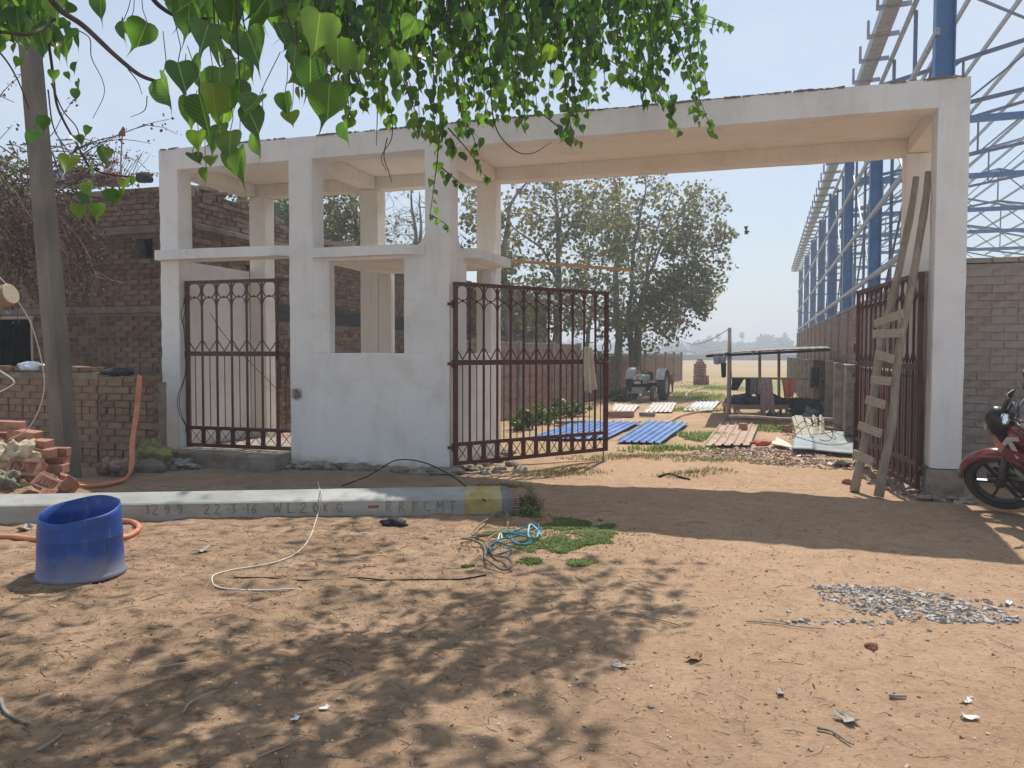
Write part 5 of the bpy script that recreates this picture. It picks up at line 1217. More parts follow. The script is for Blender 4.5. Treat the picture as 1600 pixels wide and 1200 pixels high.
# ------------------------------------------------------------------ strokes for handwriting and stamped letters
GL = {'1': [[(.3, .8), (.5, 1), (.5, 0)]], '2': [[(.1, .8), (.3, 1), (.7, .95), (.75, .7), (.1, .05), (.85, .0)]], '3': [[(.1, .95), (.7, .95), (.4, .6), (.75, .3), (.5, 0), (.1, .1)]],
      '6': [[(.7, .95), (.3, .7), (.15, .3), (.35, 0), (.7, .15), (.6, .45), (.2, .35)]], '9': [[(.7, .6), (.35, .5), (.2, .8), (.5, 1), (.75, .8), (.65, .3), (.45, 0)]], '0': [[(.45, 1), (.15, .6), (.3, .05), (.65, .05), (.8, .6), (.45, 1)]],
      '-': [[(.1, .5), (.7, .5)]], 'W': [[(.0, 1), (.25, 0), (.5, .7), (.7, 0), (1, 1)]], 'L': [[(.2, 1), (.2, 0), (.8, .02)]], 'K': [[(.2, 1), (.2, 0)], [(.75, .95), (.22, .5), (.8, .02)]],
      'G': [[(.8, .85), (.4, 1), (.1, .5), (.35, 0), (.8, .15), (.8, .45), (.5, .45)]], 'R': [[(.15, 0), (.15, 1), (.65, .95), (.65, .6), (.2, .5), (.8, 0)]], 'P': [[(.2, 0), (.2, 1), (.7, .9), (.65, .55), (.2, .5)]],
      'C': [[(.8, .85), (.4, 1), (.1, .5), (.35, .0), (.8, .1)]], 'M': [[(.05, 0), (.15, 1), (.5, .35), (.85, 1), (.95, 0)]], 'T': [[(.05, .95), (.95, 1)], [(.5, .97), (.5, 0)]],
      'I': [[(.5, 0), (.5, 1)]], 'N': [[(.12, 0), (.12, 1), (.85, 0), (.85, 1)]], 'D': [[(.15, 0), (.15, 1), (.6, .95), (.85, .5), (.6, .05), (.15, 0)]], 'A': [[(.05, 0), (.5, 1), (.95, 0)], [(.22, .38), (.78, .38)]], ' ': []}
def write(mb, text, o, xd, yd, nd, size, pitch, w, t, jit=0, rr=R):
    x = 0
    for ch in text:
        adv = .45 if ch in '1I-' else 1
        for st in GL[ch]:
            pts = [Vector(o) + Vector(xd) * (x + (a - (.25 if ch in '1I' else 0)) * size * .72 + rr.uniform(-jit, jit)) + Vector(yd) * (b * size + rr.uniform(-jit, jit)) for a, b in st]
            for a, b in zip(pts, pts[1:]): mb.bar(a - (b - a).normalized() * w * .3, b + (b - a).normalized() * w * .3, w, t, up=nd)
        x += pitch * adv
# ------------------------------------------------------------------ fallen concrete pole
pA, pB = Vector((-9.0, 7.16, 0)), Vector((.02, 7.86, 0)); pd = (pB - pA).normalized(); pn = Vector((-pd.y, pd.x, 0)); PLn = (pB - pA).length
fp = empty('fallen_pole', 'long precast concrete pole lying on the ground with a yellow band and handwritten side', 'pole', tuple(pA), math.atan2(pd.y, pd.x))
def psec(t, g=0):
    k = .80 + .20 * t
    return [(-.0 - g, -.08), (-.004 - g, (.125 + g) * k), (.012, (.14 + g) * k), (.225 * k + .0, .218 * k + g), (.245 * k + g, .205 * k), (.25 * k + g, -.08)]
def ploft(mb, x0, x1, g=0, n=40, end=0, jitter=.002):
    vs = []
    for i in range(n + 1):
        x = x0 + (x1 - x0) * i / n; t = x / PLn
        for (y, z) in psec(t, g):
            sh = 1
            if end and i > n - 4: sh = 1 - .10 * (i - n + 4) ** 1.3 / 2
            vs.append((x, .12 + (y - .12) * sh + jitter * noise.noise(Vector((x * 6, y * 20, z * 20))), z * sh + jitter * noise.noise(Vector((x * 6, y * 20, z * 20 + 9)))))
    k = 6; mb.add(vs, [(i * k + j, i * k + (j + 1) % k, (i + 1) * k + (j + 1) % k, (i + 1) * k + j) for i in range(n) for j in range(k)] + [tuple(range(k)), tuple(n * k + j for j in range(k - 1, -1, -1))])
def pole_x(px):  # local x of a pixel column on the pole
    r = ray(px, 790); t = (pA.x * pn.x + pA.y * pn.y) / (r.x * pn.x + r.y * pn.y); q = r * t; return (Vector((q.x, q.y, 0)) - pA).dot(pd)
xy0, xy1 = pole_x(727), pole_x(784)
mb = MB(); ploft(mb, 0, xy0 - .001, n=120)
mb.build('shaft', mat('new_concrete', [(.30, .30, .285), (.38, .38, .36), (.45, .45, .43)], .9, 3, bump=.35, bscale=45, stretch=(.4, 1, 1), spots=[((.28, .24, .19), 4, .52, .7, .6), ((.25, .25, .25), 30, .6, .7, .4)]), fp)
mb = MB(); ploft(mb, xy0, xy1, g=.002, n=8); mb.build('yellow_band', mat('worn_yellow_paint', [(.36, .27, .09), (.46, .36, .14), (.46, .42, .30)], .85, 6, bump=.3, spots=[((.42, .40, .36), 10, .55, .68, .5)]), fp)
mb = MB(); ploft(mb, xy1 + .001, PLn, n=8, end=1, jitter=.006); mb.build('butt_end', mat('butt_concrete', [(.17, .17, .17), (.25, .25, .245)], .95, 6, bump=.6), fp)
M_char = mat('charcoal_writing', [(.15, .15, .145), (.22, .22, .215)], .95)
for (px, s, sz, pt) in ((228, '1299', .095, .118), (318, '22-3-16', .088, .105), (428, 'WL20', .10, .125), (505, 'KG', .085, .13), (603, 'RRPCMT', .10, .125)):
    mb = MB(); write(mb, s, (pole_x(px), -.007, .018 if sz < .1 else .012), (1, 0, 0), (0, 0, 1), (0, 1, 0), sz, pt, .0062, .003, .006); mb.build('handwriting', M_char, fp)
mb = MB(); mb.bar((pole_x(575), -.003, .06), (pole_x(592), -.003, .065), .03, .002, up=(0, 1, 0)); mb.build('red_mark', mat('red_smear', [(.25, .10, .09), (.33, .15, .13)], .95), fp)
mb = MB(); o = (xy1 + PLn) / 2
for k in range(5): mb.tube([(PLn - .05, .05 + .04 * k, .03 + .03 * (k % 3)), (PLn + .06 + .02 * k, .05 + .045 * k, .02 + .04 * (k % 3)), (PLn + .09 + .02 * k, .04 + .045 * k, -.02)], .006, 4)
mb.build('steel_ends', M_dark, fp)

# ------------------------------------------------------------------ cut-down blue barrel
tb = gpt(127, 894); tb.z = gh(tb.x, tb.y) - .005
tub = empty('blue_tub', 'cut-down blue plastic barrel tub with a slanted rim, scuffed white near its base', 'tub', tuple(tb)); tub.scale = (.925, .925, 1)
mb = MB(); n = 56
prof = [(.300, 0), (.318, .006), (.322, .02), (.313, .035), (.306, .05), (.303, .12), (.300, .2), (.297, .275), (.299, .283), (.300, .29), (.297, .30), (.292, .38), (.288, .44), (.284, 1.0)]
rim = lambda a: .478 + .040 * math.cos(a - 2.07) + .036 * math.cos(a - .50) + .004 * math.sin(a * 5)
def ring(r, z, a): 
    sq = 1 + .012 * math.cos(2 * a); return (r * sq * math.cos(a), r * sq * math.sin(a), z)
vs = []; m_ = len(prof)
for (r_, z_) in prof:
    for k in range(n):
        a = 2 * math.pi * k / n; zr_ = rim(a); vs.append(ring(r_, zr_ if z_ == 1.0 else min(z_, zr_), a))
for (r_, z_) in ((.279, 1.0), (.283, .40), (.292, .2), (.296, .03), (.002, .02)):
    for k in range(n):
        a = 2 * math.pi * k / n; vs.append(ring(r_, rim(a) - .001 if z_ == 1.0 else z_, a))
M_ = m_ + 5
mb.add(vs, [(i * n + k, i * n + (k + 1) % n, (i + 1) * n + (k + 1) % n, (i + 1) * n + k) for i in range(M_ - 1) for k in range(n)])
mt = mat('blue_plastic', [(.010, .05, .24), (.014, .07, .31), (.022, .09, .36)], .42, 2.5, spec=.45, bump=.1, bscale=14, spots=[((.25, .28, .33), 6, .56, .76, .45, (1, 1, .4)), ((.30, .32, .36), 16, .62, .70, .5, (3, 3, .4)), ((.02, .03, .09), 2.2, .5, .7, .5)], dirt=((.30, .29, .28), .0, .20, .7))
mb.build('shell', mt, tub, smooth=True)

# ------------------------------------------------------------------ hoses
M_hose = mat('orange_hose', [(.46, .16, .08), (.56, .22, .12), (.58, .28, .17)], .5, 8, spec=.4)
def line3(pts, z=.02): 
    out = []
    for q in pts:
        if len(q) == 3: out.append(gat(*q))
        else: p = gpt(*q); p.z = gh(p.x, p.y) + z; out.append(p)
    return out
ho = empty('orange_hose', 'doubled orange hose hanging over the stepped wall and running to the brick pile', 'hose', tuple(gat(215, 650, 10.5)))
oh = gat(215, 650, 10.5)
for (dx, dz) in ((0, 0), (2.6, 1.5), (-2.4, -1)):
    pts = [gat(222 + dx, 640, 11.1), gat(221 + dx, 596, 10.85), gat(219 + dx, 588 + dz, 10.62), gat(218 + dx, 595, 10.45), gat(214 + dx, 640, 10.35), gat(207 + dx, 690, 10.0), gat(206 + dx, 722 + dz, 9.72), gat(200, 744 + dz, 9.62)] + line3([(180, 758 + dz), (150, 764 + dz), (120, 767 + dz), (95, 768 + dz)], .03)
    mb = MB(); mb.tube([p - oh for p in spline(pts, 7)], .0155, 8); mb.build('hose_line', M_hose, ho, smooth=True)
mb = MB(); p = line3([(150, 772), (190, 773), (235, 775), (262, 777), (272, 781)]); mb.tube(spline(p, 7), .018, 8); tag(mb.build('orange_hose', M_hose, smooth=True), 'short run of orange hose lying just behind the fallen pole', 'hose')
mb = MB(); p = line3([(150, 812), (185, 810), (207, 812), (217, 820), (212, 830), (192, 838), (150, 842), (100, 840), (55, 842), (25, 838), (-40, 834)], .022); mb.tube(spline(p, 7), .024, 8); tag(mb.build('orange_hose', M_hose, smooth=True), 'orange hose looping out from behind the blue tub', 'hose')

# ------------------------------------------------------------------ brick pile at the left edge
M_heap = mat('sacking_tan', [(.38, .25, .15), (.48, .34, .21), (.58, .46, .32)], .95, 4, bump=.8, bscale=16, bdist=.03)
mb = MB(); c0 = gat(-10, 745, 8.75)
lump('sand_heap', 'heap of sand and tan sacking under the spilled bricks at the left edge', 'heap', Vector((c0.x - .25, 8.85, .05)), .62, (1.25, .75, .95), M_heap, 51, .35, 40, 26)
lump('sacking', 'crumpled tan plastic sacking lying on the sand heap, beside the stepped bricks', 'sack', gat(22, 712, 8.3), .24, (1.2, .7, .75), mat('tan_plastic', [(.42, .30, .18), (.60, .47, .32), (.70, .60, .46)], .7, 6, bump=.9, bscale=12, bdist=.04), 52, .7, 60, 40)
lump('sacking', 'dark green and grey tarpaulin folds at the very left edge of the sand heap', 'tarpaulin', gat(4, 752, 8.0), .15, (1.3, .7, .75), mat('grey_tarp', [(.10, .10, .08), (.22, .20, .15), (.30, .27, .2)], .8, 10, bump=.9, bscale=12, bdist=.03), 53, .6, 30, 20)
flat('sacking', 'flat tan board or sack sloping forward from under the bricks', 'sack', [(-30, 770), (50, 775), (40, 738), (-10, 735)], M_heap, z=.10, curl=.05)
def pile_brick(px, py, Y, rz, rx, ry, label, stamp=False, s=(.32, .150, .098)):
    c = gat(px, py, Y); g_ = bpy.data.objects.new('brick', None) if False else None
    e = empty('brick', label, 'brick', tuple(c), 0, 'bricks spilled at the left edge'); e.rotation_euler = (rx, ry, rz)
    L_, W__, H_ = s; me = brick_mesh(L_, W__, H_, int(px * 7 + py), M_brick_red, .006); link('block', me, e)
    if stamp:
        m = MB(); w2, h2 = L_ * .36, W__ * .30; t = .007; z = H_ / 2 - .002
        for a, b in (((-w2, -h2), (w2, -h2)), ((w2, -h2), (w2, h2)), ((w2, h2), (-w2, h2)), ((-w2, h2), (-w2, -h2))): m.bar((a[0], a[1], z), (b[0], b[1], z), .006, t, up=(0, 0, 1))
        m.box(-w2, w2, -h2, h2, z - .004, z + .0022); m.build('stamp_frame', M_brick_dk, e)  # face is flush; darker colour stands in for shade of a sunken panel
        m = MB(); write(m, 'INDIA', (-w2 + .014, -h2 + .012, z + .004), (1, 0, 0), (0, 1, 0), (0, 0, 1), h2 * 2 - .024, .041, .0095, .006); m.build('stamped_letters', M_brick_red, e)
M_brick_dk = mat('dark_brick', [(.13, .05, .035), (.19, .08, .05)], .95, 9)
pb = pile_brick
pb(12, 665, 8.55, .05, 0, .04, 'uppermost brick of the stepped row, cut by the left edge of the picture')
pb(-22, 664, 8.6, .1, 0, 0, 'brick behind the uppermost one, mostly outside the left edge')
pb(39, 679, 8.50, -.15, .05, .10, 'second brick down the stepped row, its end over the first')
pb(56, 693, 8.45, -.10, .06, .05, 'third brick down the stepped row, nearly level')
pb(61, 707, 8.40, -.12, .04, .04, 'fourth-row brick on the left, with a broken corner')
pb(84, 706, 8.62, .15, 0, .03, 'fourth-row brick on the right, half hidden')
pb(82, 720, 8.60, .05, 0, .02, 'fifth-row brick of the stepped row')
pb(80, 732, 8.55, .02, 0, .0, 'lowest level brick behind the stamped ones')
pb(12, 682, 8.75, .05, 0, .0, 'brick in shadow under the second row near the left edge')
pb(34, 694, 8.75, .05, 0, .0, 'shadowed brick supporting the third row')
pb(41, 733, 8.12, -.10, .95, .06, 'tilted brick with INDIA stamped on its face, upper left of the stamped ones', True, (.36, .18, .11))
pb(64, 748, 8.10, -.35, .75, .30, 'tilted brick just under the upper stamped one, stamp half covered', True)
pb(76, 758, 7.98, -.30, .80, .28, 'tilted brick leaning against the steep stamped one, above the blue tub', True)
pb(108, 760, 7.98, -1.15, .9, -.35, 'steeply tilted brick with INDIA running down it, nearest the utility pole', True, (.32, .16, .10))
pb(86, 777, 7.85, -.05, .5, .03, 'brick lying flattest at the foot of the pile, right behind the tub rim', True)
pb(100, 745, 8.3, .6, .2, .4, 'small broken brick bit stuck between the pile and the pole', False, (.09, .08, .05))
c = gat(5, 463, 7.2); d = Vector((.95, -.2, .25)).normalized()
lg = empty('cut_log', 'sawn end of a pale log poking in at the left edge above the boundary wall', 'log', tuple(c)); m = MB(); m.tube([-d * 1.6, -d * .5, d * .08], [.10, .105, .10], 14); m.build('bark', mat('log_bark', [(.28, .19, .12), (.38, .27, .17)], .95, 7, bump=.6), lg, smooth=True)
m = MB(); m.tube([d * .0805, d * .09], [.095, .09], 14); m.build('sawn_end', M_plank, lg)
# sacks by the step
lump('sack', 'crumpled brown woven sack lying at the foot of the boundary wall behind the hose', 'sack', gat(180, 732, 10.0), .235, (1.05, .6, .62), mat('woven_sack', [(.15, .09, .08), (.33, .22, .20), (.45, .34, .30)], .9, 9, bump=1.0, bscale=16, bdist=.05), 61, .6, 70, 44)
lump('sack', 'dusty olive-yellow sack slumped between the hose and the left gate pillar', 'sack', gat(236, 712, 10.6), .27, (1.05, .7, .68), mat('olive_sack', [(.13, .12, .06), (.24, .24, .09), (.34, .34, .15)], .85, 5, bump=.8, bscale=12, bdist=.03), 62, .5, 60, 40)
lump('sack', 'small brown-yellow sack on top of the slumped olive one', 'sack', gat(231, 682, 10.75), .12, (1.0, .7, .9), mat('mustard_sack', [(.16, .11, .04), (.30, .22, .07)], .85, 8, bump=.8, bscale=20, bdist=.02), 63, .5)
lump('sack', 'grey mud-caked bag under the olive sack, facing the road', 'sack', gat(232, 732, 10.3), .22, (1.1, .6, .55), mat('mud_bag', [(.15, .13, .11), (.22, .19, .16)], .95, 6, bump=.6), 64, .4)
lump('sheeting', 'crumpled grey polythene sheeting between the sacks and the concrete step', 'sheeting', gat(276, 728, 10.75), .21, (1.25, .7, .42), mat('grey_polythene', [(.18, .18, .17), (.30, .30, .29), (.48, .48, .47)], .45, 12, bump=1, bscale=14, bdist=.04), 65, .7, 70, 44)

# ------------------------------------------------------------------ wires near the left edge
M_wire_w = mat('pale_wire', [(.55, .52, .46), (.66, .63, .57)], .6, 4)
def wire(label, pts, r=.006, m=M_wire_w, nm='wire'):
    mb = MB(); mb.tube(spline(pts, 8), r, 5); return tag(mb.build(nm, m, smooth=True), label, 'wire')
wire('pale wire drooping in an arc from the left edge down to the spilled bricks', [gat(-40, 410, 7.4), gat(0, 434, 7.5), (gat(22, 462, 7.6)), gat(50, 510, 7.8), gat(68, 580, 8.0), gat(66, 625, 8.1), gat(45, 668, 8.2), gat(12, 688, 8.2)], .006)
wire('short pale wire hooking back to the left edge in front of the low wall', [gat(-20, 570, 7.9), gat(4, 582, 7.9), gat(22, 596, 7.9), gat(14, 605, 7.9), gat(-15, 620, 7.9)], .008)
wire('pale cord hooked over the fallen pole and trailing forward over the soil', line3([(497, 775)], .19) + [gat(500, 765, 8.0), gat(502, 768, 7.75), gat(501, 783, 7.68), gat(496, 805, 7.62)] + line3([(484, 835), (466, 856), (440, 872), (400, 880), (365, 885), (338, 894), (331, 901), (342, 910), (400, 914), (460, 912)], .008), .0055)
wire('black wire arching from the wall foot over the yellow band of the fallen pole', line3([(535, 757), (572, 748)], .02) + [gat(590, 735, 9.6), gat(620, 719, 9.4), (gat(660, 722, 9.1)), gat(700, 740, 8.7), gat(735, 765, 8.2)] + [gat(758, 783, 7.76)], .007, M_dark)
for k, (dx, lab) in enumerate([(0, 'black cable bunch hanging beside the lower hinge of the small gate'), (3, 'black cable looping from the top hinge of the small gate')]):
    pts = [gat(291, 462 + 20 * k, 11.55), gat(283 + dx, 490 + 10 * k, 11.5), gat(288, 520, 11.5), gat(290, 580, 11.5), gat(281 - dx, 620, 11.5), gat(283 - dx, 645, 11.5), gat(292, 668, 11.5)]
    wire(lab, pts, .005, M_dark)
wire('thin dark wire running diagonally behind the bars of the small gate', [U(-4.2, .55, 2.2), U(-3.9, .5, 1.85), U(-3.4, .5, 1.4), U(-2.9, .5, .95), U(-2.6, .5, .55)], .005, M_dark)
wire('thin black twig-like wire lying across the soil in the middle foreground', line3([(365, 898), (420, 897), (480, 899), (560, 899), (600, 899), (650, 901), (720, 901), (760, 897)], .006), .005, M_dark)

# ------------------------------------------------------------------ ropes by the grass
M_rope_b = mat('blue_rope', [(.03, .13, .19), (.05, .20, .28), (.09, .27, .35)], .8, 30, bump=.8, bscale=150)
M_rope_t = mat('tan_rope', [(.20, .16, .11), (.29, .235, .165)], .9, 30, bump=.8, bscale=150)
rb_ = MB(); rr = random.Random(3)
def loops(pts, r, z=.02): 
    out = []
    for i, q in enumerate(pts): p = gpt(*q); p.z = gh(p.x, p.y) + z + .018 * (i % 3); out.append(p)
    return spline(out, 7)
rb_.tube(loops([(758, 866), (762, 858), (775, 852), (790, 850), (800, 858), (788, 866), (770, 862), (772, 852), (792, 846), (815, 850), (830, 846), (826, 836), (800, 838), (782, 842), (790, 834), (815, 830), (838, 826), (846, 834), (832, 840), (806, 836), (780, 836), (800, 828), (828, 822), (842, 828), (830, 848), (808, 852), (796, 846)], .01), .0085, 6)
tag(rb_.build('blue_rope', M_rope_b, smooth=True), 'loosely coiled blue rope lying beside the short grass', 'rope')
rb_ = MB(); rb_.tube(loops([(846, 842), (838, 830), (828, 828), (826, 840), (838, 846), (842, 838)], .01, .035), .008, 6); tag(rb_.build('pale_cord', mat('aqua_cord', [(.25, .5, .5), (.4, .6, .6)], .8), smooth=True), 'small pale aqua cord knot on the blue rope', 'cord')
rb_ = MB(); rb_.tube(loops([(790, 791), (770, 806), (748, 822), (738, 832), (748, 838), (765, 840), (745, 838), (722, 842), (735, 846), (756, 850), (758, 872), (764, 884), (785, 890), (800, 888), (792, 880), (770, 862), (760, 848), (775, 838), (790, 826), (794, 810), (788, 801), (778, 803)], .01), .0105, 6)
tag(rb_.build('tan_rope', M_rope_t, smooth=True), 'stiff tan rope in open loops between the fallen pole and the blue rope', 'rope')
rb_ = MB(); rb_.tube(loops([(781, 848), (784, 843), (781, 841), (778, 846)], .01, .03), .008, 5); tag(rb_.build('white_clip', M_plank_w, smooth=True), 'small curved cream clip lying among the blue and tan ropes', 'clip')

# ------------------------------------------------------------------ bamboo ladder
f1, f2 = Vector((3.98, 9.05, 0)), Vector((4.10, 8.70, 0)); t1, t2 = gat(1432, 277, 9.28), gat(1451, 269, 8.98)
ld = empty('bamboo_ladder', 'makeshift bamboo ladder with nailed plank rungs leaning on the inside of the right pillar', 'ladder', tuple(f1))
for (a, b) in ((f1, t1), (f2, t2)):
    m = MB(); n = 14; pts = [a.lerp(b, i / n) - f1 + Vector((.02 * math.sin(i * .7), .015 * math.sin(i * 1.3), 0)) for i in range(n + 1)]
    m.tube(pts, [.050 - .014 * i / n + (.005 if i % 3 == 0 else 0) for i in range(n + 1)], 10); m.build('rail', M_bamboo, ld, smooth=True)
rr = random.Random(2)
# (left px,py),(right px,py)
for (l, r_) in (((1372, 507), (1415, 490)), ((1369, 523), (1416, 520)), ((1377, 555), (1402, 562)), ((1367, 594), (1396, 596)), ((1359, 625), (1388, 633)), ((1347, 665), (1382, 678)), ((1339, 709), (1369, 722))):
    yl = 8.96; a, b = gat(l[0], l[1], 9.02), gat(r_[0], r_[1], 8.66); d = (b - a).normalized()
    m = MB(); m.rbox(-(b - a).length / 2, (b - a).length / 2, -.012, .012, -.048, .048, step=.1, amp=.006, rnd=.004)
    nv = Vector((-.9, -.35, .1)); nv = (nv - d * nv.dot(d)).normalized(); up = d.cross(-nv) if False else nv.cross(d) * -1
    zax = d.cross(nv).normalized(); zax = zax if zax.z > 0 else -zax
    yax = zax.cross(d)
    M = Matrix(((d.x, yax.x, zax.x), (d.y, yax.y, zax.y), (d.z, yax.z, zax.z))).to_4x4(); M.translation = (a + b) / 2 - f1 + nv * .045
    link('rung', m.mesh('rung', M_plank), ld, M=M)

# ------------------------------------------------------------------ motorcycles
M_chrome = mat('bright_metal', [(.5, .5, .5), (.62, .62, .62)], .25, 3, metal=1)
M_engine = mat('engine_metal', [(.06, .06, .06), (.14, .14, .14)], .5, 8, metal=.5)
M_blackpl = mat('black_plastic', [(.015, .015, .017), (.03, .03, .032)], .35, 3, spec=.5)
M_seat = mat('black_vinyl', [(.02, .02, .022), (.035, .035, .035)], .6, 8)
M_sil = mat('silver_decal', [(.45, .45, .46), (.55, .55, .56)], .35, 3, spec=.5)
M_mirror = mat('mirror_glass', [(.75, .8, .85), (.8, .85, .9)], .05, 3, metal=1)
def motorcycle(label, contact, heading, lean, M_paint, s=1.18, steer=math.radians(34)):
    """local: x to the front wheel, y left, z up; origin under the front wheel"""
    mc = empty('motorcycle', label, 'motorcycle', tuple(contact), 0); mc.rotation_euler = (-lean, 0, heading); mc.scale = (s, s, s)
    RW = .30
    def whl(x, w, R_, nm):
        wo = bpy.data.objects.new(nm, None); col.objects.link(wo); wo.parent = mc; wo.location = (x, 0, R_); wo.rotation_euler = (math.pi / 2, 0, 0)
        m = MB(); pf = [(R_ - w * .62 + w * .62 * math.cos(a) * .95 + .0, w * .5 * math.sin(a)) for a in [math.radians(-110 + 22 * k) for k in range(11)]]
        m.lathe(pf, 40); m.build('tyre', M_tyre, wo, smooth=True)
        m = MB(); ri = R_ - w * .85; m.lathe([(ri + .015, -w * .3), (ri, -w * .32), (ri - .02, -w * .1), (ri - .02, w * .1), (ri, w * .32), (ri + .015, w * .3)], 40)
        for k in range(6):
            a = k * math.pi / 3; m.bar((.05 * math.cos(a), .05 * math.sin(a), 0), ((ri - .01) * math.cos(a + .12), (ri - .01) * math.sin(a + .12), 0), .022, .028, up=(0, 0, 1))
        m.tube([(0, 0, -w * .55), (0, 0, w * .55)], .045, 12); m.build('rim', M_blackpl, wo)
        m = MB(); m.lathe([(.05, w * .42), (.125, w * .42), (.125, w * .47), (.05, w * .47)], 30, close=True); m.build('brake_disc', M_chrome, wo)
    whl(0, .10, RW, 'front_wheel'); whl(-1.28, .125, .31, 'rear_wheel')
    hd = Vector((-.42, 0, .88)).normalized()      # fork axis
    top = Vector((0, 0, RW)) + hd * .62
    m = MB()
    for y in (-.085, .085):
        m.tube([Vector((0, y, RW)), Vector((0, y, RW)) + hd * .30], .026, 10); m.tube([Vector((0, y, RW)) + hd * .28, Vector((0, y, RW)) + hd * .62], .017, 10)
    m.build('fork', M_engine, mc, smooth=True)
    m = MB(); vs = []; na = 15; nb_ = 7
    for i in range(na):
        a = math.radians(18 + 150 * i / (na - 1)); wd = .075 + .018 * math.sin(math.pi * i / (na - 1))
        for j in range(nb_):
            t = (j / (nb_ - 1) - .5) * 2; rr_ = RW + .035 - .05 * abs(t) ** 2.2; vs.append((math.cos(a) * rr_ + .01, t * wd, RW + math.sin(a) * rr_))
    m.add(vs, [(i * nb_ + j, i * nb_ + j + 1, (i + 1) * nb_ + j + 1, (i + 1) * nb_ + j) for i in range(na - 1) for j in range(nb_ - 1)])
    fo = m.build('front_mudguard', M_paint, mc, smooth=True); fo.modifiers.new('t', 'SOLIDIFY').thickness = .008
    # headlight cowl and visor
    m = MB(); m.ball(top + Vector((.10, 0, .02)), .13, 16, 12, sc=(.85, .85, 1.15)); m.build('headlight_cowl', M_blackpl, mc, smooth=True)
    m = MB(); m.ball(top + Vector((.175, 0, 0)), .085, 14, 10, sc=(.6, 1, 1.0)); m.build('headlight', M_chrome, mc, smooth=True)
    m = MB(); a0 = top + Vector((.10, 0, .12)); vs = []
    for i in range(6):
        for j in range(7):
            t = (j / 6 - .5) * 2; vs.append(a0 + Vector((-.02 - .11 * i / 5 - .05 * abs(t) ** 2, t * (.12 - .03 * i / 5), .0 + .15 * i / 5)))
    m.add(vs, [(i * 7 + j, i * 7 + j + 1, (i + 1) * 7 + j + 1, (i + 1) * 7 + j) for i in range(5) for j in range(6)]); vo = m.build('visor', M_blackpl, mc, smooth=True); vo.modifiers.new('t', 'SOLIDIFY').thickness = .006
    # handlebar, grips, levers, mirrors, gauges
    hb = top + Vector((-.05, 0, .05))
    m = MB()
    for y in (-1, 1): m.tube(spline([hb, hb + Vector((-.01, y * .10, .05)), hb + Vector((-.06, y * .24, .07)), hb + Vector((-.13, y * .34, .045))], 5), .011, 8)
    m.build('handlebar', M_engine, mc, smooth=True)
    for y in (-1, 1):
        g0, g1 = hb + Vector((-.10, y * .27, .065)), hb + Vector((-.16, y * .39, .035))
        m = MB(); m.tube([g0, g1], .019, 10); m.build('grip', M_tyre, mc, smooth=True)
        m = MB(); m.tube([g0 + Vector((.03, -y * .03, .0)), g0 + Vector((.06, y * .03, -.01)), g1 + Vector((.05, 0, -.02))], [.01, .007, .006], 6); m.ball(g0 + Vector((.01, -y * .03, 0)), .03, 8, 6); m.build('lever', M_engine, mc, smooth=True)
        st = hb + Vector((-.06, y * .22, .08)); mr = st + Vector((.02, y * .17, .11))
        m = MB(); m.tube(spline([st, st + Vector((.03, y * .03, .08)), mr], 4), .006, 6); m.build('mirror_stalk', M_blackpl, mc)
        mo = MB(); mo.ball((0, 0, 0), 1, 14, 8, sc=(.022, .075, .048)); q = mo.build('mirror_housing', M_blackpl, mc, smooth=True, loc=tuple(mr)); q.rotation_euler = (0, .15, y * .12 * -1)
        mo = MB(); mo.ball((-.010, 0, 0), 1, 14, 8, sc=(.014, .066, .040)); mo.build('mirror', M_mirror, q, smooth=True)
    m = MB(); m.rbox(-.03, .03, -.09, .09, -.03, .03, step=.1, amp=0, rnd=.015, M=TR(*(hb + Vector((.02, 0, .07)))) @ eul(0, -.6, 0)); m.build('instrument_pod', M_blackpl, mc)
    # frame, tank, shroud, seat, side panel, engine
    m = MB(); m.tube([top - hd * .05, Vector((-.62, 0, .72)), Vector((-1.0, 0, .70))], .028, 8); m.tube([top - hd * .1, Vector((-.42, 0, .38)), Vector((-.80, 0, .28)), Vector((-.95, 0, .42)), Vector((-.95, 0, .68))], .024, 8); m.tube([Vector((-.92, .1, .38)), Vector((-1.28, .1, .31))], .022, 8); m.tube([Vector((-.92, -.1, .38)), Vector((-1.28, -.1, .31))], .022, 8); m.build('frame', M_blackpl, mc, smooth=True)
    def loft(name, secs, m_, n=16, pw=2.6):
        mb = MB(); vs = []
        for (x, z, hy, hz) in secs:
            for k in range(n):
                a = 2 * math.pi * k / n; c_, s_ = math.cos(a), math.sin(a)
                vs.append((x, hy * math.copysign(abs(c_) ** (2 / pw), c_), z + hz * math.copysign(abs(s_) ** (2 / pw), s_)))
        L_ = len(secs); mb.add(vs, [(i * n + k, i * n + (k + 1) % n, (i + 1) * n + (k + 1) % n, (i + 1) * n + k) for i in range(L_ - 1) for k in range(n)] + [tuple(range(n - 1, -1, -1)), tuple((L_ - 1) * n + k for k in range(n))])
        return mb.build(name, m_, mc, smooth=True)
    loft('fuel_tank', [(-.24, .76, .03, .03), (-.27, .76, .10, .09), (-.34, .775, .145, .125), (-.46, .785, .155, .13), (-.58, .765, .135, .11), (-.68, .735, .10, .075), (-.73, .72, .05, .04)], M_paint)
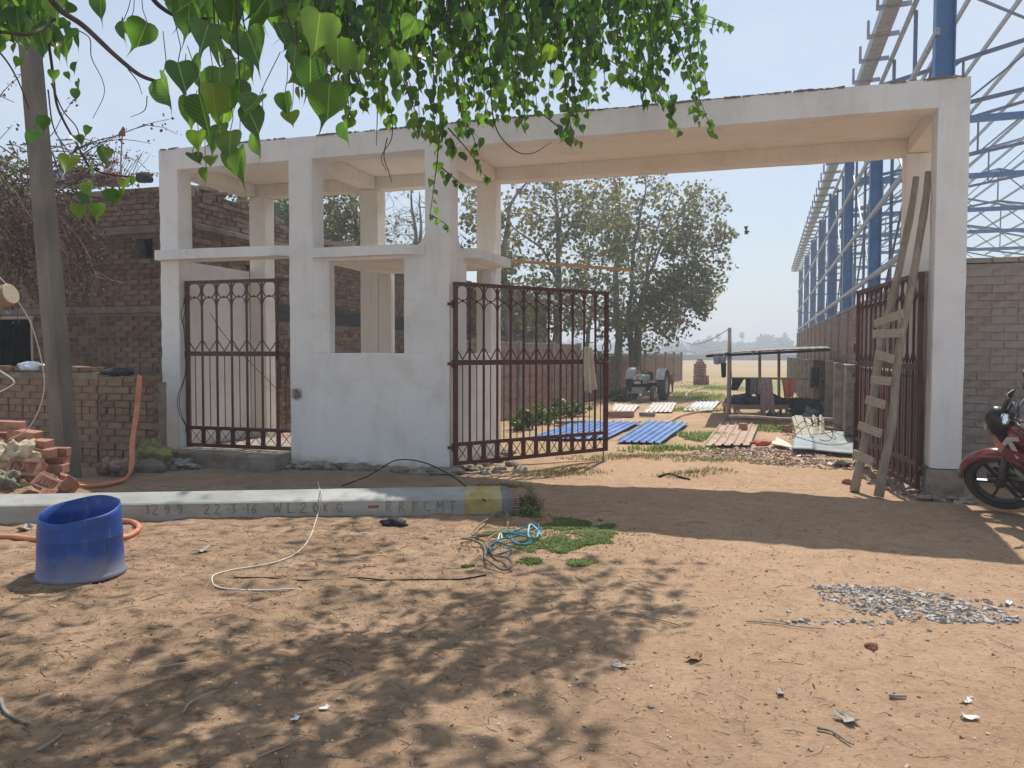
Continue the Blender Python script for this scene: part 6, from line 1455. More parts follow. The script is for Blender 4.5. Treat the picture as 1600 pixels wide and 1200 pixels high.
    for y in (-1, 1):
        m = MB(); pts = [(-.20, .80), (-.32, .70), (-.52, .66), (-.50, .60), (-.30, .56), (-.22, .62), (-.17, .72)]
        vs = [(x, y * (.15 + (.03 if i in (1, 2, 3) else .0)), z) for i, (x, z) in enumerate(pts)] + [(x, y * .11, z) for (x, z) in pts]; n = len(pts)
        m.add(vs, [tuple(range(n)), tuple(range(2 * n - 1, n - 1, -1))] + [(i, n + i, n + (i + 1) % n, (i + 1) % n) for i in range(n)]); m.build('tank_shroud', M_blackpl if y < 0 else M_paint, mc)
        m = MB(); zz = [(-.26, .70), (-.36, .78), (-.46, .79), (-.42, .72), (-.40, .64), (-.47, .57), (-.52, .56), (-.46, .66)]
        for (a, b, w) in (((-.27, .69), (-.37, .775), .035), ((-.36, .775), (-.47, .785), .035), ((-.37, .77), (-.44, .62), .04)):
            yy = .168 if b[1] > .7 and a[1] > .7 else .174
            m.bar((a[0], y * (.160 if a[0] > -.3 else .172), a[1]), (b[0], y * yy, b[1]), w, .012, up=(0, 1, 0))
        m.build('tank_decal', M_sil, mc)
    loft('seat', [(-.70, .745, .05, .03), (-.76, .765, .11, .05), (-.92, .775, .13, .05), (-1.15, .81, .12, .05), (-1.34, .84, .10, .045), (-1.42, .85, .05, .025)], M_seat)
    loft('tail', [(-.78, .64, .06, .07), (-.9, .66, .13, .09), (-1.1, .70, .13, .08), (-1.35, .77, .10, .05), (-1.48, .80, .05, .03)], M_paint)
    m = MB(); m.rbox(-.84, -.42, -.13, .13, .24, .46, step=.2, amp=0, rnd=.04); m.lathe([(.001, 0), (.10, 0), (.10, .03), (.07, .045), (.001, .045)], 20, TR(-.56, .125, .35) @ eul(-math.pi / 2, 0, 0)); m.build('engine', M_engine, mc)
    m = MB()
    for k in range(7): m.rbox(-.56, -.38, -.10, .10, .455 + k * .03, .470 + k * .03, step=.3, amp=0, rnd=.01)
    m.rbox(-.54, -.40, -.08, .08, .45, .67, step=.3, amp=0, rnd=.01); m.build('cylinder_fins', M_engine, mc)
    m = MB(); m.tube(spline([(-.42, -.06, .52), (-.30, -.08, .42), (-.38, -.11, .24), (-.8, -.14, .22), (-1.0, -.17, .28)], 5), .022, 8); m.tube([(-1.0, -.17, .28), (-1.45, -.19, .42)], [.04, .05], 12); m.build('exhaust', M_engine, mc, smooth=True)
    for y in (-1, 1):
        m = MB(); a, b = Vector((-1.20, y * .145, .34)), Vector((-1.08, y * .145, .66)); m.tube([a, b], .014, 8); m.build('shock_absorber', M_engine, mc, smooth=True)
        m = MB(); pts = []
        for k in range(73): t = k / 72; an = t * 9 * 6.283; c_ = a.lerp(b, .12 + .78 * t); pts.append(c_ + Vector((math.cos(an) * .028, math.sin(an) * .028, 0)))
        m.tube(pts, .007, 5); m.build('spring', mat('red_spring', [(.35, .04, .03), (.45, .06, .05)], .5) if 'red_spring' not in bpy.data.materials else bpy.data.materials['red_spring'], mc, smooth=True)
    m = MB(); m.tube([(-.80, .12, .26), (-.70, .25, .10), (-.66, .34, -.03)], .012, 6); m.ball((-.66, .34, -.02), .025, 8, 4, sc=(1.4, 1, .4)); m.build('side_stand', M_blackpl, mc)
    m = MB(); m.tube([(-.62, .10, .27), (-.60, .24, .26)], .016, 8); m.tube([(-.62, -.10, .27), (-.60, -.24, .26)], .016, 8); m.tube([(-.50, .15, .24), (-.36, .20, .27)], .008, 6); m.build('footrest', M_engine, mc)
    # parked with the bars turned to the left lock
    MS = TR(*top) @ Matrix.Rotation(steer, 4, hd) @ TR(*(-top))
    bpy.context.view_layer.update()
    for ch in list(bpy.data.objects):
        if ch.parent == mc and ch.name.split('.')[0] in ('front_wheel', 'fork', 'front_mudguard', 'headlight_cowl', 'headlight', 'visor', 'handlebar', 'grip', 'lever', 'mirror_stalk', 'mirror_housing', 'instrument_pod'):
            ch.matrix_basis = MS @ ch.matrix_basis
    return mc
M_red = mat('red_paint', [(.17, .013, .02), (.22, .018, .026)], .22, 2, spec=.6, coat=.8)
q = gpt(1575, 800)
motorcycle('red motorcycle with silver flash on its tank, cut by the right edge', (q.x, q.y, -.01), math.radians(180 - 79), math.radians(15), M_red, 1.14)
q = Vector((6.05, 8.62, 0))
motorcycle('black motorcycle standing behind the red one, only its handlebar and mirror in the picture', (5.78, 8.45, -.01), math.radians(180 - 58), math.radians(7), M_blackpl, 1.40)
# ------------------------------------------------------------------ gravel, twigs, litter in the foreground
M_grav = mat('grey_gravel', [(.22, .20, .18), (.34, .315, .285), (.47, .44, .41)], .9, 4, island=.9, lo=.2, hi=.8)
scatter('gravel', 'small spread of grey crushed stone on the sandy ground in the right foreground', [spot(1340, 916, .32, .16, 1.1), spot(1400, 930, .5, .26, 2.2), spot(1450, 948, .5, .2, 2.0), spot(1540, 962, .35, .07, .8), spot(1300, 968, .35, .06, .25), spot(1480, 935, .5, .12, .3), spot(1380, 950, 1.0, .5, .25)], 1500, .0095, M_grav, 11, cat='gravel', flatn=.7)
scatter('pebbles', 'pebbles and clods lying over the bare soil', [(-1, 4.5, 4, 2.5, 2), (1.5, 4.2, 4, 2.2, 2), (0, 7, 5, 2, 1.5), (2.5, 9, 3, 1.5, 1.0)], 5200, .0046, mat('clods', [(.30, .20, .13), (.42, .29, .19), (.55, .42, .30)], .95, 3, island=.9, lo=.2, hi=.8), 12, cat='pebbles', flatn=.7)
scatter('clods', 'larger dark clods and chips scattered on the soil', [(-1, 4.5, 4, 2.5, 2), (1.5, 4.4, 4, 2.2, 1), (2.5, 8.5, 3, 2, .6), (-3.2, 9.6, 2, .7, .8), (-1, 7.0, 3, .6, .8)], 150, .0060, mat('dark_chips', [(.15, .10, .07), (.24, .17, .12), (.38, .29, .22)], .95, 3, island=.9, lo=.2, hi=.8), 13, cat='pebbles', flatn=.6)
mb = MB(); rr = random.Random(21)
for k in range(4200):      # dead leaf stalks and twigs
    if rr.random() < .68: x, y = rr.gauss(-1.6, 1.7), rr.uniform(2.4, 7.3)
    else: x, y = rr.uniform(-3.5, 4.2), rr.uniform(2.6, 8.5)
    a = rr.uniform(0, 3.14); L = rr.uniform(.02, .09) * (2.2 if rr.random() < .07 else 1); d = Vector((math.cos(a), math.sin(a) , 0)); bend = Vector((-d.y, d.x, 0)) * L * rr.uniform(-.25, .25)
    p = Vector((x, y, gh(x, y) + .003)); z1 = gh(x + d.x * L, y + d.y * L)
    r_ = rr.uniform(.0008, .0018) * (1.6 if L > .12 else 1)
    mb.tube([p, p + d * L * .5 + bend + Vector((0, 0, rr.uniform(0, .012))), Vector((x + d.x * L, y + d.y * L, z1 + .004))], [r_, r_, r_ * .5], 3, cap=False)
tag(mb.build('twigs', mat('twigs', [(.08, .055, .04), (.16, .115, .08), (.33, .25, .17)], .95, 3, island=1, lo=.15, hi=.85)), 'dead stalks and twigs strewn over the soil', 'twigs', kind='stuff')
mb = MB()
for k in range(3000):
    if rr.random() < .75: x, y = rr.gauss(-1.5, 1.8), rr.uniform(2.4, 7.4)
    else: x, y = rr.uniform(-3, 4), rr.uniform(2.6, 8.5)
    leaf_cards(mb, (x, y, gh(x, y) + .008), .006, 1, rr.uniform(.012, .036), rr, (1, 1, .3), wd=.17)
tag(mb.build('leaf_litter', mat('leaf_litter', [(.15, .105, .07), (.27, .19, .125), (.45, .34, .23)], .9, 3, island=1, lo=.15, hi=.85)), 'curled bits of dead leaf on the soil', 'litter', kind='stuff')
def stick(label, pts, r, m=M_bamboo, z=.012, nm='stick'):
    mb = MB(); n = len(pts); p = spline(line3(pts, z), 4); mb.tube(p, [r * (1 - .45 * i / (len(p) - 1)) for i in range(len(p))], 6); return tag(mb.build(nm, m, smooth=True), label, 'stick')
stick('long straight pale stick lying on sunlit soil left of the gravel', [(961, 954), (1000, 957), (1035, 962), (1064, 969)], .0075)
stick('thin dark curved twig below the gravel patch', [(1166, 964), (1210, 970), (1250, 977), (1290, 983)], .005, M_bark)
stick('two-part pale broken cane in the tree shade, lower left', [(286, 1110), (296, 1094), (320, 1082), (345, 1072)], .006)
stick('dark stick lying at an angle in the shade, bottom centre-left', [(403, 1177), (425, 1166), (447, 1158), (462, 1142)], .0045)
stick('curved dark root-like stick at the left edge', [(0, 1090), (8, 1105), (25, 1118), (45, 1122)], .010, M_bark)
stick('thin yellow straw in the shaded soil left of centre', [(245, 1041), (275, 1036), (300, 1032)], .006, M_plank)
stick('dark wiry twig right of centre near the bottom edge', [(1277, 1127), (1300, 1133), (1330, 1152)], .007, M_bark)
stick('dark short twig right of the gravel near the bottom', [(1390, 1084), (1416, 1086)], .010, M_bark)
stick('bundle of dry thin stalks at the bottom left corner', [(60, 1168), (85, 1150), (98, 1140)], .008)
stick('dark twig crossing the soil in the sunlit patch behind the pole cord', [(520, 876), (545, 872), (580, 871)], .006, M_bark)
stick('bent dark wire on the mound inside the gateway', [(1030, 748), (1045, 745), (1062, 750), (1078, 753)], .018, M_dark)
def scrap(label, px, py, s, m, seed, nm='paper_scrap', cat='scrap'):
    rr = random.Random(seed); q = gpt(px, py); q.z = gh(q.x, q.y) + .006; n = 5; mb = MB(); vs = []
    a0 = rr.uniform(0, 3)
    for j in range(n):
        for i in range(n):
            x, y = (i / (n - 1) - .5) * s * 1.5, (j / (n - 1) - .5) * s * .8; v = Matrix.Rotation(a0, 3, 'Z') @ Vector((x * (1 + .3 * rr.uniform(-1, 1)), y * (1 + .3 * rr.uniform(-1, 1)), 0)); v.z = s * .16 * rr.random() + s * .25 * (abs(i - 2) / 2) ** 2; vs.append(v)
    mb.add(vs, [(j * n + i, j * n + i + 1, (j + 1) * n + i + 1, (j + 1) * n + i) for j in range(n - 1) for i in range(n - 1)])
    o = mb.build(nm, m, loc=tuple(q)); o.modifiers.new('t', 'SOLIDIFY').thickness = .002; return tag(o, label, cat)
M_pap = mat('white_scrap', [(.62, .62, .60), (.72, .72, .70)], .7, 5); M_grl = mat('grey_dead_leaf', [(.28, .25, .21), (.42, .38, .33)], .9, 8); M_brl = mat('brown_dead_leaf', [(.20, .12, .07), (.34, .22, .14)], .9, 8); M_blp = mat('bluish_wrapper', [(.45, .55, .75), (.7, .75, .85)], .4, 10)
scrap('small white paper strip near the bottom right corner, upper of two', 1510, 1098, .036, M_pap, 1); scrap('flat white scrap near the bottom right corner, lower of two', 1516, 1122, .042, M_pap, 2)
scrap('bluish wrapper right of the gravel patch', 1575, 934, .045, M_blp, 3, 'wrapper'); scrap('pale dry leaf curled on the sunlit soil', 1085, 1018, .07, M_brl, 4, 'dead_leaf', 'leaf')
scrap('grey dead leaf near the bottom, below the curled pale leaf', 1322, 1115, .065, M_grl, 5, 'dead_leaf', 'leaf'); scrap('grey dead leaf at the middle bottom', 968, 1030, .06, M_grl, 6, 'dead_leaf', 'leaf'); scrap('grey leaf scrap on sunlit soil right of the blue tub', 316, 857, .085, M_grl, 7, 'dead_leaf', 'leaf')
scrap('small white scrap in the tree shade near the bottom centre', 506, 1096, .032, M_pap, 8); scrap('white plastic stick-like scrap in the shade, bottom left of centre', 461, 1113, .03, M_pap, 9); scrap('pale scrap in front of the fallen pole far left', 38, 822, .12, M_grl, 10)
scrap('small pale chip beside the curled leaf on the right', 1219, 1073, .04, M_grl, 12)
def chunk(label, px, py, s, m, seed, nm='brick_fragment', cat='brick fragment'):
    rr = random.Random(seed); q = gpt(px, py); bm = bmesh.new(); bmesh.ops.create_icosphere(bm, subdivisions=2, radius=s)
    for v in bm.verts: v.co *= 1 + .35 * noise.noise(v.co / s * 1.3 + Vector((seed, 0, 0))); v.co.z = max(v.co.z * .65, -s * .3)
    me = bpy.data.meshes.new(nm); bm.to_mesh(me); bm.free(); me.materials.append(m); o = link(nm, me, loc=(q.x, q.y, gh(q.x, q.y) + s * .2)); return tag(o, label, cat)
chunk('dark brick fragment on sunlit soil below the gravel', 1361, 1009, .035, M_brick_dk, 1); chunk('red brick fragment in the shade left of the ropes', 664, 836, .035, M_brick_red, 2); chunk('dark stone at the lower centre on sunlit soil', 1018, 1095, .018, M_conc_d, 3, 'stone', 'stone')
chunk('small dark stone in the sunlit soil above centre', 817, 948, .018, M_conc_d, 4, 'stone', 'stone'); chunk('round dark clod in the shaded litter', 438, 1025, .03, M_conc_d, 5, 'stone', 'stone'); chunk('reddish stone at the foot of the ladder', 1325, 757, .07, M_brick_dk, 6)
chunk('reddish brick chunk behind the ladder foot', 1415, 752, .09, M_brick_red, 7); chunk('dark rag-like clump in the yard left of the ladder', 1313, 727, .11, M_cl_dark, 8, 'rag', 'rag'); chunk('brick fragment near the foot of the gate leaf', 775, 735, .07, M_conc, 9)
lump('black_rag', 'crumpled black rag in front of the fallen pole', 'rag', line3([(616, 815)], .03)[0], .10, (1.3, .7, .42), M_cl_dark, 71, .6, 26, 16)
for i, (x, y) in enumerate([(782, 729), (800, 722), (760, 738), (812, 733)]): chunk(['grey mortar lump nearest the gate hinge', 'grey mortar lump by the kiosk side wall', 'low mortar lump at the kiosk corner', 'mortar lump lying out on the thin grass'][i], x, y, .09 + .02 * (i % 2), M_conc, 20 + i, 'mortar_lump', 'mortar lump')
mb = MB(); q = gat(1167, 362, 30); 
mb.ball((0, 0, 0), .07, 8, 6, sc=(1.5, .7, .7)); mb.add([(0, 0, .02), (.05, .02, .22), (-.12, .0, .20), (-.05, 0, .02), (0, 0, -.02), (.04, -.1, -.12), (-.1, 0, -.1)], [(0, 1, 2, 3), (3, 4, 5, 6)])
o = mb.build('bird', M_dark, loc=tuple(q)); tag(o, 'tiny dark bird in flight right of the big tree', 'bird')

# ------------------------------------------------------------------ peepal tree overhanging the road
M_pl = bpy.data.materials.new('peepal_leaf'); 
def peepal_mat(name, cols, veins):
    m = leafmat(name, cols, (.55, (1.9, 2.3, .6, 1)), .35, .7, .55)
    nt = m.node_tree; N = nt.nodes; L = nt.links; b = N['Principled BSDF']; hs_ = [n for n in N if n.type == 'MIX' and n.blend_type == 'MULTIPLY'][0]
    if veins:
        tc = N.new('ShaderNodeTexCoord'); sx = N.new('ShaderNodeSeparateXYZ'); L.new(tc.outputs['Object'], sx.inputs[0])
        ab = N.new('ShaderNodeMath'); ab.operation = 'ABSOLUTE'; L.new(sx.outputs['X'], ab.inputs[0])
        # midrib and side veins from the leaf's own coordinates (metres / leaf length)
        mr = N.new('ShaderNodeMapRange'); mr.inputs['From Min'].default_value = .006; mr.inputs['From Max'].default_value = .016; mr.inputs['To Min'].default_value = 1; mr.inputs['To Max'].default_value = 0; L.new(ab.outputs[0], mr.inputs['Value'])
        a2 = N.new('ShaderNodeMath'); a2.operation = 'MULTIPLY_ADD'; L.new(ab.outputs[0], a2.inputs[0]); a2.inputs[1].default_value = -.75; L.new(sx.outputs['Y'], a2.inputs[2])
        a3 = N.new('ShaderNodeMath'); a3.operation = 'MULTIPLY'; L.new(a2.outputs[0], a3.inputs[0]); a3.inputs[1].default_value = 11
        a4 = N.new('ShaderNodeMath'); a4.operation = 'FRACT'; L.new(a3.outputs[0], a4.inputs[0])
        m2 = N.new('ShaderNodeMapRange'); m2.inputs['From Min'].default_value = .10; m2.inputs['From Max'].default_value = .02; m2.inputs['To Max'].default_value = .6; L.new(a4.outputs[0], m2.inputs['Value'])
        mx = N.new('ShaderNodeMath'); mx.operation = 'MAXIMUM'; L.new(mr.outputs['Result'], mx.inputs[0]); L.new(m2.outputs['Result'], mx.inputs[1])
        src = b.inputs['Base Color'].links[0].from_socket
        mi = N.new('ShaderNodeMix'); mi.data_type = 'RGBA'; L.new(mx.outputs[0], mi.inputs['Factor']); L.new(src, mi.inputs['A']); mi.inputs['B'].default_value = (.24, .32, .15, 1)
        L.new(mi.outputs['Result'], b.inputs['Base Color']); L.new(mi.outputs['Result'], hs_.inputs['A'])
    return m
LC = [(.045, .10, .04), (.06, .125, .045), (.085, .155, .05), (.13, .20, .06)]
M_pl = peepal_mat('peepal_leaf', LC, True); M_pls = peepal_mat('peepal_foliage', LC, False)
M_ply = peepal_mat('young_peepal_leaf', [(.10, .17, .03), (.14, .21, .04), (.20, .25, .06)], True)
M_twig = mat('peepal_twig', [(.05, .04, .035), (.10, .085, .07)], .9, 8)
for m_ in (M_pl, M_ply):   # separate leaves vary by object
    for n_ in list(m_.node_tree.nodes):
        if n_.type == 'NEW_GEOMETRY':
            oi = m_.node_tree.nodes.new('ShaderNodeObjectInfo')
            for l_ in list(n_.outputs['Random Per Island'].links): m_.node_tree.links.new(oi.outputs['Random'], l_.to_socket)
OUT = [(.0, .0), (.09, .028), (.21, .022), (.32, -.045), (.375, -.16), (.37, -.30), (.30, -.45), (.19, -.575), (.10, -.66), (.045, -.735), (.018, -.84), (.008, -.97), (.0, -1.08)]
def leaf_geo(seed, detail=True):
    rr = random.Random(seed); w = rr.uniform(.85, 1.08); fold = rr.uniform(.15, .7); curl = rr.uniform(-.35, .5); tw = rr.uniform(-.2, .2)
    out = OUT if detail else [OUT[0], OUT[2], OUT[4], OUT[6], OUT[8], OUT[12]]
    vs = []; n = len(out)
    for side in (1, -1):
        for (x, y) in out:
            z = abs(x) * fold + curl * y * y + .03 * math.sin(y * 9 + seed) * (abs(x) / .4)
            vs.append((side * x * w + tw * y * y, y, z))
    for (x, y) in out: vs.append((tw * y * y, min(y, 0), curl * y * y))
    fs = [(2 * n + i, i, i + 1, 2 * n + i + 1) for i in range(n - 1)] + [(2 * n + i, 2 * n + i + 1, n + i + 1, n + i) for i in range(n - 1)]
    return vs, fs
LG = [leaf_geo(i) for i in range(6)]; LGs = [leaf_geo(20 + i, False) for i in range(5)]
pt = empty('peepal_tree', 'peepal tree whose heart-shaped leaves hang over the road across the top of the picture', 'tree', (-4.6, -2.2, 0))
po = Vector((-4.6, -2.2, 0)); prr = random.Random(99)
def leaf_matrix(p, L, rr, down=1.0, face=None):
    tip = Vector((rr.gauss(0, .28), rr.gauss(0, .28), -down)).normalized()
    nrm = Vector((rr.gauss(0, 1), rr.gauss(-.5, 1), rr.gauss(.2, .4))) if face is None else face
    nrm = (nrm - tip * nrm.dot(tip)).normalized(); xa = (-tip).cross(nrm)
    M = Matrix(((xa.x, -tip.x, nrm.x), (xa.y, -tip.y, nrm.y), (xa.z, -tip.z, nrm.z))).to_4x4() @ Matrix.Diagonal((L, L, L, 1)); M.translation = p - po
    return M
leaves = []      # (pixel size, matrix, young)
twg = MB()
def put_leaf(q, L, rr, young=False, pet=True, face=None):
    if pet:
        a = rr.uniform(0, 6.28); e = q + Vector((math.cos(a) * .5, math.sin(a) * .5, -.35)) * L * rr.uniform(.5, 1.0)
        mid = q.lerp(e, .55) + Vector((0, 0, .10 * L)); twg.tube([q - po, mid - po, e - po], L * .009 + .0006, 3, cap=False)
    else: e = q
    x, y, k = proj(e + Vector((0, 0, -L * .4))); vis = k > 0 and -40 < x < 1640 and -60 < y < 1200
    leaves.append((L / max(k, .2) if vis else 0, leaf_matrix(e, L, rr, face=face), young))
def strand(x0, y0, Y0, x1, y1, Y1, L, gap, rr, bend=.1, young_tip=True, r=.005, yt=.8):
    a, b = gat(x0, y0, Y0), gat(x1, y1, Y1); d = b - a; ln = d.length
    m = a.lerp(b, .5) + Vector((rr.gauss(0, bend), rr.gauss(0, bend), 0)) * ln * .5
    pts = spline([a, m, b], max(4, int(ln / .06))); n = len(pts)
    twg.tube([p - po for p in pts], [r * (1 - .75 * i / (n - 1)) + .0012 for i in range(n)], 5, cap=False)
    acc = 0; last = pts[0]
    for i in range(1, n):
        acc += (pts[i] - pts[i - 1]).length
        while acc > gap:
            acc -= gap * rr.uniform(.7, 1.3); t = i / n
            put_leaf(pts[i], L * rr.uniform(.6, 1.1) * (1 - .35 * t * young_tip), rr, young_tip and t > yt and rr.random() < .45)
    put_leaf(pts[-1], L * .6, rr, young_tip and rr.random() < .5, pet=False)
PRF = [(225, 60), (250, 120), (300, 150), (340, 190), (385, 200), (420, 170), (450, 150), (480, 150), (540, 185), (600, 190), (640, 220), (690, 235), (740, 225), (790, 215), (830, 225), (880, 222), (930, 190), (960, 140), (1000, 150), (1040, 185), (1080, 190), (1112, 150), (1135, 55), (1160, 20)]
def prof_y(x):
    for (a, b) in zip(PRF, PRF[1:]):
        if a[0] <= x <= b[0]: return a[1] + (b[1] - a[1]) * (x - a[0]) / (b[0] - a[0])
    return 0
# middle and right: many thin hanging strands
for k in range(128):
    x = prr.uniform(455, 1100) if prr.random() < .80 else prr.uniform(455, 900)
    Y = 4.4 + 2.7 * min(1, max(0, (x - 450) / 600)) + prr.uniform(-.6, .9)
    yb = prof_y(x) * (prr.uniform(.35, 1.03) if prr.random() < .72 else prr.uniform(.9, 1.04)) - 18
    strand(x - prr.uniform(-20, 50), -90, Y + prr.uniform(-.2, .3), x, yb, Y, .15 if Y < 6 else .14, .056, prr, .12)
for k in range(16):
    x = prr.uniform(560, 900); Y = prr.uniform(5, 6.6); strand(x + 20, -90, Y, x, prr.uniform(60, 150), Y, .15, .05, prr, .12)
# arching side shoots at the right end
for (x0, y0, x1, y1, Y) in ((1010, -60, 1112, 205, 6.6), (1040, -60, 1092, 190, 6.8), (1000, -40, 1142, 40, 6.9), (980, 20, 1060, 205, 6.7), (1060, -80, 1105, 140, 6.9), (960, -80, 1010, 160, 6.5), (1020, 30, 1085, 120, 6.7), (900, 60, 1050, 165, 6.6)): strand(x0, y0, Y, x1, y1, Y + .2, .14, .055, prr, .08)
strand(925, 10, 6.6, 1135, 42, 6.9, .12, .12, prr, .03)
# the long thin strand in front of the corner pillar
strand(685, 170, 5.9, 700, 235, 6.0, .13, .05, prr, .1); strand(688, 200, 6.0, 672, 335, 6.0, .11, .07, prr, .03); strand(672, 335, 6.0, 700, 352, 6.05, .10, .035, prr, .05); strand(690, 262, 6.0, 722, 288, 6.1, .12, .04, prr, .05); strand(700, 200, 6.0, 757, 275, 6.1, .13, .06, prr, .1)
strand(720, 180, 6.0, 745, 235, 6.1, .13, .05, prr, .1); strand(850, 180, 6.4, 905, 222, 6.5, .14, .05, prr, .1)
# left: large near leaves
for k in range(15):
    x = 265 + 215 * (k + prr.random()) / 15; Y = prr.uniform(2.5, 3.3)
    strand(x - prr.uniform(-25, 40), -170, Y + .1, x, prof_y(x) - 75 * prr.uniform(.5, 2.4), Y, .16, .11, prr, .1, young_tip=False, r=.004)
for (x, y, Y, L, yg) in ((252, 122, 2.35, .155, 0), (278, 98, 2.3, .14, 0), (312, 148, 2.25, .165, 0), (292, 150, 2.6, .15, 0), (330, 130, 2.5, .17, 1), (345, 195, 2.7, .16, 0), (310, 205, 2.7, .10, 1), (300, 240, 2.8, .09, 0), (322, 262, 2.8, .08, 1), (333, 245, 2.8, .085, 0), (360, 205, 2.6, .15, 0), (375, 232, 2.6, .155, 0), (402, 200, 2.7, .16, 0), (385, 165, 2.5, .15, 0), (405, 150, 2.5, .15, 0), (352, 165, 2.9, .13, 0), (193, 32, 2.9, .12, 0), (203, 34, 2.95, .085, 0), (230, 35, 2.7, .15, 0), (157, -4, 2.5, .10, 0), (445, 145, 2.8, .12, 0), (455, 175, 2.9, .11, 1), (538, 190, 3.6, .14, 0), (515, 130, 2.7, .20, 0), (485, 90, 2.8, .19, 0), (528, 60, 2.9, .19, 1), (500, 20, 2.6, .2, 0), (560, 85, 3.4, .17, 0), (620, 80, 3.6, .16, 0), (650, 30, 3.6, .16, 0), (705, 85, 4.2, .16, 1), (720, 20, 4.0, .17, 0), (860, 70, 4.6, .16, 1), (865, 110, 4.8, .16, 1), (1018, 128, 6, .12, 1), (1085, 180, 6.6, .11, 1)):
    L *= .86; q = gat(x, y, Y); fc = Vector((prr.gauss(0, .6), -1, prr.gauss(.1, .4))); leaves.append((L / Y, leaf_matrix(q, L, prr, face=fc), bool(yg)))
    e = q + Vector((prr.gauss(0, .02), .01, .09)); twg.tube([q - po, q.lerp(e, .5) - po + Vector((.004, 0, 0)), e - po + Vector((prr.gauss(0, .02), 0, .05))], .0014, 4, cap=False)
# bare branch crossing top left
def branch(pts, r0, r1, m=None):
    p = spline([gat(*q) if not isinstance(q, Vector) else q for q in pts], 8); n = len(p); (m or twg).tube([q - po for q in p], [r0 + (r1 - r0) * i / (n - 1) for i in range(n)], 7, cap=False)
branch([(60, -30, 2.9), (90, 12, 2.9), (130, 40, 2.85), (175, 82, 2.8), (215, 115, 2.75), (246, 128, 2.75)], .012, .006)
branch([(215, -40, 2.8), (250, 10, 2.9), (300, 30, 3.0), (380, 20, 3.1)], .010, .005)
branch([(118, 45, 3.0), (140, 60, 3.0), (143, 90, 3.0), (160, 125, 3.0), (162, 150, 3.0), (145, 185, 3.0)], .0022, .001); branch([(200, 108, 2.9), (215, 128, 2.9), (222, 148, 2.9)], .0022, .001); branch([(230, 150, 3), (226, 172, 3), (204, 183, 3)], .002, .001)
branch([(75, 60, 3.2), (82, 110, 3.2), (88, 160, 3.2), (100, 190, 3.2), (120, 225, 3.2), (140, 260, 3.2), (172, 273, 3.2), (210, 276, 3.2)], .006, .003)
branch([(80, 130, 3.1), (98, 172, 3.1), (120, 200, 3.1), (130, 235, 3.1), (145, 215, 3.1)], .003, .0015); branch([(75, 140, 3.2), (84, 200, 3.2), (110, 240, 3.2), (125, 255, 3.2)], .003, .002)
branch([(-20, 60, 3.0), (10, 95, 3.0), (30, 130, 3.0), (45, 170, 3.0)], .004, .002); branch([(-10, 145, 3.0), (22, 160, 3.0)], .002, .001); branch([(0, 50, 2.6), (50, 52, 2.7), (85, 30, 2.9)], .006, .006)
branch([(605, 215, 5.2), (600, 245, 5.2), (608, 270, 5.2), (612, 285, 5.2)], .004, .002); branch([(612, 170, 5.2), (612, 215, 5.2), (596, 245, 5.2), (604, 268, 5.2)], .004, .002); branch([(590, 150, 5.2), (589, 200, 5.2), (588, 228, 5.2)], .004, .002); branch([(765, 90, 5.6), (772, 190, 5.6), (800, 232, 5.6), (830, 240, 5.6), (862, 222, 5.6)], .006, .002)
for (x, y, L) in ((105, 32, .08), (122, 50, .10), (112, 44, .08), (90, 72, .09), (100, 70, .08), (25, 66, .08), (30, 90, .07), (120, 97, .075), (85, 110, .07), (125, 126, .06), (116, 138, .075), (104, 112, .05), (141, 198, .07), (118, 212, .09), (110, 245, .15), (162, 226, .14), (145, 250, .11), (168, 232, .08), (133, 300, .08), (122, 320, .10), (150, 318, .10), (195, 280, .075), (196, 298, .10), (175, 295, .10), (205, 276, .06), (60, 190, .12), (66, 180, .10), (55, 205, .10), (135, 285, .09)):
    L *= .78; q = gat(x, y, 3.1 + prr.uniform(-.15, .15)); leaves.append((L / 3.1, leaf_matrix(q, L, prr, face=Vector((prr.gauss(0, .7), -1, prr.gauss(0, .4)))), y > 225 and prr.random() < .6))
for k in range(150):
    put_leaf(gat(prr.uniform(-30, 88), prr.uniform(-90, 48), prr.uniform(3.0, 4.2)), prr.uniform(.09, .13), prr)
# the crown above the frame, that shades the road
trk = MB(); pT = [Vector((-4.6, -2.2, -.2)), Vector((-4.5, -2.1, 1.5)), Vector((-4.3, -1.7, 3.0)), Vector((-3.8, -.9, 4.6)), Vector((-3.0, .5, 6.4))]
p = spline([q - po for q in pT], 6); n = len(p); trk.tube(p, [.48 * (1 - .55 * i / (n - 1)) for i in range(n)], 12); trk.build('trunk', M_bark, pt, smooth=True)
lim = MB()
ends = []
for (a, b, r0) in ((Vector((-3.6, -.6, 5.0)), Vector((1.4, 6.6, 6.2)), .13), (Vector((-3.4, -.2, 5.6)), Vector((-3.4, 7.2, 6.6)), .12), (Vector((-3.4, -.2, 5.8)), Vector((-.8, 7.0, 7.2)), .11), (Vector((-3.9, -1, 4.6)), Vector((1.5, 1.8, 6.6)), .12), (Vector((-3.4, -.4, 6)), Vector((-6.5, 5.0, 7.2)), .11), (Vector((-3.2, 0, 6.2)), Vector((-1.6, 3.6, 8)), .1)):
    m_ = a.lerp(b, .5) + Vector((0, 0, .6)); p = spline([a - po, m_ - po, b - po], 8); n = len(p); lim.tube(p, [r0 * (1 - .8 * i / (n - 1)) for i in range(n)], 8); ends += [q + po for q in p[n // 3:]]
lim.build('limb', M_bark, pt, smooth=True)
S_ = Vector((.19, .535, 1))
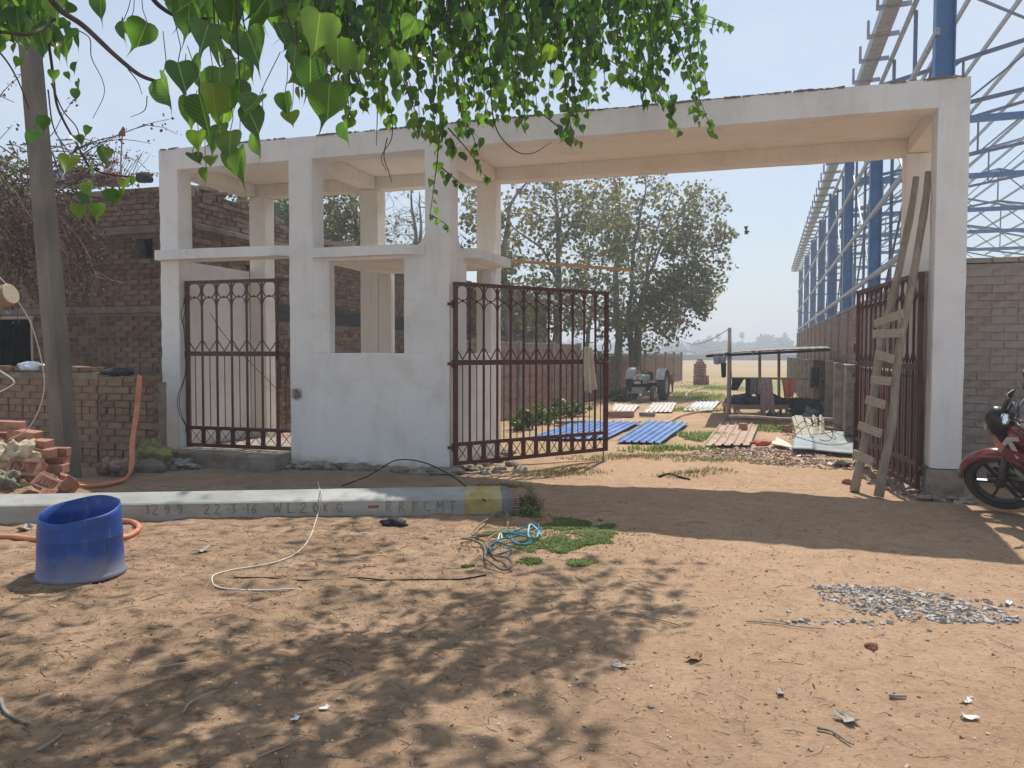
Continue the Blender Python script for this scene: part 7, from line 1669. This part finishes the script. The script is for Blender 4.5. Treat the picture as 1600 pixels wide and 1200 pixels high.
def shade_p(x, y):
    px, py, k = proj((x, y, 0))
    if k < .5: return .75
    nz = noise.noise(Vector((x * 1.5, y * 1.5, 4.4))) + .5 * noise.noise(Vector((x * 4, y * 4, 8.8)))
    if py > 1210: return .9 if px < 980 else .10
    if py > 960: 
        e = 840 + (1 - abs(py - 1000) / 260) * 130
        if px > e + 120: return 0
        return max(0, min(1, (1.05 + 1.2 * nz - .25 * smooth(300, 0, px) * (py < 1010)) * (1 - smooth(e - 120, e + 110, px))))
    if py > 868:
        if px > 480: return max(0, min(1, .85 + 1.5 * nz)) * (1 - smooth(1000, 1130, px))
        return max(0, min(1, .10 + 1.8 * nz)) * smooth(890, 960, py)
    if py > 800:
        if 450 < px < 900: return max(0, min(1, .35 + 1.9 * nz))
        if 230 < px <= 450: return max(0, .18 + 1.3 * nz)
        return 0
    if py > 755: return max(0, min(1, .42 + 1.3 * nz)) if 250 < px < 800 else 0
    return 0
cnt = 0; can = MB(); 
for k in range(17000):
    x, y = prr.uniform(-7.5, 3.2), prr.uniform(-1.2, 8.4)
    if prr.random() > shade_p(x, y) * .88: continue
    if -2.9 < x < 1.5 and 3.3 < y < 5.6 and prr.random() < .45: continue     # the hanging sprays shade this part themselves
    h = prr.uniform(4.6, 7.9); q = Vector((x, y, gh(x, y))) + S_ * h
    a, b, kk = proj(q)
    if kk > 0 and b > -70 and -100 < a < 1700:
        h2 = h + .9; q = Vector((x, y, 0)) + S_ * (h * .72); a, b, kk = proj(q)
        if kk > 0 and b > -70 and -100 < a < 1700: continue
    q += Vector((0, 0, 0)); L = prr.uniform(.13, .2); vs, fs = LGs[cnt % 5]; M = leaf_matrix(q, L, prr); can.add([M @ Vector(v) for v in vs], fs); cnt += 1
    if cnt % 14 == 0:
        e = min(ends, key=lambda t: (t - q).length_squared); lim2 = q.lerp(e, .45) + Vector((0, 0, .15)); twg.tube([q - po, lim2 - po, e - po], [.002, .003, .004], 3, cap=False)
tag(can.build('canopy_foliage', M_pls, pt), kind='stuff')
twg.build('twigs', M_twig, pt)
leaves.sort(key=lambda t: -t[0])
lme = []
for i, (vs, fs) in enumerate(LG):
    a = MB(); a.add(vs, fs); lme.append((a.mesh('leaf', M_pl, True), None)); b_ = MB(); b_.add(vs, fs); lme[-1] = (lme[-1][0], b_.mesh('leaf', M_ply, True))
for i, (s_, M, yg) in enumerate(leaves[:300]): link('leaf', lme[i % 6][1 if yg else 0], pt, M=M)
fa, fb = MB(), MB()
for i, (s_, M, yg) in enumerate(leaves[300:]):
    vs, fs = LG[i % 6] if s_ > 0 else LGs[i % 5]; (fb if yg else fa).add([M @ Vector(v) for v in vs], fs)
tag(fa.build('foliage', M_pls, pt, smooth=True), kind='stuff')
tag(fb.build('young_foliage', leafmat('young_foliage', [(.09, .16, .03), (.13, .20, .04), (.19, .24, .06)], (.5, (1.6, 1.9, .6, 1)), .4, .6), pt, smooth=True), kind='stuff')
print('LEAVES', len(leaves), 'CANOPY', cnt)

# ------------------------------------------------------------------ haze
mb = MB(); mb.box(-460, 520, -12, 700, -1.6, 16.5)
hz = mb.build('haze', bpy.data.materials.new('haze_air')); hm = hz.data.materials[0]; hm.use_nodes = True; hn = hm.node_tree.nodes; hn.remove(hn['Principled BSDF'])
pv = hn.new('ShaderNodeVolumePrincipled'); pv.inputs['Color'].default_value = (.86, .91, .97, 1); pv.inputs['Density'].default_value = .0034; pv.inputs['Anisotropy'].default_value = .3
hm.node_tree.links.new(pv.outputs['Volume'], hn['Material Output'].inputs['Volume'])
tag(hz, 'thin pale dusty haze over the fields', 'haze', kind='stuff')
